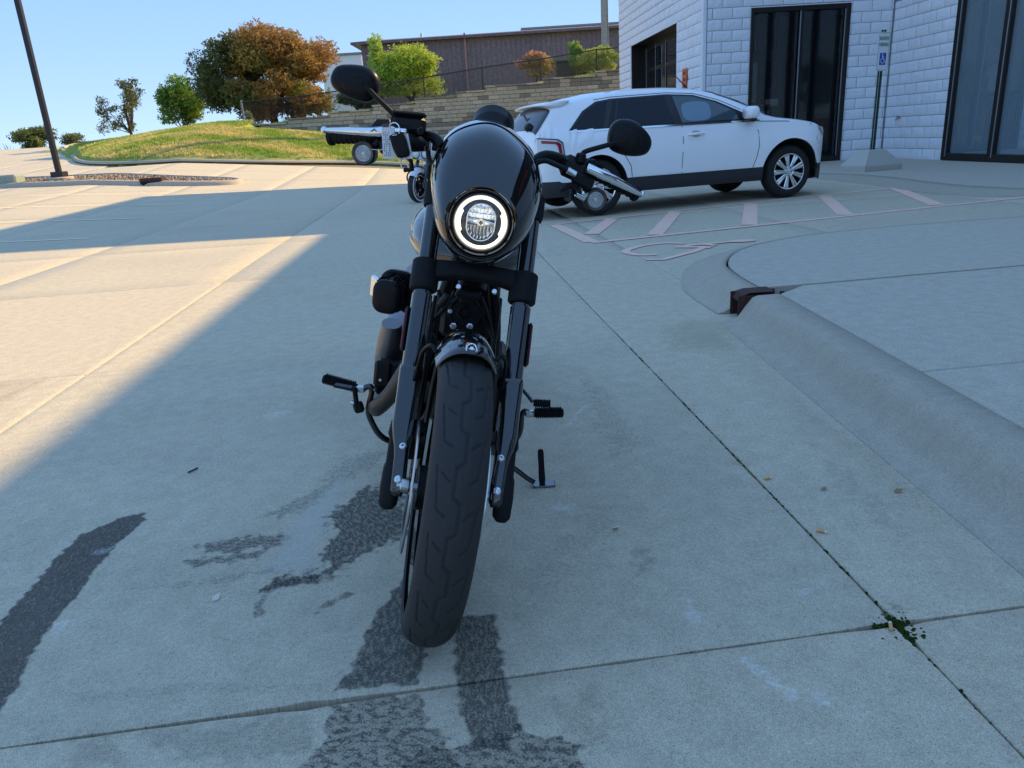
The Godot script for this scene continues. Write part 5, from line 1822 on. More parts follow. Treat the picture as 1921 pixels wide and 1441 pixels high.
func reserved_sign() -> void:
	var s := thing("reserved_parking_sign", "white and green reserved parking sign on a green post in a concrete base", "sign", Vector3(6.95, 0.07, -14.45))
	s.rotation.y = 0.28
	var st := ST()
	# precast block: truncated pyramid on a plinth
	flat(st)
	var ring := func(hw: float, y: float) -> Array: return [Vector3(-hw, y, hw * 0.8), Vector3(hw, y, hw * 0.8), Vector3(hw, y, -hw * 0.8), Vector3(-hw, y, -hw * 0.8)]
	var rs := [ring.call(0.41, 0.0), ring.call(0.415, 0.1), ring.call(0.40, 0.115), ring.call(0.185, 0.36), ring.call(0.17, 0.372)]
	skin(st, rs)
	fan(st, rs[-1])
	put(st, "concrete_base", M.precast, s)
	st = ST()
	# U-channel post, leaning a little
	var lean := Basis(Vector3.BACK, -0.012)
	box(st, Transform3D(lean, Vector3(0.0, 1.35, 0.0)), Vector3(0.03, 2.1, 0.006), 0.001)
	box(st, Transform3D(lean, Vector3(-0.026, 1.35, 0.018)), Vector3(0.006, 2.1, 0.036), 0.001)
	box(st, Transform3D(lean, Vector3(0.026, 1.35, 0.018)), Vector3(0.006, 2.1, 0.036), 0.001)
	box(st, Transform3D(lean, Vector3(-0.037, 1.35, 0.036)), Vector3(0.022, 2.1, 0.005), 0.001)
	box(st, Transform3D(lean, Vector3(0.037, 1.35, 0.036)), Vector3(0.022, 2.1, 0.005), 0.001)
	put(st, "post", M.post_green, s)
	var plate := Node3D.new()
	plate.name = "sign_plate"
	plate.position = Vector3(0.015, 1.72, 0.045)
	plate.rotation.z = -0.012
	s.add_child(plate)
	var w := 0.26
	var h := 0.64
	st = ST()
	prism(st, X(Vector3(0, h / 2, 0)), rounded_rect(w, h, 0.035), 0.006, 0.001)
	put(st, "panel", M.sign_white, plate)
	st = ST()
	flat(st)
	var o1 := rounded_rect(w - 0.02, h - 0.02, 0.028)
	var o2 := rounded_rect(w - 0.032, h - 0.032, 0.023)
	for i in o1.size():
		var j := (i + 1) % o1.size()
		quad(st, Vector3(o1[i].x, o1[i].y + h / 2, 0.0075), Vector3(o1[j].x, o1[j].y + h / 2, 0.0075), Vector3(o2[j].x, o2[j].y + h / 2, 0.0075), Vector3(o2[i].x, o2[i].y + h / 2, 0.0075))
	put(st, "border_line", M.sign_green, plate)
	for q in [["RESERVED", 0.535], ["PARKING", 0.435]]:
		var tm := MeshInstance3D.new()
		tm.name = "lettering" if q[0] == "RESERVED" else "lettering_001"
		tm.mesh = text_mesh(q[0], 0.075, 0.002)
		tm.material_override = M.sign_green
		tm.position = Vector3(0, q[1], 0.0075)
		tm.scale = Vector3(0.56 if q[0] == "RESERVED" else 0.62, 1.05, 1)
		plate.add_child(tm)
	st = ST()
	box(st, X(Vector3(0, 0.2, 0.0075)), Vector3(0.135, 0.20, 0.003))
	put(st, "blue_square", M.sign_blue, plate)
	# wheelchair figure
	st = ST()
	var zz := 0.0105
	var Dk := func(c: Vector2, r: float) -> void:
		for k in 12:
			tri(st, Vector3(c.x, c.y, zz), Vector3(c.x + r * cos(TAU * k / 12), c.y + r * sin(TAU * k / 12), zz), Vector3(c.x + r * cos(TAU * (k + 1) / 12), c.y + r * sin(TAU * (k + 1) / 12), zz))
	flat(st)
	Dk.call(Vector2(-0.012, 0.277), 0.013)
	var bar := func(pts: Array, wd: float) -> void:
		for i in pts.size() - 1:
			var d: Vector2 = (pts[i + 1] - pts[i]).normalized().orthogonal() * wd * 0.5
			var a: Vector2 = pts[i]; var b: Vector2 = pts[i + 1]
			quad(st, Vector3(a.x + d.x, a.y + d.y, zz), Vector3(a.x - d.x, a.y - d.y, zz), Vector3(b.x - d.x, b.y - d.y, zz), Vector3(b.x + d.x, b.y + d.y, zz))
	bar.call([Vector2(-0.012, 0.262), Vector2(-0.008, 0.2), Vector2(0.024, 0.2), Vector2(0.038, 0.15), Vector2(0.052, 0.155)], 0.013)
	bar.call([Vector2(-0.01, 0.235), Vector2(0.026, 0.235)], 0.011)
	var arc := []
	for k in 14: arc.append(Vector2(0.0, 0.17) + Vector2(cos(2.2 + k * 0.3), sin(2.2 + k * 0.3)) * 0.042)
	bar.call(arc, 0.011)
	put(st, "wheelchair_symbol", M.sign_white, plate)
	st = ST()
	for y in [0.615, 0.05]:
		cyl(st, Vector3(0, y, 0.005), Vector3(0, y, 0.011), 0.007, 8)
	put(st, "bolt", M.galvanised, plate)

# ------------------------------------------------------------------ white SUV. x forward, y up, z towards the camera side; z = 0 is the outer face of the near wheels
const CARW := 0.905
var roof_x := [-0.93, -0.90, -0.87, -0.80, -0.70, -0.57, -0.42, -0.24, 0.10, 0.71, 1.20, 1.49, 1.82, 2.15, 2.40, 2.58, 2.70, 2.91, 3.17, 3.36, 3.50, 3.58, 3.64, 3.675, 3.69]
var roof_y := [0.55, 0.86, 1.00, 1.13, 1.27, 1.425, 1.47, 1.51, 1.565, 1.60, 1.598, 1.578, 1.52, 1.415, 1.29, 1.185, 1.145, 1.115, 1.085, 1.045, 0.985, 0.90, 0.78, 0.62, 0.50]
var rail_x := [-0.93, -0.80, -0.70, -0.57, -0.39, -0.09, 0.36, 1.05, 1.60, 1.93, 2.22, 2.50, 2.70, 3.0, 3.3, 3.5, 3.69]
var rail_y := [0.50, 1.06, 1.20, 1.36, 1.42, 1.47, 1.515, 1.52, 1.475, 1.375, 1.25, 1.115, 1.07, 1.03, 0.97, 0.88, 0.46]

func car_plan(x: float) -> float:
	if x > 3.05: return pow(maxf(0.0, 1.0 - pow((x - 3.05) / 0.645, 2.7)), 1.0 / 2.7)
	if x < -0.5: return pow(maxf(0.0, 1.0 - pow((-0.5 - x) / 0.435, 2.8)), 1.0 / 2.8)
	return 1.0

func car_half(x: float, y: float) -> float:
	var s := interp([0.26, 0.45, 0.62, 0.76, 0.90, 1.02, 1.10, 1.20, 1.32, 1.52, 1.6], [0.885, 0.905, 0.922, 0.93, 0.925, 0.912, 0.885, 0.845, 0.79, 0.70, 0.66], y)
	# hip flare over the wheels
	for c in [0.0, 2.9]:
		var d: float = absf(x - c)
		if d < 0.62: s += 0.022 * smoothstep(0.62, 0.36, d) * smoothstep(1.0, 0.75, y)
	# the rear glasshouse narrows
	if x < 0.3 and y > 1.05: s -= 0.05 * smoothstep(0.3, -0.6, x)
	return s * car_plan(x)

func side_pt(x: float, y: float, off := 0.0) -> Vector3:
	return Vector3(x, y, -CARW + car_half(x, y) + off)

func side_patch(poly: Array, off: float, th := 0.0) -> SurfaceTool:
	# a panel that lies on the body side
	var st := ST()
	smooth(st)
	var pl := PackedVector2Array()
	for i in poly.size():
		var a: Vector2 = poly[i]
		var b: Vector2 = poly[(i + 1) % poly.size()]
		var n := maxi(1, int(a.distance_to(b) / 0.06))
		for k in n: pl.append(a.lerp(b, float(k) / n))
	# add inner points
	var lo := pl[0]; var hi := pl[0]
	for p in pl: lo = lo.min(p); hi = hi.max(p)
	var pts := pl.duplicate()
	var y := lo.y + 0.05
	while y < hi.y:
		var x := lo.x + 0.05
		while x < hi.x:
			var p := Vector2(x, y)
			if Geometry2D.is_point_in_polygon(p, pl):
				var ok := true
				for q in pl:
					if q.distance_to(p) < 0.028: ok = false
				if ok: pts.append(p)
			x += 0.07
		y += 0.07
	var idx := Geometry2D.triangulate_delaunay(pts)
	for i in range(0, idx.size(), 3):
		var a := pts[idx[i]]; var b := pts[idx[i + 1]]; var c := pts[idx[i + 2]]
		if not Geometry2D.is_point_in_polygon((a + b + c) / 3.0, pl): continue
		if (b - a).cross(c - a) < 0: var sw2 := b; b = c; c = sw2
		tri(st, side_pt(a.x, a.y, off), side_pt(b.x, b.y, off), side_pt(c.x, c.y, off))
	return st

func mirror_z(st: SurfaceTool, mesh: ArrayMesh) -> void:
	var ar := mesh.surface_get_arrays(0)
	var v: PackedVector3Array = ar[Mesh.ARRAY_VERTEX]
	var nn: PackedVector3Array = ar[Mesh.ARRAY_NORMAL]
	for i in range(0, v.size(), 3):
		for k in [0, 2, 1]:
			st.set_normal(nn[i + k] * Vector3(1, 1, -1))
			st.add_vertex(Vector3(v[i + k].x, v[i + k].y, -2 * CARW - v[i + k].z))

func seam(pts: Array, w: float, off: float) -> SurfaceTool:
	var st := ST()
	smooth(st)
	for i in pts.size() - 1:
		var a: Vector2 = pts[i]; var b: Vector2 = pts[i + 1]
		var n := (b - a).normalized().orthogonal() * w * 0.5
		quad(st, side_pt(a.x + n.x, a.y + n.y, off), side_pt(a.x - n.x, a.y - n.y, off), side_pt(b.x - n.x, b.y - n.y, off), side_pt(b.x + n.x, b.y + n.y, off))
	return st

func build_suv() -> void:
	var wp := mat("white_car_paint", 0.90, 0.91, 0.93, 0.28, 0.0, 0.5)
	wp.clearcoat_enabled = true; wp.clearcoat = 0.8; wp.clearcoat_roughness = 0.06
	mat("dark_cladding", 0.018, 0.02, 0.023, 0.55)
	mat("privacy_glass", 0.006, 0.010, 0.016, 0.04, 0, 0.4)
	mat("side_glass", 0.055, 0.085, 0.105, 0.04, 0, 0.6)
	mat("shade_film", 0.16, 0.25, 0.32, 0.2, 0, 0.5)
	mat("trim_black", 0.012, 0.012, 0.013, 0.3)
	mat("chrome", 0.80, 0.81, 0.82, 0.07, 1.0)
	mat("tyre_rubber", 0.022, 0.022, 0.023, 0.8, 0, 0.35)
	mat("lamp_clear", 0.55, 0.58, 0.6, 0.08, 0.3)
	mat("lamp_red", 0.30, 0.012, 0.012, 0.1)
	mat("lamp_amber", 0.55, 0.13, 0.03, 0.15)
	mat("well_black", 0.006, 0.006, 0.007, 0.95)
	var car := thing("suv", "white five-door SUV parked beside the hatched bay by the storefront", "car", Vector3(1.32, 0.005, -10.23))
	car.rotation.y = 0.2556
	# stations
	var xs := []
	var x := -0.935
	while x < 3.69:
		xs.append(x)
		var stp := 0.045
		if x < -0.75 or x > 3.4: stp = 0.015
		for e in [-0.405, 0.405, 2.445, 3.345]:
			if absf(x - e) < 0.09: stp = 0.01
		x += stp
	xs.append(3.689)
	var sec := func(sx: float) -> Array:
		var yr: float = interp(roof_x, roof_y, sx)
		var ye: float = minf(interp(rail_x, rail_y, sx), yr - 0.015)
		var yb := 0.45
		if sx < -0.55: yb = 0.47
		if sx > 3.3: yb = 0.44
		for c in [[0.0, 0.37, 0.405], [2.895, 0.365, 0.45]]:
			if absf(sx - c[0]) < c[2]: yb = maxf(yb, c[1] + sqrt(c[2] * c[2] - pow(sx - c[0], 2)))
		yb = minf(yb, ye - 0.03)
		var out := []
		for k in 11:
			var y: float = lerpf(yb, ye, k / 10.0)
			out.append(side_pt(sx, y))
		var he: float = car_half(sx, ye)
		for k in range(1, 8):
			var a := PI / 2 * k / 7.0
			out.append(Vector3(sx, ye + (yr - ye) * pow(sin(a), 0.9), -CARW + he * (1.0 - 0.92 * pow(1.0 - cos(a), 0.9) - 0.08 * k / 7.0)))
		out[-1].z = -CARW
		return out
	var rings := []
	for sx in xs: rings.append(sec.call(sx))
	var st := ST()
	smooth(st)
	skin(st, rings, false)
	var half := fin(st)
	st = ST()
	st.append_from(half, 0, Transform3D.IDENTITY)
	mirror_z(st, half)
	var body := st.commit()
	node_of(body, "body", wp, car)
	# dark lower cladding
	st = ST()
	smooth(st)
	var cl := []
	for sx in xs:
		var lo := 0.27
		if sx > 3.3: lo = lerpf(0.27, 0.21, clampf((sx - 3.3) / 0.2, 0, 1))
		var hi := 0.455
		if sx < -0.55: hi = 0.475
		if sx > 3.3: hi = 0.445
		for c in [[0.0, 0.37, 0.40], [2.895, 0.365, 0.445]]:
			if absf(sx - c[0]) < c[2]: lo = maxf(lo, c[1] + sqrt(c[2] * c[2] - pow(sx - c[0], 2)))
		lo = minf(lo, hi)
		var row := []
		for k in 5:
			var y := lerpf(lo, hi, k / 4.0)
			row.append(side_pt(sx, y, 0.012 * car_plan(sx) * sin(PI * k / 4.0) + 0.002))
		cl.append(row)
	skin(st, cl, false)
	var cm := fin(st)
	st = ST()
	st.append_from(cm, 0, Transform3D.IDENTITY)
	mirror_z(st, cm)
	node_of(st.commit(), "lower_cladding", M.dark_cladding, car)
	# underbody and wheel wells
	st = ST()
	box(st, X(Vector3(1.4, 0.33, -CARW)), Vector3(1.95, 0.13, 1.7), 0.02)
	box(st, X(Vector3(-0.63, 0.38, -CARW)), Vector3(0.44, 0.2, 1.6), 0.04)
	box(st, X(Vector3(3.45, 0.33, -CARW)), Vector3(0.2, 0.22, 1.3), 0.04)
	box(st, X(Vector3(1.45, 0.5, -CARW)), Vector3(4.0, 0.25, 1.1), 0.02)
	for c in [[0.0, 0.37, 0.41], [2.895, 0.365, 0.455]]:
		smooth(st)
		for sgn in [1.0, -1.0]:
			var r0 := []
			var r1 := []
			for k in 15:
				var a := PI * (k / 14.0)
				var p := Vector3(c[0] + c[2] * cos(a), c[1] + c[2] * sin(a), 0)
				r0.append(p + Vector3(0, 0, -CARW + 0.90 * sgn)); r1.append(p + Vector3(0, 0, -CARW + 0.55 * sgn))
			skin(st, [r0, r1], false)
			for k in 14:
				tri(st, Vector3(c[0], c[1], -CARW + 0.55 * sgn), r1[k], r1[k + 1])
	put(st, "underbody", M.well_black, car)
	# glass
	var band := [Vector2(-0.38, 1.095), Vector2(-0.16, 1.325), Vector2(0.04, 1.435), Vector2(0.26, 1.462), Vector2(1.05, 1.482), Vector2(1.45, 1.455), Vector2(1.78, 1.36), Vector2(2.10, 1.215), Vector2(2.36, 1.085), Vector2(1.2, 1.085)]
	put(side_patch(band, 0.003), "window_surround", M.trim_black, car)
	put(side_patch([Vector2(-0.345, 1.108), Vector2(-0.13, 1.31), Vector2(0.06, 1.415), Vector2(0.205, 1.44), Vector2(0.085, 1.108)], 0.007), "quarter_window", M.privacy_glass, car)
	var rw := put(side_patch([Vector2(0.155, 1.108), Vector2(0.285, 1.445), Vector2(1.02, 1.462), Vector2(1.10, 1.108)], 0.007), "rear_door_window", M.privacy_glass, car)
	rw = put(side_patch([Vector2(0.225, 1.105), Vector2(0.335, 1.45), Vector2(0.36, 1.45), Vector2(0.255, 1.105)], 0.0095), "window_divider", M.trim_black, car)
	put(side_patch([Vector2(1.215, 1.108), Vector2(1.135, 1.455), Vector2(1.44, 1.435), Vector2(1.75, 1.345), Vector2(2.03, 1.215), Vector2(2.07, 1.108)], 0.007), "front_door_window", M.side_glass, car)
	var ov := []
	for k in 20:
		var a := TAU * k / 20
		ov.append(Vector2(1.45 + 0.215 * signf(cos(a)) * pow(absf(cos(a)), 0.6), 1.245 + 0.125 * signf(sin(a)) * pow(absf(sin(a)), 0.6)))
	put(side_patch(ov, 0.0095), "window_shade", M.shade_film, car)
	put(side_patch([Vector2(2.11, 1.095), Vector2(2.07, 1.19), Vector2(2.34, 1.092)], 0.009), "mirror_triangle", M.trim_black, car)
	# mirrored dark glass for the far side
	st = ST()
	for nm in ["window_surround"]:
		mirror_z(st, (car.get_node(nm) as MeshInstance3D).mesh)
	node_of(st.commit(), "far_side_glass", M.privacy_glass, car)
	# windscreen, rear glass: strips of the roof section
	for g in [["windscreen", 1.80, 2.56, M.side_glass, 0.86], ["rear_window", -0.80, -0.585, M.privacy_glass, 1.0]]:
		st = ST()
		smooth(st)
		var rows := []
		for k in 13:
			var sx: float = lerpf(g[1], g[2], k / 12.0)
			var s: Array = sec.call(sx)
			var row := []
			for q in range(10 if g[0] == "rear_window" else 11, 18):
				row.append(s[q] + Vector3(0.006 if g[1] > 0 else -0.006, 0.008, 0.004))
			var row2 := []
			for q in row.size() - 1:
				var p: Vector3 = row[q]
				row2.append(Vector3(p.x, p.y, -2 * CARW - p.z))
			row2.reverse()
			var full := row + row2
			rows.append(full)
		skin(st, rows, false)
		put(st, g[0], g[3], car)
	# bright strip under the glass
	put(seam([Vector2(-0.40, 1.083), Vector2(0.2, 1.083), Vector2(0.8, 1.083), Vector2(1.4, 1.08), Vector2(2.0, 1.078), Vector2(2.38, 1.078)], 0.02, 0.010), "belt_trim", M.chrome, car)
	# shut lines
	for q in [[Vector2(1.205, 1.08), Vector2(1.215, 0.9), Vector2(1.21, 0.7), Vector2(1.205, 0.46)], [Vector2(2.28, 1.07), Vector2(2.36, 0.93), Vector2(2.375, 0.75), Vector2(2.35, 0.6), Vector2(2.30, 0.46)], [Vector2(0.135, 1.08), Vector2(0.125, 0.95), Vector2(0.17, 0.86), Vector2(0.36, 0.74), Vector2(0.45, 0.6), Vector2(0.47, 0.46)], [Vector2(2.38, 1.065), Vector2(2.8, 1.045), Vector2(3.2, 0.985), Vector2(3.36, 0.94)], [Vector2(3.36, 0.94), Vector2(3.30, 0.78), Vector2(3.36, 0.72)]]:
		put(seam(q, 0.009, 0.0018), "shut_line", M.well_black, car)
	put(seam([Vector2(0.02, 1.457), Vector2(0.26, 1.482), Vector2(1.05, 1.50), Vector2(1.46, 1.472), Vector2(1.8, 1.378), Vector2(2.12, 1.235)], 0.008, 0.0018), "drip_line", M.well_black, car)
	# lower body crease
	put(side_patch([Vector2(0.50, 0.50), Vector2(1.2, 0.52), Vector2(2.28, 0.53), Vector2(2.25, 0.49), Vector2(1.2, 0.475), Vector2(0.49, 0.47)], 0.006), "door_moulding", wp, car)
	# handles
	for hx in [1.28, 0.33]:
		var hd := Node3D.new(); hd.name = "door_handle" if hx > 1 else "door_handle_001"; car.add_child(hd)
		st = ST()
		var hp := []
		for k in 7:
			var f := k / 6.0
			hp.append(side_pt(hx + 0.25 * f, 0.95 + 0.006 * sin(PI * f), 0.012 + 0.024 * sin(PI * f)))
		tube(st, hp, [0.012, 0.017, 0.019, 0.019, 0.019, 0.017, 0.012], 8)
		put(st, "grip", wp, hd)
		st = ST()
		var cup := []
		for k in 16: cup.append(Vector2(hx + 0.125 + 0.075 * cos(TAU * k / 16), 0.955 + 0.042 * sin(TAU * k / 16)))
		st = side_patch(cup, 0.003)
		put(st, "cup", M.precast, hd)
	# mirror
	var mi := Node3D.new(); mi.name = "door_mirror"; car.add_child(mi)
	st = ST()
	smooth(st)
	var mr := []
	for k in 6:
		var f := k / 5.0
		var ring := []
		var o := Vector3(2.19 - 0.05 * f, 1.185, 0.035 + 0.0 * f)
		var sc := [0.35, 0.85, 1.0, 1.0, 0.98, 0.94]
		var xx: float = [0.06, 0.055, 0.03, -0.01, -0.05, -0.085][k]
		for q in 16:
			var a := TAU * q / 16
			ring.append(Vector3(2.19 + xx, 1.185 + 0.082 * sc[k] * signf(sin(a)) * pow(absf(sin(a)), 0.7), 0.11 + 0.11 * sc[k] * signf(cos(a)) * pow(absf(cos(a)), 0.7)))
		mr.append(ring)
	mr.reverse()
	skin(st, mr)
	fan(st, mr[0], true); fan(st, mr[-1], false)
	put(st, "cap", wp, mi)
	st = ST()
	box(st, X(Vector3(2.19, 1.095, 0.06)), Vector3(0.13, 0.06, 0.2), 0.025)
	put(st, "foot", M.trim_black, mi)
	# lamps
	var tl := Node3D.new(); tl.name = "tail_lamp"; car.add_child(tl)
	put(side_patch([Vector2(-0.80, 1.03), Vector2(-0.55, 1.0), Vector2(-0.49, 0.96), Vector2(-0.475, 0.78), Vector2(-0.80, 0.82)], 0.006), "surround", M.trim_black, tl)
	put(side_patch([Vector2(-0.80, 1.015), Vector2(-0.56, 0.985), Vector2(-0.505, 0.95), Vector2(-0.49, 0.795), Vector2(-0.80, 0.835)], 0.010), "lens", M.lamp_clear, tl)
	put(side_patch([Vector2(-0.76, 0.995), Vector2(-0.575, 0.97), Vector2(-0.525, 0.94), Vector2(-0.51, 0.80), Vector2(-0.548, 0.805), Vector2(-0.565, 0.92), Vector2(-0.595, 0.94), Vector2(-0.76, 0.957)], 0.014), "red_band", M.lamp_red, tl)
	var hl := Node3D.new(); hl.name = "headlight"; car.add_child(hl)
	put(side_patch([Vector2(3.31, 0.955), Vector2(3.47, 0.935), Vector2(3.55, 0.86), Vector2(3.58, 0.78), Vector2(3.44, 0.83), Vector2(3.36, 0.9)], 0.006), "lens", M.lamp_clear, hl)
	put(side_patch([Vector2(3.35, 0.935), Vector2(3.39, 0.93), Vector2(3.455, 0.835), Vector2(3.43, 0.84)], 0.010), "amber_marker", M.lamp_amber, hl)
	# spoiler, antenna, wiper, exhaust
	st = ST()
	smooth(st)
	var sp := []
	for k in 9:
		var zz := lerpf(-0.72, 0.72, k / 8.0)
		var o := Vector3(-0.50 - 0.02 * cos(zz * 2.0), 1.415 + 0.03 * cos(zz * 1.6), -CARW + zz)
		sp.append([o + Vector3(0.2, 0.04, 0), o + Vector3(0.02, 0.035, 0), o + Vector3(-0.13, 0.012, 0), o + Vector3(-0.145, -0.008, 0), o + Vector3(-0.11, -0.022, 0), o + Vector3(0.06, -0.04, 0)])
	skin(st, sp, true)
	fan(st, sp[0], true); fan(st, sp[8], false)
	put(st, "roof_spoiler", wp, car)
	st = ST()
	tube(st, [Vector3(1.55, 1.57, -0.55), Vector3(1.49, 1.63, -0.55), Vector3(1.30, 1.80, -0.55)], [0.014, 0.008, 0.004], 6)
	put(st, "antenna", M.trim_black, car)
	st = ST()
	lathe(st, X(Vector3(-0.79, 1.17, -0.5), Basis(Vector3.BACK, 0.9)), [Vector2(0.06, -0.02), Vector2(0.055, 0.03), Vector2(0.02, 0.05), Vector2(0, 0.052)], 14)
	box(st, X(Vector3(-0.72, 1.25, -0.75), Basis.from_euler(Vector3(0.5, 0, -0.75))), Vector3(0.02, 0.03, 0.5), 0.006)
	put(st, "rear_wiper", M.trim_black, car)
	st = ST()
	cyl(st, Vector3(-0.6, 0.33, -0.35), Vector3(-0.86, 0.33, -0.35), 0.035, 14)
	put(st, "exhaust_tip", M.chrome, car)
	st = ST()
	box(st, X(Vector3(-0.44, 0.33, -0.02)), Vector3(0.02, 0.24, 0.22), 0.006)
	put(st, "mud_flap", M.dark_cladding, car)
	# wheels
	var first: Node3D = null
	for q in [[0.0, -0.005, 1.0], [2.9, -0.005, 1.0], [0.0, -1.81, -1.0], [2.9, -1.81, -1.0]]:
		var w: Node3D
		if first == null:
			w = car_wheel()
			first = w
			w.name = "wheel"
		else:
			w = first.duplicate()
			w.name = "wheel_%03d" % car.get_children().filter(func(c): return c.name.begins_with("wheel")).size()
		car.add_child(w, true)
		w.position = Vector3(q[0], 0.362, q[1])
		w.rotation = Vector3(0, 0.0 if q[2] > 0 else PI, 0)
		w.rotate_object_local(Vector3.BACK, 0.37 * q[0])

func car_wheel() -> Node3D:
	var w := Node3D.new()
	var R0 := Basis(Vector3.RIGHT, PI / 2)      # y of lathe -> +z
	var st := ST()
	# tyre, outer face at z = 0
	lathe(st, X(Vector3(0, 0, -0.23), R0), [Vector2(0.24, 0.02), Vector2(0.30, 0.0), Vector2(0.345, 0.02), Vector2(0.36, 0.06), Vector2(0.362, 0.115), Vector2(0.36, 0.17), Vector2(0.348, 0.205), Vector2(0.33, 0.222), Vector2(0.29, 0.232), Vector2(0.255, 0.226), Vector2(0.243, 0.21)], 56, false)
	put(st, "tyre", M.tyre_rubber, w)
	st = ST()
	lathe(st, X(Vector3(0, 0, -0.03), R0), [Vector2(0.235, -0.1), Vector2(0.225, -0.005), Vector2(0.232, 0.015), Vector2(0.246, 0.018), Vector2(0.252, 0.006), Vector2(0.25, -0.1)], 48)
	put(st, "rim", M.chrome, w)
	st = ST()
	lathe(st, X(Vector3(0, 0, -0.16), R0), [Vector2(0.24, 0.0), Vector2(0.17, 0.02), Vector2(0.16, 0.035), Vector2(0.0, 0.04)], 32)
	put(st, "brake_disc", M.well_black, w)
	for k in 9:
		st = ST()
		for s in [-1.0, 1.0]:
			var a: float = TAU * k / 9.0 + s * 0.115
			var b := Basis(Vector3.BACK, a)
			box(st, Transform3D(b, b * Vector3(0.148, -s * 0.004, -0.022)), Vector3(0.175, 0.036, 0.03), 0.009)
		put(st, "spoke", M.chrome, w)
	st = ST()
	lathe(st, X(Vector3(0, 0, -0.04), R0), [Vector2(0.085, -0.02), Vector2(0.08, 0.012), Vector2(0.04, 0.02), Vector2(0.036, 0.028), Vector2(0, 0.03)], 24)
	put(st, "hub_cap", M.chrome, w)
	for k in 5:
		st = ST()
		var a := TAU * k / 5.0
		cyl(st, Vector3(cos(a) * 0.06, sin(a) * 0.06, -0.05), Vector3(cos(a) * 0.06, sin(a) * 0.06, -0.018), 0.011, 8)
		put(st, "wheel_nut", M.trim_black, w)
	return w

# ------------------------------------------------------------------ white touring motorcycle in the background
func bike_materials() -> void:
	var gb := mat("gloss_black", 0.006, 0.006, 0.007, 0.06, 0, 0.5)
	gb.clearcoat_enabled = true; gb.clearcoat = 1.0; gb.clearcoat_roughness = 0.015
	mat("satin_black", 0.006, 0.006, 0.007, 0.36, 0, 0.32)
	mat("matte_black", 0.010, 0.010, 0.011, 0.55, 0, 0.3)
	tri_tex(mat("wrinkle_black", 0.014, 0.014, 0.016, 0.62, 0, 0.3), T.grain, 6.0, T.fine, 0.02)
	mat("grip_rubber", 0.011, 0.011, 0.012, 0.75, 0, 0.3)
	mat("moto_tyre", 0.034, 0.032, 0.031, 0.72, 0, 0.4)
	mat("steel", 0.55, 0.56, 0.57, 0.28, 1.0)
	mat("zinc_bolt", 0.70, 0.72, 0.74, 0.3, 0.9)
	mat("pewter", 0.20, 0.20, 0.21, 0.38, 0.85)
	mat("exhaust_dark", 0.10, 0.085, 0.075, 0.45, 0.85)
	mat("reflector", 0.85, 0.86, 0.87, 0.12, 1.0)
	mat("lens_white", 0.62, 0.66, 0.68, 0.12, 0.2)
	var lg := mat("lamp_glass", 0.9, 0.92, 0.95, 0.01, 0, 0.5)
	lg.transparency = BaseMaterial3D.TRANSPARENCY_ALPHA
	lg.albedo_color.a = 0.06
	var le := mat("led_ring_lamp", 1.0, 0.97, 0.85, 0.3)
	le.emission_enabled = true
	le.emission = Color(1.0, 0.95, 0.80)
	le.emission_energy_multiplier = 0.72
	mat("white_paint", 0.72, 0.74, 0.78, 0.2, 0, 0.5).clearcoat_enabled = true
	mat("pink_stripe", 0.62, 0.33, 0.28, 0.4)
	mat("paper", 0.78, 0.79, 0.80, 0.7)
	mat("print_grey", 0.16, 0.17, 0.2, 0.8)
	mat("copper_ring", 0.45, 0.25, 0.17, 0.35, 0.8)

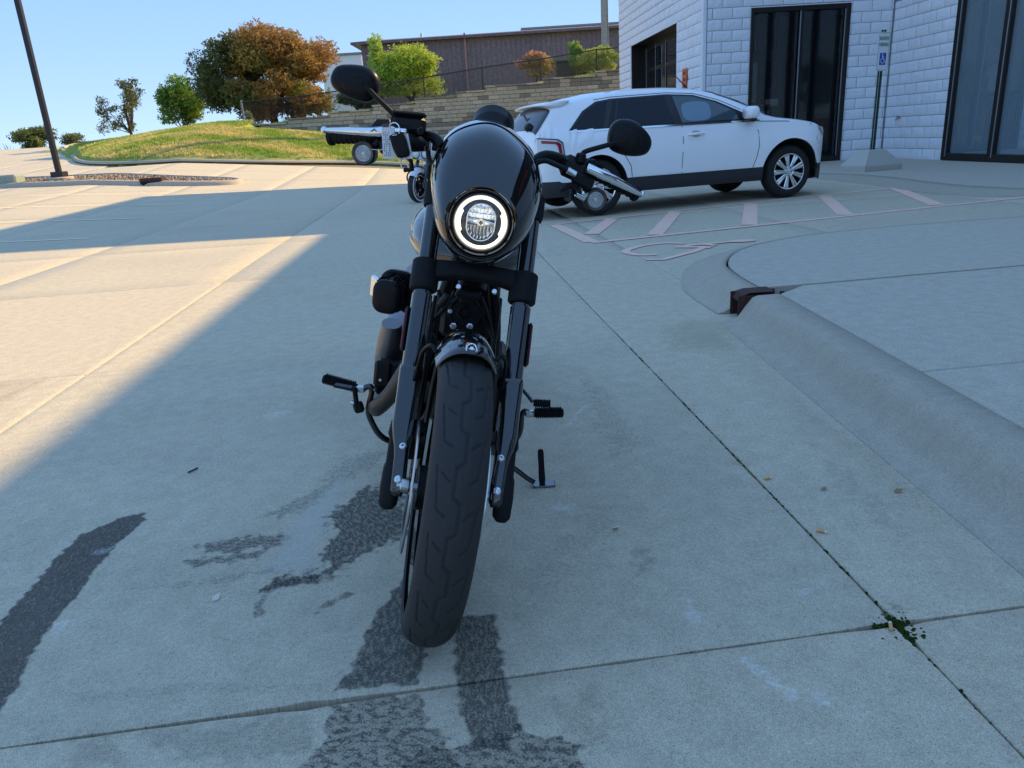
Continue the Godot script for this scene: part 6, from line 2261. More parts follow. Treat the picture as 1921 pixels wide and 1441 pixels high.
func moto_wheel(parent: Node, xf: Transform3D, r: float, w: float, spokes: int, stripe: bool) -> void:
	var n := Node3D.new()
	n.name = "front_wheel" if not parent.has_node("front_wheel") else "rear_wheel"
	n.transform = xf
	parent.add_child(n)
	var B := Basis(Vector3.BACK, -PI / 2)     # lathe axis -> +x
	var h := w * 0.5
	var st := ST()
	lathe(st, X(Vector3(-h, 0, 0), B), [Vector2(r - 0.1, h * 0.3), Vector2(r - 0.06, 0.0), Vector2(r - 0.022, h * 0.12), Vector2(r - 0.006, h * 0.5), Vector2(r, h), Vector2(r - 0.006, h * 1.5), Vector2(r - 0.022, h * 1.88), Vector2(r - 0.06, w), Vector2(r - 0.1, w - h * 0.3)], 48, false)
	put(st, "tyre", M.moto_tyre, n)
	st = ST()
	lathe(st, X(Vector3(-h, 0, 0), B), [Vector2(r - 0.125, 0.02), Vector2(r - 0.098, 0.01), Vector2(r - 0.092, 0.016), Vector2(r - 0.11, h), Vector2(r - 0.092, w - 0.016), Vector2(r - 0.098, w - 0.01), Vector2(r - 0.125, w - 0.02)], 40)
	put(st, "rim", M.satin_black, n)
	if stripe:
		st = ST()
		for s in [-1.0, 1.0]:
			lathe(st, X(Vector3(s * (h - 0.012), 0, 0), B), [Vector2(r - 0.118, -0.004), Vector2(r - 0.100, -0.004), Vector2(r - 0.100, 0.004), Vector2(r - 0.118, 0.004), Vector2(r - 0.118, -0.004)], 40)
		put(st, "rim_stripe", M.pink_stripe, n)
		st = ST()
		for s in [-1.0, 1.0]:
			lathe(st, X(Vector3(s * (h - 0.004), 0, 0), B), [Vector2(r - 0.055, -0.006), Vector2(r - 0.03, -0.006), Vector2(r - 0.03, 0.004), Vector2(r - 0.055, 0.005), Vector2(r - 0.055, -0.006)], 40)
		put(st, "white_wall", M.white_paint, n)
	for k in spokes:
		st = ST()
		var b := Basis(Vector3.RIGHT, TAU * k / spokes)
		box(st, Transform3D(b, b * Vector3(0, (r - 0.11) * 0.55, 0)), Vector3(w * 0.35, r - 0.14, 0.03), 0.008)
		put(st, "spoke", M.satin_black, n)
	st = ST()
	cyl(st, Vector3(-h * 0.9, 0, 0), Vector3(h * 0.9, 0, 0), 0.045, 18)
	put(st, "hub", M.satin_black, n)

func build_touring_motorcycle() -> void:
	bike_materials()
	var gx := -1.66
	var gz := -15.6
	var b := thing("touring_motorcycle", "white touring motorcycle with panniers parked beyond the black one", "motorcycle", Vector3(gx, lot_y(gx, gz) + 0.005, gz))
	b.rotation = Vector3(0, -0.35, 0)
	b.rotate_object_local(Vector3.BACK, -0.07)
	moto_wheel(b, X(Vector3(0, 0.32, 0), Basis(Vector3.UP, -0.1)), 0.32, 0.13, 9, true)
	moto_wheel(b, X(Vector3(0, 0.32, -1.63)), 0.32, 0.17, 9, false)
	# front fender
	var st := ST()
	smooth(st)
	var rows := []
	for k in 17:
		var a := deg_to_rad(lerpf(38.0, 195.0, k / 16.0))
		var row := []
		for q in 9:
			var c := lerpf(-1.0, 1.0, q / 8.0)
			var rad := 0.365 - 0.075 * pow(absf(c), 2.2)
			row.append(Vector3(c * 0.085, 0.32 + rad * sin(a), rad * cos(a)))
		rows.append(row)
	skin(st, rows, false)
	put(st, "front_fender", M.white_paint, b)
	for s in [-1.0, 1.0]:
		st = ST()
		cyl(st, Vector3(s * 0.115, 0.28, 0.0), Vector3(s * 0.115, 0.98, -0.37), 0.034, 14)
		put(st, "fork_leg", M.gloss_black, b)
	# fairing: loft of front outlines
	st = ST()
	smooth(st)
	var rings := []
	for k in 6:
		var f := k / 5.0
		var ring := []
		for q in 28:
			var a := TAU * q / 28
			var hw := 0.40 * lerpf(0.5, 1.0, pow(f, 0.5))
			var yy := sin(a)
			var xx := cos(a)
			var px := hw * signf(xx) * pow(absf(xx), 0.75) * (1.0 + 0.12 * yy)
			var py := 0.97 + (0.22 if yy > 0 else 0.20) * yy * lerpf(0.65, 1.0, pow(f, 0.5)) + 0.10 * absf(xx) * f
			ring.append(Vector3(px, py, -0.16 - 0.30 * f - 0.12 * f * absf(xx)))
		rings.append(ring)
	skin(st, rings)
	fan(st, rings[0], true)
	var fs := fin(st)
	node_of(fs, "fairing", M.white_paint, b)
	for s in [-1.0, 1.0]:
		st = ST()
		lathe(st, X(Vector3(s * 0.11, 0.93, -0.185), Basis(Vector3.RIGHT, PI / 2)), [Vector2(0.10, -0.06), Vector2(0.10, 0.03), Vector2(0.085, 0.035), Vector2(0.08, 0.02), Vector2(0, 0.022)], 22)
		put(st, "headlamp", M.gloss_black, b)
		st = ST()
		lathe(st, X(Vector3(s * 0.11, 0.93, -0.160), Basis(Vector3.RIGHT, PI / 2)), [Vector2(0.072, 0), Vector2(0.05, 0.012), Vector2(0, 0.016)], 22)
		put(st, "headlamp_lens", M.lens_white, b)
	st = ST()
	box(st, X(Vector3(-0.24, 1.06, -0.30), Basis.from_euler(Vector3(-0.3, -0.35, -0.45))), Vector3(0.2, 0.012, 0.02), 0.004)
	box(st, X(Vector3(0.24, 1.06, -0.30), Basis.from_euler(Vector3(-0.3, 0.35, 0.45))), Vector3(0.2, 0.012, 0.02), 0.004)
	put(st, "fairing_vent", M.satin_black, b)
	st = ST()
	smooth(st)
	rows = []
	for k in 5:
		var row := []
		for q in 11:
			var c := lerpf(-1, 1, q / 10.0)
			row.append(Vector3(c * (0.28 - 0.03 * k), 1.18 + 0.045 * k - 0.05 * c * c, -0.30 - 0.045 * k - 0.12 * c * c))
		rows.append(row)
	skin(st, rows, false)
	put(st, "windscreen", M.privacy_glass, b)
	for s in [-1.0, 1.0]:
		st = ST()
		box(st, X(Vector3(s * 0.365, 0.62, -1.55)), Vector3(0.22, 0.34, 0.62), 0.06)
		put(st, "saddlebag", M.white_paint, b)
		st = ST()
		box(st, X(Vector3(s * 0.36, 0.56, -1.236)), Vector3(0.15, 0.2, 0.012), 0.004)
		put(st, "saddlebag_panel", M.satin_black, b)
		st = ST()
		tube(st, spline([Vector3(s * 0.1, 0.62, -0.52), Vector3(s * 0.34, 0.6, -0.5), Vector3(s * 0.47, 0.5, -0.5), Vector3(s * 0.46, 0.36, -0.5), Vector3(s * 0.3, 0.25, -0.52), Vector3(s * 0.12, 0.2, -0.54)], 4), 0.018, 8)
		put(st, "engine_guard", M.gloss_black, b)
		st = ST()
		tube(st, [Vector3(s * 0.08, 1.12, -0.55), Vector3(s * 0.28, 1.15, -0.6), Vector3(s * 0.43, 1.08, -0.72)], 0.016, 8)
		put(st, "handlebar", M.satin_black, b)
		st = ST()
		lathe(st, X(Vector3(s * 0.44, 1.22, -0.62), Basis(Vector3.RIGHT, PI / 2)), [Vector2(0, -0.01), Vector2(0.07, 0.0), Vector2(0.05, 0.03), Vector2(0, 0.035)], 16)
		put(st, "mirror", M.white_paint, b)
	st = ST()
	box(st, X(Vector3(0, 0.48, -0.8)), Vector3(0.3, 0.5, 0.55), 0.08)
	put(st, "engine", M.satin_black, b)
	st = ST()
	lathe(st, X(Vector3(0, 0.86, -0.55), Basis(Vector3.RIGHT, -PI / 2)), [Vector2(0, 0), Vector2(0.12, 0.03), Vector2(0.17, 0.15), Vector2(0.15, 0.4), Vector2(0.06, 0.58), Vector2(0, 0.6)], 24, false)
	put(st, "fuel_tank", M.white_paint, b)
	st = ST()
	box(st, X(Vector3(0, 0.78, -1.35)), Vector3(0.3, 0.14, 0.6), 0.05)
	put(st, "seat", M.matte_black, b)

# ------------------------------------------------------------------ the black motorcycle. x to the right of the picture, y up, z towards the camera; origin under the front axle
var bike: Node3D
var STEER := Transform3D()

func bput(st: SurfaceTool, called: String, m: Material, steered := false) -> MeshInstance3D:
	var o := put(st, called, m, bike)
	if steered: o.transform = STEER
	return o

func bnode(called: String, steered := false) -> Node3D:
	var n := Node3D.new()
	var k := 0
	n.name = called
	while bike.has_node(NodePath(n.name)):
		k += 1
		n.name = "%s_%03d" % [called, k]
	bike.add_child(n, true)
	if steered: n.transform = STEER
	return n

# closed outline -> pillow: outline at z0, bulging by h towards the front (dir), rounded at the rim
func pillow(st: SurfaceTool, xf: Transform3D, outline: Array, h: float, back: float, steps := 6) -> void:
	smooth(st)
	var c := Vector2.ZERO
	for p in outline: c += p
	c /= outline.size()
	var rings := []
	for k in steps + 1:
		var a := PI / 2 * k / steps
		var s := cos(a)
		s = pow(s, 0.55)
		var z := h * sin(a)
		var ring := []
		for p in outline:
			var q: Vector2 = c + (p - c) * maxf(s, 0.001)
			ring.append(xf * Vector3(q.x, q.y, z))
		rings.append(ring)
	skin(st, rings)
	var b0 := []
	for p in outline: b0.append(xf * Vector3(p.x, p.y, -back))
	skin(st, [b0, rings[0]])
	flat(st)
	fan(st, b0, true)

func V2(s: String) -> Array:
	var out := []
	for p in P2(s): out.append(p)
	return out

func closed_spline(pts: Array, per := 4) -> Array:
	var out := []
	var n := pts.size()
	for i in n:
		for k in per:
			out.append((pts[i] as Vector2).cubic_interpolate(pts[(i + 1) % n], pts[(i + n - 1) % n], pts[(i + 2) % n], float(k) / per))
	var area := 0.0
	for i in out.size(): area += (out[i] as Vector2).cross(out[(i + 1) % out.size()])
	if area < 0: out.reverse()
	return out

func fork_at(y: float, x: float) -> Vector3:
	return Vector3(x, y, (0.335 - y) * 0.5317 + 0.0)

func build_motorcycle() -> void:
	bike = thing("motorcycle", "black cruiser motorcycle leaning on its side stand with headlamp lit", "motorcycle", Vector3(-0.238, 0.0, -1.54))
	bike.rotation.z = deg_to_rad(-11.5)
	var ax := Vector3(0, cos(deg_to_rad(28.0)), -sin(deg_to_rad(28.0)))
	var o := Vector3(0.0, 0, 0.145)
	var rot := Basis(ax, deg_to_rad(5.0))
	STEER = Transform3D(rot, o - rot * o)
	tread_wheel()
	bike_fork()
	bike_fairing()
	bike_bars()
	bike_frame()
	bike_rear()
	key_ring()

func seg_d(p: Vector2, a: Vector2, b: Vector2) -> float:
	var e := b - a
	var t := clampf((p - a).dot(e) / e.length_squared(), 0, 1)
	return (p - a - e * t).length()

func tread_wheel() -> void:
	var w := bnode("front_wheel")
	w.transform = STEER * X(Vector3(0, 0.335, 0))
	var r := 0.338
	var nu := 960
	var nv := 58
	var period := TAU * r / 16.0         # one pattern repeat
	var P := period
	# groove lines in (across, along) metres
	var segs := []
	var zig := [Vector2(0.007, 0.0), Vector2(0.007, P * 0.42), Vector2(-0.006, P * 0.5), Vector2(-0.006, P * 0.92), Vector2(0.007, P)]
	for i in 4: segs.append([zig[i], zig[i + 1], 0.0026])
	for q in [[-1.0, 0.10], [1.0, 0.62]]:
		var s: float = q[0]
		var t0: float = q[1] * P
		segs.append([Vector2(s * 0.018, t0 + 0.012), Vector2(s * 0.034, t0), 0.0021])
		segs.append([Vector2(s * 0.034, t0), Vector2(s * 0.043, t0 - P * 0.62), 0.0021])
		segs.append([Vector2(s * 0.016, t0 + 0.012 - P * 0.5), Vector2(s * 0.031, t0 - P * 0.52), 0.0019])
	var prof := []      # (radius, x, across)
	var h := 0.0575
	for j in nv + 1:
		var u := lerpf(-1.0, 1.0, float(j) / nv)
		# crown arc then sidewall
		var a := u * 1.72
		var x: float
		var rad: float
		var cr := 0.0585
		x = sin(clampf(a, -1.62, 1.62)) * h
		rad = r - (1.0 - cos(minf(absf(a), 1.62))) * cr * (0.80)
		if absf(a) > 1.25: rad -= (absf(a) - 1.25) * 0.03
		if absf(a) > 1.62: x *= 1.0 - (absf(a) - 1.62) * 0.9
		prof.append([rad, x, a * 0.052])
	var st := ST()
	smooth(st)
	var rows := []
	for i in nu + 1:
		var th := TAU * (i % nu) / nu
		var along := fposmod(float(i % nu) / nu * TAU * r, P)
		var row := []
		for j in nv + 1:
			var rad: float = prof[j][0]
			var s: float = prof[j][2]
			if absf(s) < 0.058:
				var dep := 0.0
				for g in segs:
					if absf(s - (g[0].x + g[1].x) * 0.5) > 0.016: continue
					for k in [-1, 0, 1]:
						var d := seg_d(Vector2(s, along + k * P), g[0], g[1])
						if d < g[2] * 1.7: dep = maxf(dep, 0.0042 * smoothstep(g[2] * 1.45, g[2] * 0.55, d))
				# fine mould ribs
				if absf(s + 0.012) < 0.0009 or absf(s + 0.0165) < 0.0009: dep -= 0.0005
				rad -= dep
			row.append(Vector3(prof[j][1], rad * cos(th), rad * sin(th)))
		rows.append(row)
	grid(st, rows, true)
	put(st, "tyre", M.moto_tyre, w)
	var B := Basis(Vector3.BACK, -PI / 2)
	st = ST()
	lathe(st, X(Vector3(-0.04, 0, 0), B), [Vector2(0.225, 0.0), Vector2(0.252, -0.006), Vector2(0.256, 0.0), Vector2(0.235, 0.03), Vector2(0.235, 0.05), Vector2(0.256, 0.08), Vector2(0.252, 0.086), Vector2(0.225, 0.08), Vector2(0.225, 0.0)], 56)
	put(st, "rim", M.gloss_black, w)
	for k in 7:
		st = ST()
		for s in [-0.13, 0.13]:
			var b := Basis(Vector3.RIGHT, TAU * k / 7 + s)
			box(st, Transform3D(b, b * Vector3(0, 0.14, 0)), Vector3(0.035, 0.18, 0.016), 0.005)
		put(st, "spoke", M.gloss_black, w)
	st = ST()
	lathe(st, X(Vector3(-0.062, 0, 0), B), [Vector2(0, 0), Vector2(0.05, 0), Vector2(0.052, 0.02), Vector2(0.04, 0.04), Vector2(0.04, 0.084), Vector2(0.052, 0.104), Vector2(0.05, 0.124), Vector2(0, 0.124)], 24)
	put(st, "hub", M.satin_black, w)
	for s in [-1.0, 1.0]:
		st = ST()
		lathe(st, X(Vector3(s * 0.078 - 0.0025, 0, 0), B), [Vector2(0.112, 0.0), Vector2(0.148, 0.0), Vector2(0.1505, 0.001), Vector2(0.1505, 0.004), Vector2(0.148, 0.005), Vector2(0.112, 0.005), Vector2(0.112, 0.0)], 64)
		put(st, "brake_disc", M.steel, w)
		st = ST()
		for k in 7:
			var b := Basis(Vector3.RIGHT, TAU * k / 7)
			box(st, Transform3D(b, b * Vector3(s * 0.075, 0.085, 0)), Vector3(0.005, 0.07, 0.028), 0.001)
		put(st, "disc_carrier", M.satin_black, w)
	st = ST()
	cyl(st, Vector3(-0.108, 0, 0), Vector3(0.108, 0, 0), 0.0125, 16)
	put(st, "axle", M.steel, w)
	st = ST()
	cyl(st, Vector3(-0.1, 0, 0), Vector3(-0.079, 0, 0), 0.019, 16)
	cyl(st, Vector3(0.079, 0, 0), Vector3(0.096, 0, 0), 0.017, 16)
	put(st, "axle_spacer", M.steel, w)

func bike_fork() -> void:
	var dirf := Vector3(0, 0.883, -0.4695)
	for s in [-1.0, 1.0]:
		var x: float = 0.1175 * s
		var leg := bnode("fork_leg")
		leg.position.x = 0.0095
		# upper tube with its gloss cover
		var st := ST()
		tube(st, [fork_at(0.545, x), fork_at(0.73, x)], 0.0245, 22)
		put(st, "tube_cover", M.gloss_black, leg)
		st = ST()
		tube(st, [fork_at(0.72, x), fork_at(0.965, x)], 0.0215, 22)
		put(st, "upper_tube", M.gloss_black, leg)
		st = ST()
		tube(st, [fork_at(0.925, x * 1.02), fork_at(0.935, x * 1.02), fork_at(0.975, x * 1.02), fork_at(0.982, x * 1.02)], [0.024, 0.027, 0.027, 0.021], 22)
		put(st, "top_collar", M.wrinkle_black, leg)
		# lower shroud: flat faced, narrowing to the casting
		st = ST()
		smooth(st)
		var rings := []
		for q in [[0.575, 0.0265, 0.026, 0.0], [0.565, 0.0275, 0.027, 0.0], [0.50, 0.0265, 0.027, 0.0], [0.455, 0.0265, 0.026, 0.001], [0.43, 0.023, 0.022, 0.003], [0.41, 0.018, 0.017, 0.006], [0.39, 0.0165, 0.014, 0.008], [0.35, 0.0165, 0.013, 0.008], [0.322, 0.016, 0.012, 0.008], [0.312, 0.011, 0.008, 0.006]]:
			var c := fork_at(q[0], x) + Vector3(-0.006 * s * smoothstep(0.46, 0.36, q[0]), 0, 0.0)
			var f := Vector3(0, 0.4695, 0.883)
			var ring := []
			for k in 20:
				var a := TAU * k / 20
				var cx: float = signf(cos(a)) * pow(absf(cos(a)), 0.55) * q[1]
				var cz: float = signf(sin(a)) * pow(absf(sin(a)), 0.55) * q[2]
				ring.append(c + Vector3(cx, 0, 0) + f * (cz + q[3]))
			rings.append(ring)
		rings.reverse()
		skin(st, rings)
		fan(st, rings[0], true); fan(st, rings[-1])
		put(st, "lower_shroud", M.gloss_black, leg)
		# casting behind it
		st = ST()
		smooth(st)
		rings = []
		for q in [[0.285, 0.014, 0.016], [0.293, 0.021, 0.022], [0.33, 0.023, 0.026], [0.365, 0.0215, 0.024], [0.372, 0.018, 0.022], [0.425, 0.0175, 0.020], [0.434, 0.022, 0.022], [0.455, 0.019, 0.02]]:
			var c := fork_at(q[0], x + s * 0.012) + Vector3(0, 0, -0.014)
			var ring := []
			for k in 18:
				var a := TAU * k / 18
				ring.append(c + Vector3(signf(cos(a)) * pow(absf(cos(a)), 0.7) * q[1], 0, signf(sin(a)) * pow(absf(sin(a)), 0.7) * q[2] ))
			rings.append(ring)
		for ring in rings: ring.reverse()
		skin(st, rings)
		fan(st, rings[0], true); fan(st, rings[-1])
		put(st, "axle_casting", M.matte_black, leg)
		for y in [0.412, 0.345]:
			st = ST()
			var c := fork_at(y, x - 0.006 * s) + Vector3(0, 0.4695, 0.883) * 0.02
			var bb := up_to(Vector3(0, 0.4695, 0.883))
			lathe(st, X(c, bb), [Vector2(0, -0.006), Vector2(0.0088, -0.004), Vector2(0.0088, 0.0025), Vector2(0.006, 0.004), Vector2(0.0055, 0.0065), Vector2(0.0035, 0.0068), Vector2(0.003, 0.003), Vector2(0, 0.003)], 18)
			put(st, "bolt", M.zinc_bolt, leg)
		# slim reflector strip on the outer side
		st = ST()
		var rb := Basis(Vector3.RIGHT, dirf, Vector3.RIGHT.cross(dirf))
		box(st, Transform3D(rb, fork_at(0.652, x + s * 0.028) + Vector3(0, 0, -0.004)), Vector3(0.007, 0.105, 0.026), 0.003)
		put(st, "side_reflector", M.satin_black, leg)
		st = ST()
		box(st, Transform3D(rb, fork_at(0.652, x + s * 0.0325) + Vector3(0, 0, -0.004)), Vector3(0.003, 0.095, 0.02), 0.001)
		put(st, "reflector_lens", M.lamp_red, leg)
	# lower triple clamp
	var cl := bnode("triple_clamp")
	cl.position.x = 0.0095
	var st := ST()
	for s in [-1.0, 1.0]:
		var c := fork_at(0.772, 0.1175 * s)
		lathe(st, X(c - dirf * 0.037, up_to(dirf)), [Vector2(0.022, 0), Vector2(0.030, 0.0), Vector2(0.0335, 0.004), Vector2(0.0335, 0.07), Vector2(0.030, 0.074), Vector2(0.022, 0.074)], 28)
		put(st, "collar", M.wrinkle_black, cl)
		st = ST()
	st = ST()
	smooth(st)
	var f := Vector3(0, 0.4695, 0.883)
	var rings := []
	for k in 17:
		var t := lerpf(-1, 1, k / 16.0)
		var c := fork_at(0.785, 0.1 * t) + f * (0.012 - 0.012 * t * t)
		var hh := 0.0255 - 0.006 * (1 - t * t)
		var ring := []
		for q in 16:
			var a := TAU * q / 16
			ring.append(c + dirf * (signf(sin(a)) * pow(absf(sin(a)), 0.5) * hh + 0.006 * (1 - t * t)) + f * signf(cos(a)) * pow(absf(cos(a)), 0.5) * 0.021)
		rings.append(ring)
	skin(st, rings)
	put(st, "bridge", M.wrinkle_black, cl)
	st = ST()
	for s in [-0.035, 0.05]:
		cyl(st, fork_at(0.752, s) + f * 0.014, fork_at(0.752, s) + f * 0.026, 0.006, 12)
	put(st, "clamp_bolt", M.zinc_bolt, cl)
	st = ST()
	box(st, X(fork_at(0.945, 0.0) - f * 0.03, up_to(dirf)), Vector3(0.27, 0.03, 0.05), 0.012)
	put(st, "top_bridge", M.wrinkle_black, cl)
	# short gloss fender over the tyre
	st = ST()
	smooth(st)
	var rows := []
	for k in 25:
		var a := deg_to_rad(lerpf(76.0, 172.0, k / 24.0))
		var ef := 1.0 - smoothstep(0.0, 0.16, k / 24.0) 
		var row := []
		for q in 15:
			var c := lerpf(-1.0, 1.0, q / 14.0)
			var rad := 0.371 - 0.062 * pow(absf(c), 2.4) - 0.006 * ef
			row.append(Vector3(c * 0.068 * (1.0 - 0.05 * ef), 0.335 + rad * sin(a + 0.12 * c * c * ef), rad * cos(a + 0.12 * c * c * ef)))
		rows.append(row)
	skin(st, rows, false)
	var rows2 := []
	for row in rows:
		var r2 := []
		for p in row: r2.append(Vector3(p.x * 0.965, (p.y - 0.335) * 0.985 + 0.335, p.z * 0.985))
		r2.reverse()
		rows2.append(r2)
	skin(st, rows2, false)
	var fr: Array = rows[0]
	var fb: Array = rows2[0]
	for q in 14:
		quad(st, fb[14 - q], fb[13 - q], fr[q + 1], fr[q])
	var fe := bnode("front_fender", true)
	put(st, "shell", M.gloss_black, fe)
	for s in [-1.0, 1.0]:
		st = ST()
		tube(st, spline([Vector3(s * 0.066, 0.65, -0.02), Vector3(s * 0.078, 0.66, -0.03), Vector3(s * 0.094, 0.63, -0.06), Vector3(s * 0.1, 0.56, -0.09)], 4), 0.005, 6)
		put(st, "stay", M.satin_black, fe)
	var em := bnode("fender_badge", true)
	var et := X(Vector3(0.0, 0.335 + 0.365 * sin(deg_to_rad(78.5)), 0.365 * cos(deg_to_rad(78.5))), up_to(Vector3(0, 0.55, 0.83)))
	st = ST()
	lathe(st, et, [Vector2(0.0085, 0), Vector2(0.0125, 0.0), Vector2(0.0125, 0.003), Vector2(0.0105, 0.0045), Vector2(0.009, 0.003), Vector2(0.0085, 0)], 24)
	put(st, "ring", M.chrome, em)
	st = ST()
	lathe(st, et, [Vector2(0.0088, 0.001), Vector2(0, 0.0015)], 20)
	put(st, "disc", M.satin_black, em)
	st = ST()
	box(st, et * X(Vector3(0, 0.003, 0)), Vector3(0.013, 0.0022, 0.003), 0.0006)
	box(st, et * X(Vector3(0, 0.0025, 0.0015)), Vector3(0.0065, 0.002, 0.008), 0.0006)
	put(st, "emblem", M.chrome, em)

func bike_fairing() -> void:
	# headlamp centre in steered position, measured on the photograph's axes
	var hc := Vector3(0.008, 0.921, -0.15)
	var outl := closed_spline(V2("0.006,1.142 -0.040,1.134 -0.086,1.108 -0.115,1.066 -0.125,1.015 -0.118,0.955 -0.093,0.880 -0.045,0.828 0.012,0.815 0.070,0.838 0.112,0.880 0.134,0.930 0.142,0.985 0.136,1.035 0.106,1.088 0.055,1.126"), 5)
	var n := outl.size()
	var fa := bnode("fairing")
	var st := ST()
	smooth(st)
	var rings := []
	var steps := 16
	for k in steps + 1:
		var t := float(k) / steps
		var ring := []
		for i in n:
			var o: Vector2 = outl[i]
			var d := (o - Vector2(hc.x, hc.y))
			var a := d.angle()
			var up := clampf(sin(a), -1, 1)
			var inn := Vector2(hc.x, hc.y) + Vector2(cos(a), sin(a)) * 0.0815
			var zo := -0.285 - 0.05 * maxf(0, up) + 0.055 * maxf(0, -up)
			# bulge: leaves the lamp slowly backward, falls away steeply at the rim
			var q := sin(t * PI * 0.5)
			var p := inn.lerp(o, lerpf(q, t, 0.35))
			var fall := pow(t, 2.0) * 0.8 + 0.2 * t
			if up > 0: fall = lerpf(fall, 0.55 * pow(t, 1.25) + 0.45 * pow(t, 4.0), up)
			var z := lerpf(-0.150 - 0.004 * up, zo, fall)
			ring.append(Vector3(p.x, p.y, z))
		rings.append(ring)
	rings.reverse()
	skin(st, rings)
	put(st, "shell", M.gloss_black, fa)
	# turned-in rim at the back and the throat round the lamp
	st = ST()
	smooth(st)
	var rim: Array = rings[0]
	var r1 := []
	for p: Vector3 in rim: r1.append(Vector3(hc.x + (p.x - hc.x) * 0.955, hc.y + 0.06 + (p.y - hc.y - 0.06) * 0.955, p.z - 0.004))
	skin(st, [r1, rim])
	var r2 := []
	for p: Vector3 in r1: r2.append(p + Vector3(0, 0, 0.06))
	skin(st, [r2, r1])
	put(st, "inner_rim", M.satin_black, fa)
	st = ST()
	lathe(st, X(hc, Basis(Vector3.RIGHT, PI / 2)), [Vector2(0.0835, -0.012), Vector2(0.0825, 0.004), Vector2(0.079, 0.0045), Vector2(0.0765, -0.004), Vector2(0.0755, -0.05)], 56)
	put(st, "lamp_throat", M.gloss_black, fa)
	# windscreen mount plugs seen at the left edge
	st = ST()
	lathe(st, X(Vector3(-0.107, 1.02, -0.262), up_to(Vector3(-0.75, 0.1, 0.65))), [Vector2(0.012, -0.002), Vector2(0.011, 0.003), Vector2(0.006, 0.004), Vector2(0, 0.002)], 16)
	put(st, "mount_plug", M.satin_black, fa)

	var hl := bnode("headlamp")
	var H := X(hc, Basis(Vector3.RIGHT, PI / 2))       # lathe y -> towards camera
	st = ST()
	lathe(st, H, [Vector2(0.0745, -0.06), Vector2(0.0745, -0.012), Vector2(0.0725, -0.008), Vector2(0.0655, -0.012), Vector2(0.0645, -0.024), Vector2(0.0625, -0.024)], 64)
	put(st, "bezel", M.gloss_black, hl)
	st = ST()
	lathe(st, H, [Vector2(0.0722, -0.0085), Vector2(0.0730, -0.0068), Vector2(0.0738, -0.0078)], 64)
	put(st, "bright_line", M.chrome, hl)
	st = ST()
	lathe(st, H, [Vector2(0.0655, -0.02), Vector2(0.064, -0.006), Vector2(0.0605, -0.003), Vector2(0.0592, -0.006), Vector2(0.0592, -0.02)], 64)
	put(st, "lamp_rim", M.pewter, hl)
	# light ring with its wider blocks left and right
	st = ST()
	smooth(st)
	var rows := []
	for k in 97:
		var a := TAU * k / 96.0
		var inner := 0.0505
		var side := absf(cos(a))
		if side > 0.895: inner = 0.0455
		elif side > 0.862: inner = lerpf(0.0505, 0.0455, (side - 0.862) / 0.033)
		var row := []
		for q in [[0.0, -0.014], [0.1, -0.0075], [0.5, -0.0055], [0.9, -0.0075], [1.0, -0.014]]:
			var r := lerpf(inner, 0.0588, q[0])
			row.append(hc + Vector3(r * cos(a), r * sin(a), q[1]))
		rows.append(row)
	skin(st, rows, false)
	put(st, "light_ring", M.led_ring_lamp, hl)
	st = ST()
	lathe(st, H, [Vector2(0.0508, -0.01), Vector2(0.049, -0.0095), Vector2(0.044, -0.02), Vector2(0.03, -0.024), Vector2(0.0, -0.024)], 48)
	put(st, "lamp_floor", M.satin_black, hl)
	# reflector: stadium frame, upper facets, bar, lower facets
	var stadium := func(hw: float, hh: float) -> Array:
		var out := []
		for k in 40:
			var a := TAU * k / 40
			var c := Vector2(cos(a), sin(a)) * hw
			c.y += (hh - hw) * (1.0 if sin(a) >= 0 else -1.0)
			out.append(c)
		return out
	st = ST()
	smooth(st)
	var s0: Array = stadium.call(0.0335, 0.0425)
	var s1: Array = stadium.call(0.0325, 0.0415)
	var s2: Array = stadium.call(0.0305, 0.0395)
	var R3 := []
	for q in [[s0, -0.018], [s1, -0.0085], [s2, -0.0095], [s2, -0.024]]:
		var ring := []
		for p: Vector2 in q[0]: ring.append(hc + Vector3(p.x, p.y, q[1]))
		R3.append(ring)
	skin(st, R3)
	put(st, "reflector_frame", M.chrome, hl)
	var inset := func(px: float, py: float) -> bool:
		var yy := maxf(0.0, absf(py) - 0.009)
		return Vector2(px, yy).length() < 0.0298
	# upper cells
	var cnt := 0
	for i in 7:
		var x0 := -0.03 + i * 0.0086
		for j in 3:
			var y0 := 0.008 + j * 0.0105
			var cx := x0 + 0.0043; var cy := y0 + 0.0052
			if not inset.call(cx * 0.93, cy * 0.97): continue
			st = ST()
			flat(st)
			var z0 := -0.017
			var ap := hc + Vector3(cx + (0.0012 if i % 2 else -0.0012), cy, z0 - 0.0055)
			var q := [hc + Vector3(x0, y0, z0), hc + Vector3(x0 + 0.0084, y0, z0), hc + Vector3(x0 + 0.0084, y0 + 0.0103, z0 - 0.001), hc + Vector3(x0, y0 + 0.0103, z0 - 0.001)]
			for e in 4: tri(st, q[e], q[(e + 1) % 4], ap)
			put(st, "upper_cell", M.reflector, hl)
			cnt += 1
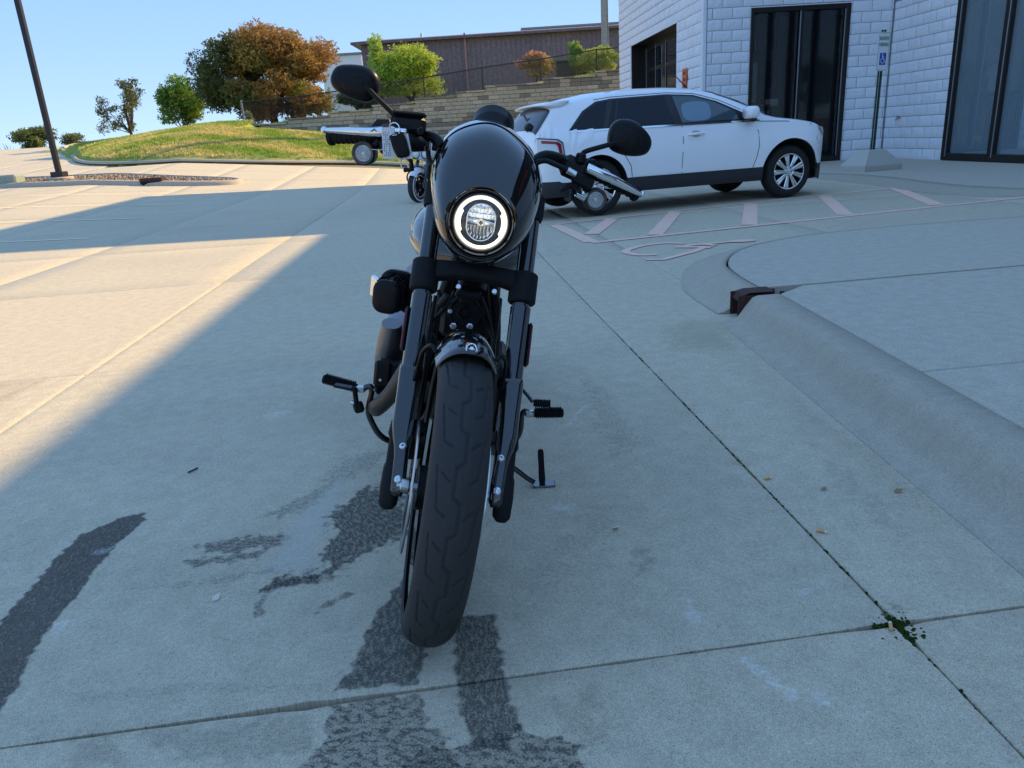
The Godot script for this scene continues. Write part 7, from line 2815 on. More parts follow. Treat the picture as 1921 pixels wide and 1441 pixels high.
	for i in 8:
		var x0 := -0.0295 + i * 0.0075
		st = ST()
		flat(st)
		var bot := -0.009 - sqrt(maxf(0.0, 0.0295 * 0.0295 - pow(x0 + 0.0037, 2)))
		quad(st, hc + Vector3(x0, bot + 0.002, -0.02), hc + Vector3(x0 + 0.007, bot + 0.002, -0.0235), hc + Vector3(x0 + 0.007, -0.008, -0.0225), hc + Vector3(x0, -0.008, -0.018))
		put(st, "lower_vane", M.steel, hl)
		st = ST()
		box(st, X(hc + Vector3(x0, (bot - 0.007) / 2, -0.0165)), Vector3(0.0006, -0.008 - bot, 0.006))
		put(st, "vane_edge", M.chrome, hl)
		st = ST()
		tube(st, [hc + Vector3(x0 + 0.002, bot + 0.001, -0.013), hc + Vector3(x0 + 0.0035, bot + 0.008, -0.016)], 0.0012, 6)
		put(st, "lower_rib", M.chrome, hl)
	st = ST()
	smooth(st)
	var bars := []
	for k in 13:
		var t := lerpf(-1, 1, k / 12.0)
		var c := hc + Vector3(t * 0.0305, 0.0 - 0.002 * t, -0.012 - 0.004 * t * t)
		var hh := 0.0065 - 0.0015 * t * t
		var ring := []
		for q in 10: ring.append(c + Vector3(0, hh * sin(TAU * q / 10), 0.005 * cos(TAU * q / 10)))
		bars.append(ring)
	skin(st, bars)
	put(st, "divider_bar", M.chrome, hl)
	st = ST()
	lathe(st, H * X(Vector3(0, 0.0, 0)), [Vector2(0.0085, -0.012), Vector2(0.0085, -0.0055), Vector2(0.0072, -0.0045), Vector2(0.0065, -0.0065), Vector2(0, -0.0062)], 28)
	put(st, "boss", M.chrome, hl)
	st = ST()
	box(st, X(hc + Vector3(0, 0, -0.0052)), Vector3(0.011, 0.0026, 0.0018), 0.0005)
	prism(st, X(hc + Vector3(0, 0, -0.0062)), PackedVector2Array([Vector2(-0.003, 0.005), Vector2(0, 0.0042), Vector2(0.003, 0.005), Vector2(0.0038, 0.001), Vector2(0.003, -0.003), Vector2(0, -0.0055), Vector2(-0.003, -0.003), Vector2(-0.0038, 0.001)]), 0.0016, 0.0003)
	put(st, "emblem", M.satin_black, hl)
	st = ST()
	lathe(st, H, [Vector2(0.059, -0.0035), Vector2(0.05, 0.0005), Vector2(0.03, 0.003), Vector2(0, 0.0038)], 56, false)
	put(st, "lens_cover", M.lamp_glass, hl)
	var ol := OmniLight3D.new()
	ol.name = "light_ring_glow"
	ol.light_energy = 0.0012
	ol.light_color = Color(1.0, 0.95, 0.82)
	ol.light_size = 0.05
	ol.omni_range = 6.0
	ol.omni_attenuation = 2.0
	ol.shadow_enabled = true
	ol.position = hc + Vector3(0, 0, 0.012)
	hl.add_child(ol)
	for k in 8:
		st = ST()
		var a := TAU * k / 8.0 + 0.3
		box(st, Transform3D(Basis(Vector3.BACK, a), hc + Vector3(cos(a), sin(a), 0) * 0.069 + Vector3(0, 0, -0.009)), Vector3(0.005, 0.009, 0.003), 0.001)
		put(st, "bezel_tab", M.satin_black, hl)

func bike_bars() -> void:
	# handlebar on a riser
	var st := ST()
	tube(st, spline([Vector3(-0.405, 1.047, -0.50), Vector3(-0.30, 1.063, -0.465), Vector3(-0.20, 1.078, -0.43), Vector3(-0.135, 1.082, -0.405), Vector3(-0.10, 1.055, -0.385), Vector3(-0.03, 1.04, -0.38), Vector3(0.04, 1.038, -0.38), Vector3(0.105, 1.052, -0.385), Vector3(0.145, 1.079, -0.405), Vector3(0.21, 1.071, -0.43), Vector3(0.30, 1.050, -0.465), Vector3(0.40, 1.018, -0.50)], 4), 0.0135, 14)
	bput(st, "handlebar", M.satin_black)
	st = ST()
	tube(st, [Vector3(0.005, 0.95, -0.33), Vector3(0.005, 1.05, -0.385)], [0.035, 0.03], 16)
	bput(st, "riser", M.wrinkle_black)
	# speedometer pod above the fairing
	var sp := bnode("speedometer")
	st = ST()
	lathe(st, X(Vector3(0.006, 1.108, -0.38), up_to(Vector3(0, 0.5, -0.85))), [Vector2(0, -0.02), Vector2(0.044, -0.01), Vector2(0.0515, 0.02), Vector2(0.0525, 0.05), Vector2(0.049, 0.058), Vector2(0.045, 0.052), Vector2(0, 0.05)], 36)
	put(st, "housing", M.satin_black, sp)
	st = ST()
	tube(st, spline([Vector3(-0.042, 1.122, -0.405), Vector3(-0.03, 1.148, -0.41), Vector3(0.006, 1.160, -0.415), Vector3(0.04, 1.148, -0.41), Vector3(0.052, 1.122, -0.405)], 5), 0.0055, 8)
	put(st, "visor", M.satin_black, sp)
	for side in 2:
		var L := side == 0
		var s := -1.0 if L else 1.0
		# grip with ribs
		var g := bnode("grip")
		st = ST()
		var a := Vector3(-0.262, 1.068, -0.452) if L else Vector3(0.262, 1.060, -0.452)
		var b := Vector3(-0.402, 1.046, -0.5) if L else Vector3(0.402, 1.017, -0.5)
		tube(st, [a, b], 0.0165, 16)
		put(st, "core", M.grip_rubber, g)
		for k in 9:
			st = ST()
			var p := a.lerp(b, 0.12 + k * 0.094)
			var d := (b - a).normalized()
			cyl(st, p - d * 0.0035, p + d * 0.0035, 0.0182, 16, 0.0015)
			put(st, "rib", M.grip_rubber, g)
		st = ST()
		cyl(st, b - (b - a).normalized() * 0.006, b + (b - a).normalized() * 0.007, 0.0215, 18)
		put(st, "end_flange", M.grip_rubber, g)
		# chrome lever: flat blade with ball end
		st = ST()
		smooth(st)
		var path: Array
		if L: path = [Vector3(-0.198, 1.086, -0.375), Vector3(-0.24, 1.083, -0.372), Vector3(-0.275, 1.076, -0.376), Vector3(-0.32, 1.0715, -0.385), Vector3(-0.37, 1.066, -0.40), Vector3(-0.398, 1.063, -0.408)]
		else: path = [Vector3(0.248, 1.066, -0.372), Vector3(0.285, 1.056, -0.374), Vector3(0.318, 1.047, -0.38), Vector3(0.352, 1.036, -0.39), Vector3(0.385, 1.025, -0.402), Vector3(0.398, 1.021, -0.408)]
		var hs := [0.0115, 0.0125, 0.0115, 0.0095, 0.0068, 0.005]
		var pp := spline(path, 5)
		var rings := []
		for i in pp.size():
			var t := float(i) / (pp.size() - 1) * 5.0
			var hh := lerpf(hs[int(minf(t, 4.0))], hs[int(minf(t, 4.0)) + 1], t - minf(floorf(t), 4.0))
			var tan: Vector3 = (pp[mini(i + 1, pp.size() - 1)] - pp[maxi(i - 1, 0)]).normalized()
			var fw := Vector3(0, 0, 1)
			var upv := fw.cross(tan).normalized() * s
			var ring := []
			for k in 14:
				var an := TAU * k / 14
				ring.append(pp[i] + upv * hh * sin(an) + tan.cross(upv) * 0.0075 * cos(an))
			if not L: ring.reverse()
			rings.append(ring)
		if L: rings.reverse()
		skin(st, rings)
		fan(st, rings[0], true); fan(st, rings[-1])
		var e: Vector3 = path[-1]
		var sph := []
		for k in 9:
			var an := PI * k / 8 - PI / 2
			sph.append(Vector2(0.0085 * cos(an), 0.0085 * sin(an)))
		lathe(st, X(e + (e - path[-2]).normalized() * 0.005), sph, 16, false)
		bput(st, "brake_lever" if L else "clutch_lever", M.chrome)
		# small winged mark on the lever
		st = ST()
		var mp: Vector3 = path[2] + Vector3(0, 0.002, 0.0077)
		prism(st, X(mp - Vector3(0, 0.001, 0.0012), Basis(Vector3.BACK, 0.08 if L else -0.25)), PackedVector2Array([Vector2(-0.011, -0.002), Vector2(0, 0.0075), Vector2(0.011, -0.002), Vector2(0.004, -0.0005), Vector2(0, 0.003), Vector2(-0.004, -0.0005)]), 0.002, 0.0004)
		bput(st, "lever_mark", M.pewter)
		# mirror
		var mi := bnode("mirror")
		var outline: Array
		var stem: Array
		var mz := -0.425
		if L:
			outline = closed_spline(V2("-0.398,1.187 -0.385,1.212 -0.355,1.221 -0.316,1.222 -0.289,1.209 -0.279,1.184 -0.284,1.160 -0.304,1.142 -0.335,1.142 -0.372,1.152 -0.393,1.166"), 4)
			stem = [Vector3(-0.232, 1.085, -0.405), Vector3(-0.232, 1.110, -0.405), Vector3(-0.240, 1.124, -0.405), Vector3(-0.278, 1.152, -0.405), Vector3(-0.316, 1.181, -0.408), Vector3(-0.324, 1.184, -0.42)]
		else:
			outline = closed_spline(V2("0.294,1.142 0.296,1.170 0.311,1.188 0.334,1.193 0.361,1.188 0.393,1.166 0.405,1.146 0.401,1.124 0.384,1.112 0.350,1.107 0.316,1.112 0.300,1.123"), 4)
			stem = [Vector3(0.231, 1.070, -0.405), Vector3(0.234, 1.092, -0.405), Vector3(0.244, 1.104, -0.405), Vector3(0.29, 1.124, -0.405), Vector3(0.325, 1.140, -0.408), Vector3(0.333, 1.147, -0.42)]
		st = ST()
		pillow(st, X(Vector3(0, 0, mz)), outline, 0.022, 0.012, 8)
		put(st, "shell", M.satin_black, mi)
		# raised boss round the stem
		var c := Vector2.ZERO
		for p in outline: c += p
		c /= outline.size()
		var inner := []
		for p: Vector2 in outline: inner.append(c + (p - c) * 0.62 + Vector2(0.006 * -s, -0.004))
		st = ST()
		pillow(st, X(Vector3(0, 0, mz + 0.018)), inner, 0.0075, 0.004, 6)
		put(st, "raised_panel", M.satin_black, mi)
		st = ST()
		var cup: Vector3 = stem[-1]
		lathe(st, X(Vector3(cup.x, cup.y, mz + 0.0205), Basis(Vector3.RIGHT, PI / 2)), [Vector2(0.0125, 0.0), Vector2(0.0125, 0.0045), Vector2(0.0095, 0.0055), Vector2(0.008, 0.0)], 18)
		put(st, "cup", M.satin_black, mi)
		st = ST()
		tube(st, spline(stem, 6), 0.0062, 12)
		put(st, "stem", M.satin_black, mi)
		st = ST()
		pillow(st, Transform3D(Basis(Vector3.UP, PI), Vector3(0, 0, mz - 0.012)), outline.map(func(p): return Vector2(-p.x, p.y)).duplicate(), 0.002, 0.0, 3)
		put(st, "mirror_glass", M.chrome, mi)
		# turn signal
		var tc := Vector3(-0.302, 1.021, -0.42) if L else Vector3(0.287, 0.991, -0.42)
		var ts := bnode("turn_signal")
		var TX := X(tc, Basis(Vector3.UP, -0.12 if L else 0.05) * Basis(Vector3.RIGHT, PI / 2))
		st = ST()
		lathe(st, TX, [Vector2(0, -0.05), Vector2(0.018, -0.046), Vector2(0.0265, -0.03), Vector2(0.0295, -0.005), Vector2(0.0295, 0.012), Vector2(0.028, 0.0135), Vector2(0.0215, 0.0125)], 32)
		put(st, "housing", M.satin_black, ts)
		st = ST()
		lathe(st, TX, [Vector2(0.0282, 0.0128), Vector2(0.026, 0.0155), Vector2(0.0212, 0.0138)], 36)
		put(st, "bezel", M.exhaust_dark, ts)
		st = ST()
		for k in 5:
			lathe(st, TX, [Vector2(0.0205 - k * 0.004, 0.010), Vector2(0.0195 - k * 0.004, 0.0135), Vector2(0.0172 - k * 0.004, 0.0105)], 28)
		put(st, "lens_ring", M.lens_white, ts)
		st = ST()
		lathe(st, TX, [Vector2(0.0205, 0.009), Vector2(0.0, 0.0095)], 24)
		put(st, "reflector", M.reflector, ts)
		for k in 12:
			st = ST()
			var an := TAU * k / 12
			box(st, TX * Transform3D(Basis(Vector3.UP, -an), Vector3(cos(an) * 0.0145, 0.0115, sin(an) * 0.0145)), Vector3(0.0035, 0.003, 0.0028), 0.0006)
			put(st, "facet", M.chrome, ts)
		st = ST()
		lathe(st, TX, [Vector2(0.0045, 0.010), Vector2(0.004, 0.0145), Vector2(0, 0.015)], 16)
		put(st, "lens_centre", M.lens_white, ts)
		st = ST()
		lathe(st, TX, [Vector2(0.0212, 0.0138), Vector2(0.014, 0.0165), Vector2(0, 0.0178)], 28, false)
		put(st, "lens_cover", M.lamp_glass, ts)
		st = ST()
		tube(st, [tc + Vector3(-s * 0.016, 0.012, -0.018), tc + Vector3(-s * 0.03, 0.03, -0.02), tc + Vector3(-s * 0.034, 0.055, -0.025)], 0.0105, 10)
		put(st, "stalk", M.satin_black, ts)
	# right-hand (left of picture) controls
	st = ST()
	box(st, X(Vector3(-0.199, 1.103, -0.40), Basis.from_euler(Vector3(-0.1, 0.1, 0.05))), Vector3(0.086, 0.046, 0.06), 0.012)
	var mc := bnode("brake_reservoir")
	put(st, "body", M.satin_black, mc)
	st = ST()
	box(st, X(Vector3(-0.199, 1.1275, -0.40), Basis.from_euler(Vector3(-0.1, 0.1, 0.05))), Vector3(0.084, 0.008, 0.058), 0.004)
	put(st, "cap", M.matte_black, mc)
	st = ST()
	box(st, X(Vector3(-0.207, 1.1, -0.3695), Basis.from_euler(Vector3(-0.1, 0.1, 0.05))), Vector3(0.042, 0.0065, 0.003), 0.001)
	put(st, "sight_slot", M.well_black, mc)
	st = ST()
	cyl(st, Vector3(-0.166, 1.094, -0.372), Vector3(-0.164, 1.093, -0.367), 0.009, 14)
	put(st, "side_plug", M.gloss_black, mc)
	st = ST()
	smooth(st)
	tube(st, [Vector3(-0.245, 1.072, -0.392), Vector3(-0.21, 1.07, -0.392), Vector3(-0.175, 1.064, -0.394), Vector3(-0.152, 1.061, -0.396)], [0.024, 0.028, 0.022, 0.014], 16)
	tube(st, [Vector3(-0.172, 1.062, -0.394), Vector3(-0.14, 1.06, -0.396)], 0.0125, 14)
	bput(st, "master_cylinder", M.satin_black)
	st = ST()
	for x in [-0.151, -0.139]:
		cyl(st, Vector3(x, 1.0605, -0.3955), Vector3(x - 0.003, 1.0605, -0.3955), 0.0138, 16)
	bput(st, "hose_washer", M.copper_ring)
	st = ST()
	cyl(st, Vector3(-0.136, 1.0605, -0.396), Vector3(-0.120, 1.06, -0.396), 0.0085, 6)
	bput(st, "banjo_bolt", M.satin_black)
	st = ST()
	tube(st, spline([Vector3(-0.145, 1.055, -0.392), Vector3(-0.138, 1.03, -0.385), Vector3(-0.115, 1.01, -0.37), Vector3(-0.095, 0.97, -0.34), Vector3(-0.09, 0.90, -0.31)], 5), 0.0062, 8)
	bput(st, "brake_hose", M.satin_black)
	st = ST()
	box(st, X(Vector3(-0.262, 1.083, -0.435), Basis.from_euler(Vector3(0, 0.2, 0.12))), Vector3(0.07, 0.05, 0.05), 0.02)
	box(st, X(Vector3(-0.245, 1.045, -0.42), Basis.from_euler(Vector3(0, 0.2, 0.12))), Vector3(0.045, 0.05, 0.045), 0.014)
	bput(st, "switch_housing", M.satin_black)
	st = ST()
	tube(st, [Vector3(-0.2, 1.03, -0.41), Vector3(-0.185, 1.02, -0.405), Vector3(-0.18, 1.0, -0.41), Vector3(-0.2, 0.995, -0.42)], 0.006, 8)
	bput(st, "cable_guide", M.satin_black)
	# left-hand (right of picture) controls
	st = ST()
	box(st, X(Vector3(0.222, 1.058, -0.415), Basis.from_euler(Vector3(0, -0.15, -0.28))), Vector3(0.075, 0.055, 0.05), 0.014)
	box(st, X(Vector3(0.258, 1.062, -0.438), Basis.from_euler(Vector3(0, -0.15, -0.28))), Vector3(0.06, 0.046, 0.045), 0.016)
	bput(st, "switch_housing", M.satin_black)
	st = ST()
	box(st, X(Vector3(0.245, 1.034, -0.395), Basis.from_euler(Vector3(0, -0.1, -0.28))), Vector3(0.058, 0.03, 0.04), 0.006)
	bput(st, "lever_bracket", M.matte_black)
	st = ST()
	for q in [[0.232, 1.088, 0.013], [0.262, 1.077, 0.011]]:
		lathe(st, X(Vector3(q[0], q[1], -0.40)), [Vector2(q[2], -0.012), Vector2(q[2], 0.006), Vector2(q[2] * 0.7, 0.01), Vector2(0, 0.011)], 16)
	bput(st, "clamp_cap", M.satin_black)
	st = ST()
	box(st, X(Vector3(0.281, 1.076, -0.425), Basis(Vector3.BACK, -0.2)), Vector3(0.035, 0.013, 0.02), 0.005)
	bput(st, "switch_lever", M.matte_black)
	st = ST()
	tube(st, spline([Vector3(0.09, 1.04, -0.36), Vector3(0.137, 1.066, -0.375), Vector3(0.17, 1.062, -0.378), Vector3(0.212, 1.050, -0.38)], 5), 0.0065, 10)
	bput(st, "clutch_cable", M.satin_black)
	st = ST()
	cyl(st, Vector3(0.202, 1.0535, -0.378), Vector3(0.225, 1.046, -0.378), 0.0085, 8)
	bput(st, "cable_ferrule", M.zinc_bolt)
	st = ST()
	tube(st, [Vector3(0.226, 1.022, -0.39), Vector3(0.208, 1.012, -0.385), Vector3(0.194, 1.0, -0.382)], [0.008, 0.007, 0.005], 8)
	bput(st, "switch_trigger", M.matte_black)
	st = ST()
	cyl(st, Vector3(0.232, 0.998, -0.385), Vector3(0.258, 0.992, -0.39), 0.0075, 8)
	cyl(st, Vector3(0.25, 1.004, -0.385), Vector3(0.262, 1.0, -0.388), 0.006, 8)
	bput(st, "signal_clamp", M.chrome)
	for q in [[0.225, 1.03, 0.236, 0.995], [0.236, 1.02, 0.246, 0.985], [0.222, 1.012, 0.25, 0.978]]:
		st = ST()
		tube(st, spline([Vector3(q[0], q[1], -0.39), Vector3((q[0] + q[2]) / 2 - 0.01, (q[1] + q[3]) / 2, -0.38), Vector3(q[2], q[3], -0.40)], 4), 0.0028, 6)
		bput(st, "signal_wire", M.satin_black)

func bike_frame() -> void:
	# neck, downtubes, horn, cables between the fork legs
	var st := ST()
	tube(st, [Vector3(0.005, 0.74, -0.30), Vector3(0.005, 0.95, -0.41)], 0.036, 16)
	bput(st, "steering_head", M.satin_black)
	for s in [-1.0, 1.0]:
		st = ST()
		tube(st, spline([Vector3(s * 0.04, 0.80, -0.40), Vector3(s * 0.062, 0.72, -0.41), Vector3(s * 0.085, 0.58, -0.43), Vector3(s * 0.095, 0.34, -0.47), Vector3(s * 0.09, 0.2, -0.6), Vector3(s * 0.09, 0.18, -1.0)], 5), 0.016, 10)
		bput(st, "down_tube", M.satin_black)
	var hn := bnode("horn")
	var HX := X(Vector3(-0.006, 0.672, -0.335), Basis(Vector3.RIGHT, PI / 2 - 0.1))
	st = ST()
	lathe(st, HX, [Vector2(0, -0.03), Vector2(0.04, -0.025), Vector2(0.044, 0.0), Vector2(0.042, 0.006), Vector2(0.036, 0.007), Vector2(0.033, 0.003), Vector2(0.022, 0.004), Vector2(0.014, 0.008), Vector2(0.010, -0.002), Vector2(0, -0.003)], 32)
	put(st, "disc", M.matte_black, hn)
	st = ST()
	box(st, X(Vector3(-0.006, 0.728, -0.325)), Vector3(0.03, 0.06, 0.006), 0.002)
	put(st, "bracket", M.satin_black, hn)
	st = ST()
	box(st, X(Vector3(0.0, 0.735, -0.27), Basis(Vector3.RIGHT, 0.3)), Vector3(0.062, 0.018, 0.03), 0.005)
	bput(st, "wire_block", M.matte_black)
	st = ST()
	box(st, X(Vector3(0, 0.632, -0.36)), Vector3(0.13, 0.06, 0.06), 0.012)
	bput(st, "frame_bracket", M.satin_black)
	for q in [[-0.03, 0.636], [0.012, 0.640], [-0.042, 0.673]]:
		st = ST()
		var r := 0.009 if q[0] > -0.04 else 0.006
		lathe(st, X(Vector3(q[0], q[1], -0.325), Basis(Vector3.RIGHT, PI / 2)), [Vector2(r, -0.01), Vector2(r, 0.001), Vector2(r * 0.65, 0.002), Vector2(r * 0.65, 0.008), Vector2(0, 0.008)], 6)
		bput(st, "frame_bolt", M.zinc_bolt)
	# engine: crankcase, finned cylinders, rocker boxes
	st = ST()
	box(st, X(Vector3(0, 0.33, -0.72)), Vector3(0.24, 0.24, 0.42), 0.05)
	bput(st, "crankcase", M.satin_black)
	var cy := bnode("front_cylinder")
	var cb := Basis(Vector3.RIGHT, 0.38)
	for k in 12:
		st = ST()
		box(st, X(Vector3(0, 0.46, -0.6) + cb * Vector3(0, k * 0.017, 0), cb), Vector3(0.19, 0.007, 0.17), 0.003)
		put(st, "fin", M.satin_black, cy)
	st = ST()
	box(st, X(Vector3(0, 0.55, -0.6) + cb * Vector3(0, 0.0, 0.0), cb), Vector3(0.13, 0.26, 0.12), 0.03)
	put(st, "barrel", M.satin_black, cy)
	st = ST()
	box(st, X(Vector3(0, 0.68, -0.545), cb), Vector3(0.17, 0.07, 0.16), 0.025)
	put(st, "rocker_cover", M.gloss_black, cy)
	st = ST()
	box(st, X(Vector3(0, 0.56, -0.83), Basis(Vector3.RIGHT, -0.38)), Vector3(0.18, 0.36, 0.16), 0.04)
	bput(st, "rear_cylinder", M.satin_black)
	st = ST()
	box(st, X(Vector3(0.02, 0.36, -0.50)), Vector3(0.14, 0.16, 0.05), 0.01)
	bput(st, "oil_cooler", M.matte_black)
	for k in 9:
		st = ST()
		box(st, X(Vector3(0.02, 0.295 + k * 0.0165, -0.472)), Vector3(0.13, 0.004, 0.012))
		bput(st, "cooler_fin", M.satin_black)
	# lines and looms in the gap
	var loom := [[Vector3(-0.075, 0.735, -0.27), Vector3(-0.06, 0.69, -0.27), Vector3(-0.085, 0.64, -0.29), Vector3(-0.07, 0.60, -0.33)],
		[Vector3(-0.035, 0.74, -0.25), Vector3(-0.05, 0.70, -0.255), Vector3(-0.082, 0.655, -0.27)],
		[Vector3(0.03, 0.735, -0.26), Vector3(0.05, 0.69, -0.28), Vector3(0.075, 0.62, -0.29), Vector3(0.088, 0.54, -0.25), Vector3(0.085, 0.46, -0.17), Vector3(0.09, 0.40, -0.12)],
		[Vector3(0.0, 0.73, -0.26), Vector3(0.03, 0.70, -0.275), Vector3(0.06, 0.65, -0.285), Vector3(0.082, 0.62, -0.26)],
		[Vector3(-0.08, 0.72, -0.27), Vector3(-0.085, 0.62, -0.25), Vector3(-0.083, 0.52, -0.19), Vector3(-0.09, 0.43, -0.13)],
		[Vector3(0.06, 0.75, -0.28), Vector3(0.078, 0.70, -0.3), Vector3(0.082, 0.55, -0.36), Vector3(0.08, 0.40, -0.42)]]
	for l in loom:
		st = ST()
		tube(st, spline(l, 5), 0.0045, 7)
		bput(st, "cable", M.satin_black)
	st = ST()
	cyl(st, Vector3(-0.068, 0.70, -0.262), Vector3(-0.052, 0.728, -0.258), 0.0085, 8)
	bput(st, "hose_fitting", M.exhaust_dark)
	st = ST()
	cyl(st, Vector3(0.083, 0.468, -0.155), Vector3(0.083, 0.474, -0.16), 0.0062, 10)
	bput(st, "yellow_clip", M.lamp_amber)
	# brake calipers
	for s in [-1.0, 1.0]:
		st = ST()
		box(st, X(Vector3(s * 0.082, 0.40, -0.115), Basis(Vector3.RIGHT, 0.5)), Vector3(0.05, 0.11, 0.055), 0.012)
		bput(st, "brake_caliper", M.satin_black, true)
	# fuel tank
	st = ST()
	smooth(st)
	var rings := []
	for k in 15:
		var f := k / 14.0
		var z := lerpf(-0.45, -1.0, f)
		var w := 0.215 * pow(sin(PI * clampf(0.06 + f * 0.86, 0, 1)), 0.55) * (1.0 - 0.25 * f)
		var hh := 0.125 * pow(sin(PI * clampf(0.07 + f * 0.84, 0, 1)), 0.5)
		var cyy := 0.785 + 0.02 * sin(PI * f)
		var ring := []
		for q in 32:
			var a := TAU * q / 32
			var px := signf(cos(a)) * pow(absf(cos(a)), 0.8) * w
			var py := signf(sin(a)) * pow(absf(sin(a)), 0.85) * hh
			if py < 0: px *= 1.0 - 0.25 * absf(sin(a))
			ring.append(Vector3(px - 0.008, cyy + py, z))
		rings.append(ring)
	skin(st, rings)
	fan(st, rings[0], true); fan(st, rings[-1])
	bput(st, "fuel_tank", M.gloss_black)

func bike_rear() -> void:
	# air intake on the picture's left: oval cap, finned filter, chrome backing
	var ai := bnode("air_intake")
	var c := Vector3(-0.226, 0.648, -0.50)
	var AX := Transform3D(Basis(Vector3.UP, -0.12), c)
	var st := ST()
	var cap := rounded_rect(0.078, 0.094, 0.03, 6)
	var cpl := []
	for p in cap: cpl.append(p)
	pillow(st, AX, cpl, 0.012, 0.012, 6)
	put(st, "cap", M.satin_black, ai)
	for k in 34:
		st = ST()
		var i := int(k * cap.size() / 34.0)
		var p := cap[i] * 0.97
		var n := p.normalized()
		box(st, AX * Transform3D(Basis(Vector3.BACK, n.angle()), Vector3(p.x + 0.004, p.y + 0.004, -0.04)), Vector3(0.012, 0.003, 0.055), 0.001)
		put(st, "filter_pleat", M.matte_black, ai)
	st = ST()
	prism(st, AX * X(Vector3(0.006, 0.004, -0.07)), rounded_rect(0.072, 0.088, 0.028, 6), 0.056)
	put(st, "filter_core", M.matte_black, ai)
	st = ST()
	prism(st, AX * X(Vector3(0.008, 0.008, -0.092)), rounded_rect(0.098, 0.112, 0.036, 6), 0.02, 0.005)
	put(st, "back_plate", M.satin_black, ai)
	st = ST()
	box(st, AX * Transform3D(Basis.from_euler(Vector3(0, 0.6, 0)), Vector3(-0.047, 0.012, -0.05)), Vector3(0.012, 0.06, 0.05), 0.004)
	put(st, "chrome_side", M.chrome, ai)
	st = ST()
	tube(st, spline([c + Vector3(0.02, -0.01, -0.09), Vector3(-0.15, 0.60, -0.64), Vector3(-0.06, 0.56, -0.7)], 5), 0.034, 14)
	put(st, "intake_pipe", M.satin_black, ai)
	# exhaust: front pipe and two-into-one silencer
	st = ST()
	tube(st, spline([Vector3(-0.08, 0.55, -0.50), Vector3(-0.14, 0.47, -0.47), Vector3(-0.185, 0.375, -0.49), Vector3(-0.225, 0.312, -0.53), Vector3(-0.235, 0.29, -0.62), Vector3(-0.235, 0.30, -0.9), Vector3(-0.235, 0.33, -1.1)], 6), 0.0245, 16)
	bput(st, "exhaust_pipe", M.exhaust_dark)
	st = ST()
	tube(st, [Vector3(-0.222, 0.375, -0.86), Vector3(-0.225, 0.40, -0.92), Vector3(-0.23, 0.44, -1.1), Vector3(-0.24, 0.50, -1.65)], [0.035, 0.052, 0.056, 0.056], 22)
	bput(st, "silencer", M.pewter)
	st = ST()
	smooth(st)
	tube(st, [Vector3(-0.222, 0.535, -0.66), Vector3(-0.222, 0.48, -0.68), Vector3(-0.226, 0.41, -0.70), Vector3(-0.232, 0.36, -0.74)], [0.03, 0.04, 0.043, 0.038], 18)
	bput(st, "heat_shield", M.pewter)
	# cam cover
	var cc := bnode("cam_cover")
	st = ST()
	cyl(st, Vector3(-0.12, 0.385, -0.60), Vector3(-0.245, 0.385, -0.60), 0.055, 26, 0.008)
	put(st, "cover", M.satin_black, cc)
	for k in 5:
		st = ST()
		var a := TAU * k / 5.0
		cyl(st, Vector3(-0.244, 0.385 + 0.044 * sin(a), -0.60 + 0.044 * cos(a)), Vector3(-0.2485, 0.385 + 0.044 * sin(a), -0.60 + 0.044 * cos(a)), 0.004, 8)
		put(st, "screw", M.zinc_bolt, cc)
	st = ST()
	box(st, X(Vector3(-0.222, 0.41, -0.545)), Vector3(0.05, 0.08, 0.02), 0.008)
	put(st, "front_lug", M.satin_black, cc)
	st = ST()
	cyl(st, Vector3(-0.226, 0.395, -0.536), Vector3(-0.226, 0.395, -0.531), 0.004, 10)
	put(st, "screw", M.zinc_bolt, cc)
	# foot pegs
	for side in 2:
		var L := side == 0
		var fp := bnode("foot_peg")
		var a := Vector3(-0.302, 0.338, -0.60) if L else Vector3(0.238, 0.328, -0.60)
		var b := Vector3(-0.405, 0.348, -0.615) if L else Vector3(0.328, 0.336, -0.615)
		st = ST()
		tube(st, [a, b], 0.0125, 14)
		put(st, "core", M.grip_rubber, fp)
		for k in 14:
			st = ST()
			var p := a.lerp(b, 0.08 + k * 0.066)
			var d := (b - a).normalized()
			box(st, X(p + Vector3(0, 0.002, 0), up_to(d)), Vector3(0.029, 0.0036, 0.029), 0.004)
			put(st, "rubber_rib", M.grip_rubber, fp)
		st = ST()
		var d2 := (a - b).normalized()
		box(st, X(a + d2 * 0.012, Basis(Vector3.BACK, 0.1)), Vector3(0.03, 0.02, 0.02), 0.004)
		put(st, "clevis", M.steel, fp)
		st = ST()
		if L: tube(st, spline([Vector3(-0.285, 0.335, -0.60), Vector3(-0.266, 0.348, -0.60), Vector3(-0.256, 0.335, -0.60), Vector3(-0.262, 0.28, -0.60), Vector3(-0.248, 0.235, -0.60), Vector3(-0.205, 0.185, -0.60), Vector3(-0.1, 0.15, -0.62)], 5), 0.0095, 10)
		else: tube(st, spline([Vector3(0.226, 0.328, -0.60), Vector3(0.212, 0.332, -0.60), Vector3(0.203, 0.318, -0.60), Vector3(0.206, 0.27, -0.60), Vector3(0.196, 0.235, -0.60), Vector3(0.165, 0.20, -0.60), Vector3(0.08, 0.18, -0.62)], 5), 0.0085, 10)
		put(st, "bracket", M.gloss_black, fp)
		st = ST()
		cyl(st, a + d2 * 0.012 + Vector3(0, 0.004, 0.01), a + d2 * 0.012 + Vector3(0, 0.004, 0.0145), 0.0055, 12)
		put(st, "pivot_pin", M.zinc_bolt, fp)
	st = ST()
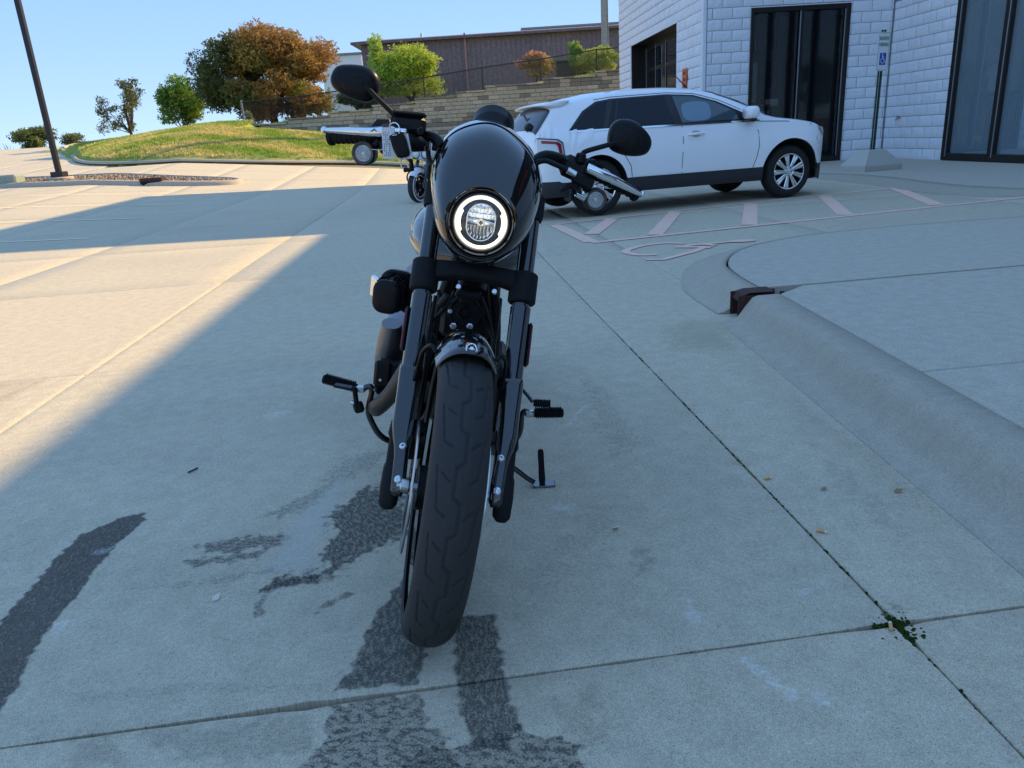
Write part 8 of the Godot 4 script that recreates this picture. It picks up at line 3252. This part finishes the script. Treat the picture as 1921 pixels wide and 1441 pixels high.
	box(st, X(Vector3(-0.335, 0.349, -0.565), Basis(Vector3.BACK, -0.06)), Vector3(0.055, 0.008, 0.03), 0.003)
	box(st, X(Vector3(-0.298, 0.315, -0.575), Basis(Vector3.BACK, 0.2)), Vector3(0.014, 0.07, 0.014), 0.004)
	box(st, X(Vector3(-0.288, 0.285, -0.58), Basis(Vector3.BACK, 0.35)), Vector3(0.03, 0.035, 0.02), 0.006)
	bput(st, "brake_pedal", M.satin_black)
	st = ST()
	cyl(st, Vector3(-0.312, 0.297, -0.58), Vector3(-0.302, 0.297, -0.58), 0.008, 8)
	bput(st, "pedal_bolt", M.zinc_bolt)
	var sh := bnode("shift_lever")
	st = ST()
	tube(st, [Vector3(0.172, 0.405, -0.62), Vector3(0.19, 0.402, -0.60), Vector3(0.212, 0.386, -0.585), Vector3(0.228, 0.372, -0.575)], 0.0058, 8)
	put(st, "arm", M.gloss_black, sh)
	st = ST()
	tube(st, [Vector3(0.230, 0.370, -0.575), Vector3(0.280, 0.374, -0.575)], 0.0105, 14)
	put(st, "peg", M.grip_rubber, sh)
	for k in 6:
		st = ST()
		cyl(st, Vector3(0.236 + k * 0.008, 0.3705 + k * 0.0006, -0.575), Vector3(0.240 + k * 0.008, 0.371 + k * 0.0006, -0.575), 0.0128, 14)
		put(st, "rib", M.grip_rubber, sh)
	# side stand, foot on the concrete: local height of the ground grows with x because the bike leans
	var ss := bnode("side_stand")
	var foot := Vector3(0.312, 0.0685, -0.66)
	st = ST()
	tube(st, [Vector3(0.10, 0.19, -0.64), Vector3(0.19, 0.128, -0.65), Vector3(0.255, 0.085, -0.655), Vector3(0.28, 0.073, -0.657)], [0.0105, 0.0095, 0.0085, 0.0085], 10)
	put(st, "leg", M.gloss_black, ss)
	st = ST()
	box(st, X(foot, Basis(Vector3.BACK, deg_to_rad(11.5))), Vector3(0.075, 0.007, 0.045), 0.003)
	put(st, "foot", M.gloss_black, ss)
	st = ST()
	prism(st, Transform3D(Basis(Vector3.BACK, deg_to_rad(11.5)), Vector3(0.307, 0.073, -0.66)), PackedVector2Array(closed_spline([Vector2(-0.0095, 0.0), Vector2(0.0095, 0.0), Vector2(0.0095, 0.06), Vector2(0.0095, 0.108), Vector2(0.005, 0.118), Vector2(-0.005, 0.118), Vector2(-0.0095, 0.108), Vector2(-0.0095, 0.06)], 3)), 0.006, 0.001)
	put(st, "foot_tab", M.satin_black, ss)
	# seat, rear mudguard and rear wheel, mostly hidden behind
	st = ST()
	smooth(st)
	var rings := []
	for k in 10:
		var f := k / 9.0
		var w := lerpf(0.12, 0.17, sin(PI * f)) 
		var yy := 0.70 - 0.05 * sin(PI * minf(f * 1.4, 1.0)) + 0.1 * f * f
		var ring := []
		for q in 16:
			var a := TAU * q / 16
			ring.append(Vector3(cos(a) * w, yy + sin(a) * 0.05, lerpf(-0.95, -1.5, f)))
		rings.append(ring)
	skin(st, rings)
	fan(st, rings[0], true); fan(st, rings[-1])
	bput(st, "seat", M.matte_black)
	st = ST()
	smooth(st)
	var rows := []
	for k in 17:
		var a := deg_to_rad(lerpf(60.0, 175.0, k / 16.0))
		var row := []
		for q in 9:
			var cq := lerpf(-1.0, 1.0, q / 8.0)
			var rad := 0.39 - 0.06 * pow(absf(cq), 2.4)
			row.append(Vector3(cq * 0.105, 0.335 + rad * sin(a), -1.615 + rad * cos(a)))
		rows.append(row)
	skin(st, rows, false)
	bput(st, "rear_fender", M.gloss_black)
	moto_wheel(bike, X(Vector3(0, 0.335, -1.615)), 0.335, 0.17, 7, false)
	st = ST()
	box(st, X(Vector3(0.13, 0.33, -0.82)), Vector3(0.07, 0.2, 0.48), 0.05)
	bput(st, "primary_cover", M.satin_black)

# ------------------------------------------------------------------ keys with a paper tag, hung on the brake lever bracket
func key_ring() -> void:
	var k := thing("key_ring", "black key fob with paper tag and two keys hanging from the brake lever", "keys")
	k.transform = bike.transform * Transform3D(Basis(Vector3.BACK, deg_to_rad(11.5)), Vector3(-0.232, 1.093, -0.350))
	# own axes: y is true vertical
	var st := ST()
	box(st, X(Vector3(-0.014, 0.003, -0.012)), Vector3(0.02, 0.011, 0.008), 0.002)
	put(st, "hook_tab", M.exhaust_dark, k)
	st = ST()
	var ring := []
	for i in 21:
		var a := TAU * i / 20 + 0.4
		ring.append(Vector3(0.006 + 0.0135 * cos(a), -0.006 + 0.0155 * sin(a), 0.0065 * cos(a)))
	tube(st, ring, 0.0015, 8, false)
	put(st, "split_ring", M.chrome, k)
	var fo := closed_spline(V2("-0.018,0.0 -0.0065,0.003 0.0105,0.0035 0.0165,0.0 0.0195,-0.020 0.021,-0.040 0.018,-0.0515 0.004,-0.054 -0.009,-0.0515 -0.015,-0.038 -0.0185,-0.015"), 3)
	st = ST()
	pillow(st, Transform3D(Basis(Vector3.BACK, 0.1), Vector3(0.012, -0.018, 0.004)), fo, 0.005, 0.005, 5)
	put(st, "fob", M.matte_black, k)
	st = ST()
	box(st, Transform3D(Basis(Vector3.BACK, 0.1), Vector3(0.006, -0.0185, 0.0088)), Vector3(0.011, 0.0016, 0.001))
	put(st, "fob_slot", M.zinc_bolt, k)
	# paper tag: two leaves
	st = ST()
	box(st, Transform3D(Basis.from_euler(Vector3(0.05, 0.15, -0.06)), Vector3(-0.012, -0.036, -0.006)), Vector3(0.030, 0.072, 0.0006))
	put(st, "paper_tag", M.paper, k)
	st = ST()
	box(st, Transform3D(Basis.from_euler(Vector3(0.05, -0.1, 0.09)), Vector3(0.022, -0.047, -0.004)), Vector3(0.036, 0.058, 0.0006))
	put(st, "paper_tag", M.paper, k)
	st = ST()
	for i in 4:
		for j in 11:
			if R.randf() < 0.2: continue
			box(st, Transform3D(Basis.from_euler(Vector3(0.05, 0.15, -0.06)), Vector3(-0.012, -0.036, -0.006)) * X(Vector3(-0.0105 + i * 0.0042, -0.028 + j * 0.0052, 0.0006)), Vector3(0.0014 if i < 3 else 0.002, 0.0036, 0.0003))
	put(st, "small_print", M.print_grey, k)
	for i in 2:
		var kn := Node3D.new()
		kn.name = "key" if i == 0 else "key_001"
		kn.transform = Transform3D(Basis(Vector3.BACK, 0.1 + 0.2 * i), Vector3(0.010 + 0.008 * i, -0.055, -0.001 - 0.001 * i))
		k.add_child(kn)
		st = ST()
		box(st, X(Vector3(0, -0.020, 0)), Vector3(0.0034, 0.040, 0.0014), 0.0004)
		put(st, "blade", M.steel, kn)
		st = ST()
		cyl(st, Vector3(0, -0.0405, -0.0008), Vector3(0, -0.0405, 0.0008), 0.0024, 10)
		put(st, "tip", M.steel, kn)
	st = ST()
	tube(st, spline([Vector3(-0.024, -0.046, 0.0), Vector3(-0.033, -0.051, 0.002), Vector3(-0.042, -0.049, 0.004), Vector3(-0.052, -0.048, 0.006)], 4), 0.0009, 6)
	put(st, "tag_string", M.paper, k)

# ------------------------------------------------------------------ small things lying on the concrete
func build_litter() -> void:
	mat("dry_leaf", 0.30, 0.19, 0.09, 0.9)
	mat("pale_leaf", 0.70, 0.66, 0.52, 0.9)
	mat("filter_tan", 0.66, 0.36, 0.14, 0.9)
	mat("twig_brown", 0.06, 0.045, 0.035, 0.9)
	for q in [[-0.79, -1.66, "pale", "pale curled leaf lying alone left of the front wheel"], [-1.17, -2.49, "twig", "short dark twig on the concrete far left of the wheel"], [0.27, -1.89, "pale", "tiny pale leaf beside the rubber smudge right of the bike"], [0.93, -2.05, "dry", "brown leaf near the gutter joint right of the bike"], [1.13, -2.0, "dry", "brown leaf lying in the gutter below the kerb"]]:
		var l := thing("fallen_leaf" if q[2] != "twig" else "twig", q[3], "leaf" if q[2] != "twig" else "twig", Vector3(q[0], 0.004, q[1]))
		l.rotation.y = rr(0, 6)
		var st := ST()
		if q[2] == "twig":
			tube(st, [Vector3(-0.02, 0.002, 0), Vector3(0.0, 0.003, 0.003), Vector3(0.022, 0.002, 0)], 0.003, 6)
			put(st, "stick", M.twig_brown, l)
		else:
			smooth(st)
			var a := Vector3(-0.014, 0.002, 0); var b := Vector3(0.0, 0.001, 0.009); var c := Vector3(0.018, 0.008, 0); var d := Vector3(0.0, 0.007, -0.009); var e := Vector3(0.0, 0.003, 0)
			tri(st, a, b, e); tri(st, b, c, e); tri(st, c, d, e); tri(st, d, a, e)
			put(st, "blade", M.pale_leaf if q[2] == "pale" else M.dry_leaf, l)
	for q in [[0.79, -2.14, 0.4, "cigarette end in the gutter joint furthest from the camera"], [0.82, -1.80, -0.5, "white cigarette end in the gutter joint in the middle distance"], [0.80, -1.385, 1.2, "tan cigarette filter at the crossing of the two joints"]]:
		var b := thing("cigarette_end", q[3], "cigarette end", Vector3(q[0], 0.006, q[1]), "cigarette ends in the joints")
		b.rotation.y = q[2]
		var st := ST()
		cyl(st, Vector3(-0.014, 0, 0), Vector3(0.006, 0, 0), 0.004, 10)
		put(st, "filter", M.filter_tan, b)
		st = ST()
		cyl(st, Vector3(0.0062, 0, 0), Vector3(0.013, 0, 0), 0.0039, 10)
		put(st, "paper_tip", M.pale_leaf, b)
	var xf := []
	var cl := []
	for k in 260:
		var p := Vector2(0.82, -1.39) + Vector2(R.randfn(0, 0.022), R.randfn(0, 0.03))
		if k > 150: p = cross_at(0.937, rr(-4.0, -1.0)) + Vector2(rr(-0.004, 0.004), 0)
		xf.append(Transform3D(Basis(Vector3.UP, rr(0, 6)).scaled(Vector3.ONE * rr(0.002, 0.006)), Vector3(p.x, -0.003, p.y)))
		cl.append(Color.WHITE)
	var st := ST()
	lathe(st, X(Vector3.ZERO), [Vector2(1, -0.5), Vector2(0.9, 0.3), Vector2(0.4, 0.8), Vector2(0, 0.9)], 6, false)
	var g := multi(fin(st), xf, cl, "joint_moss", M.moss, self)
	g.set_meta("kind", "stuff")
	tag(g, "dark green moss growing in the gutter joint and crossing", "moss")
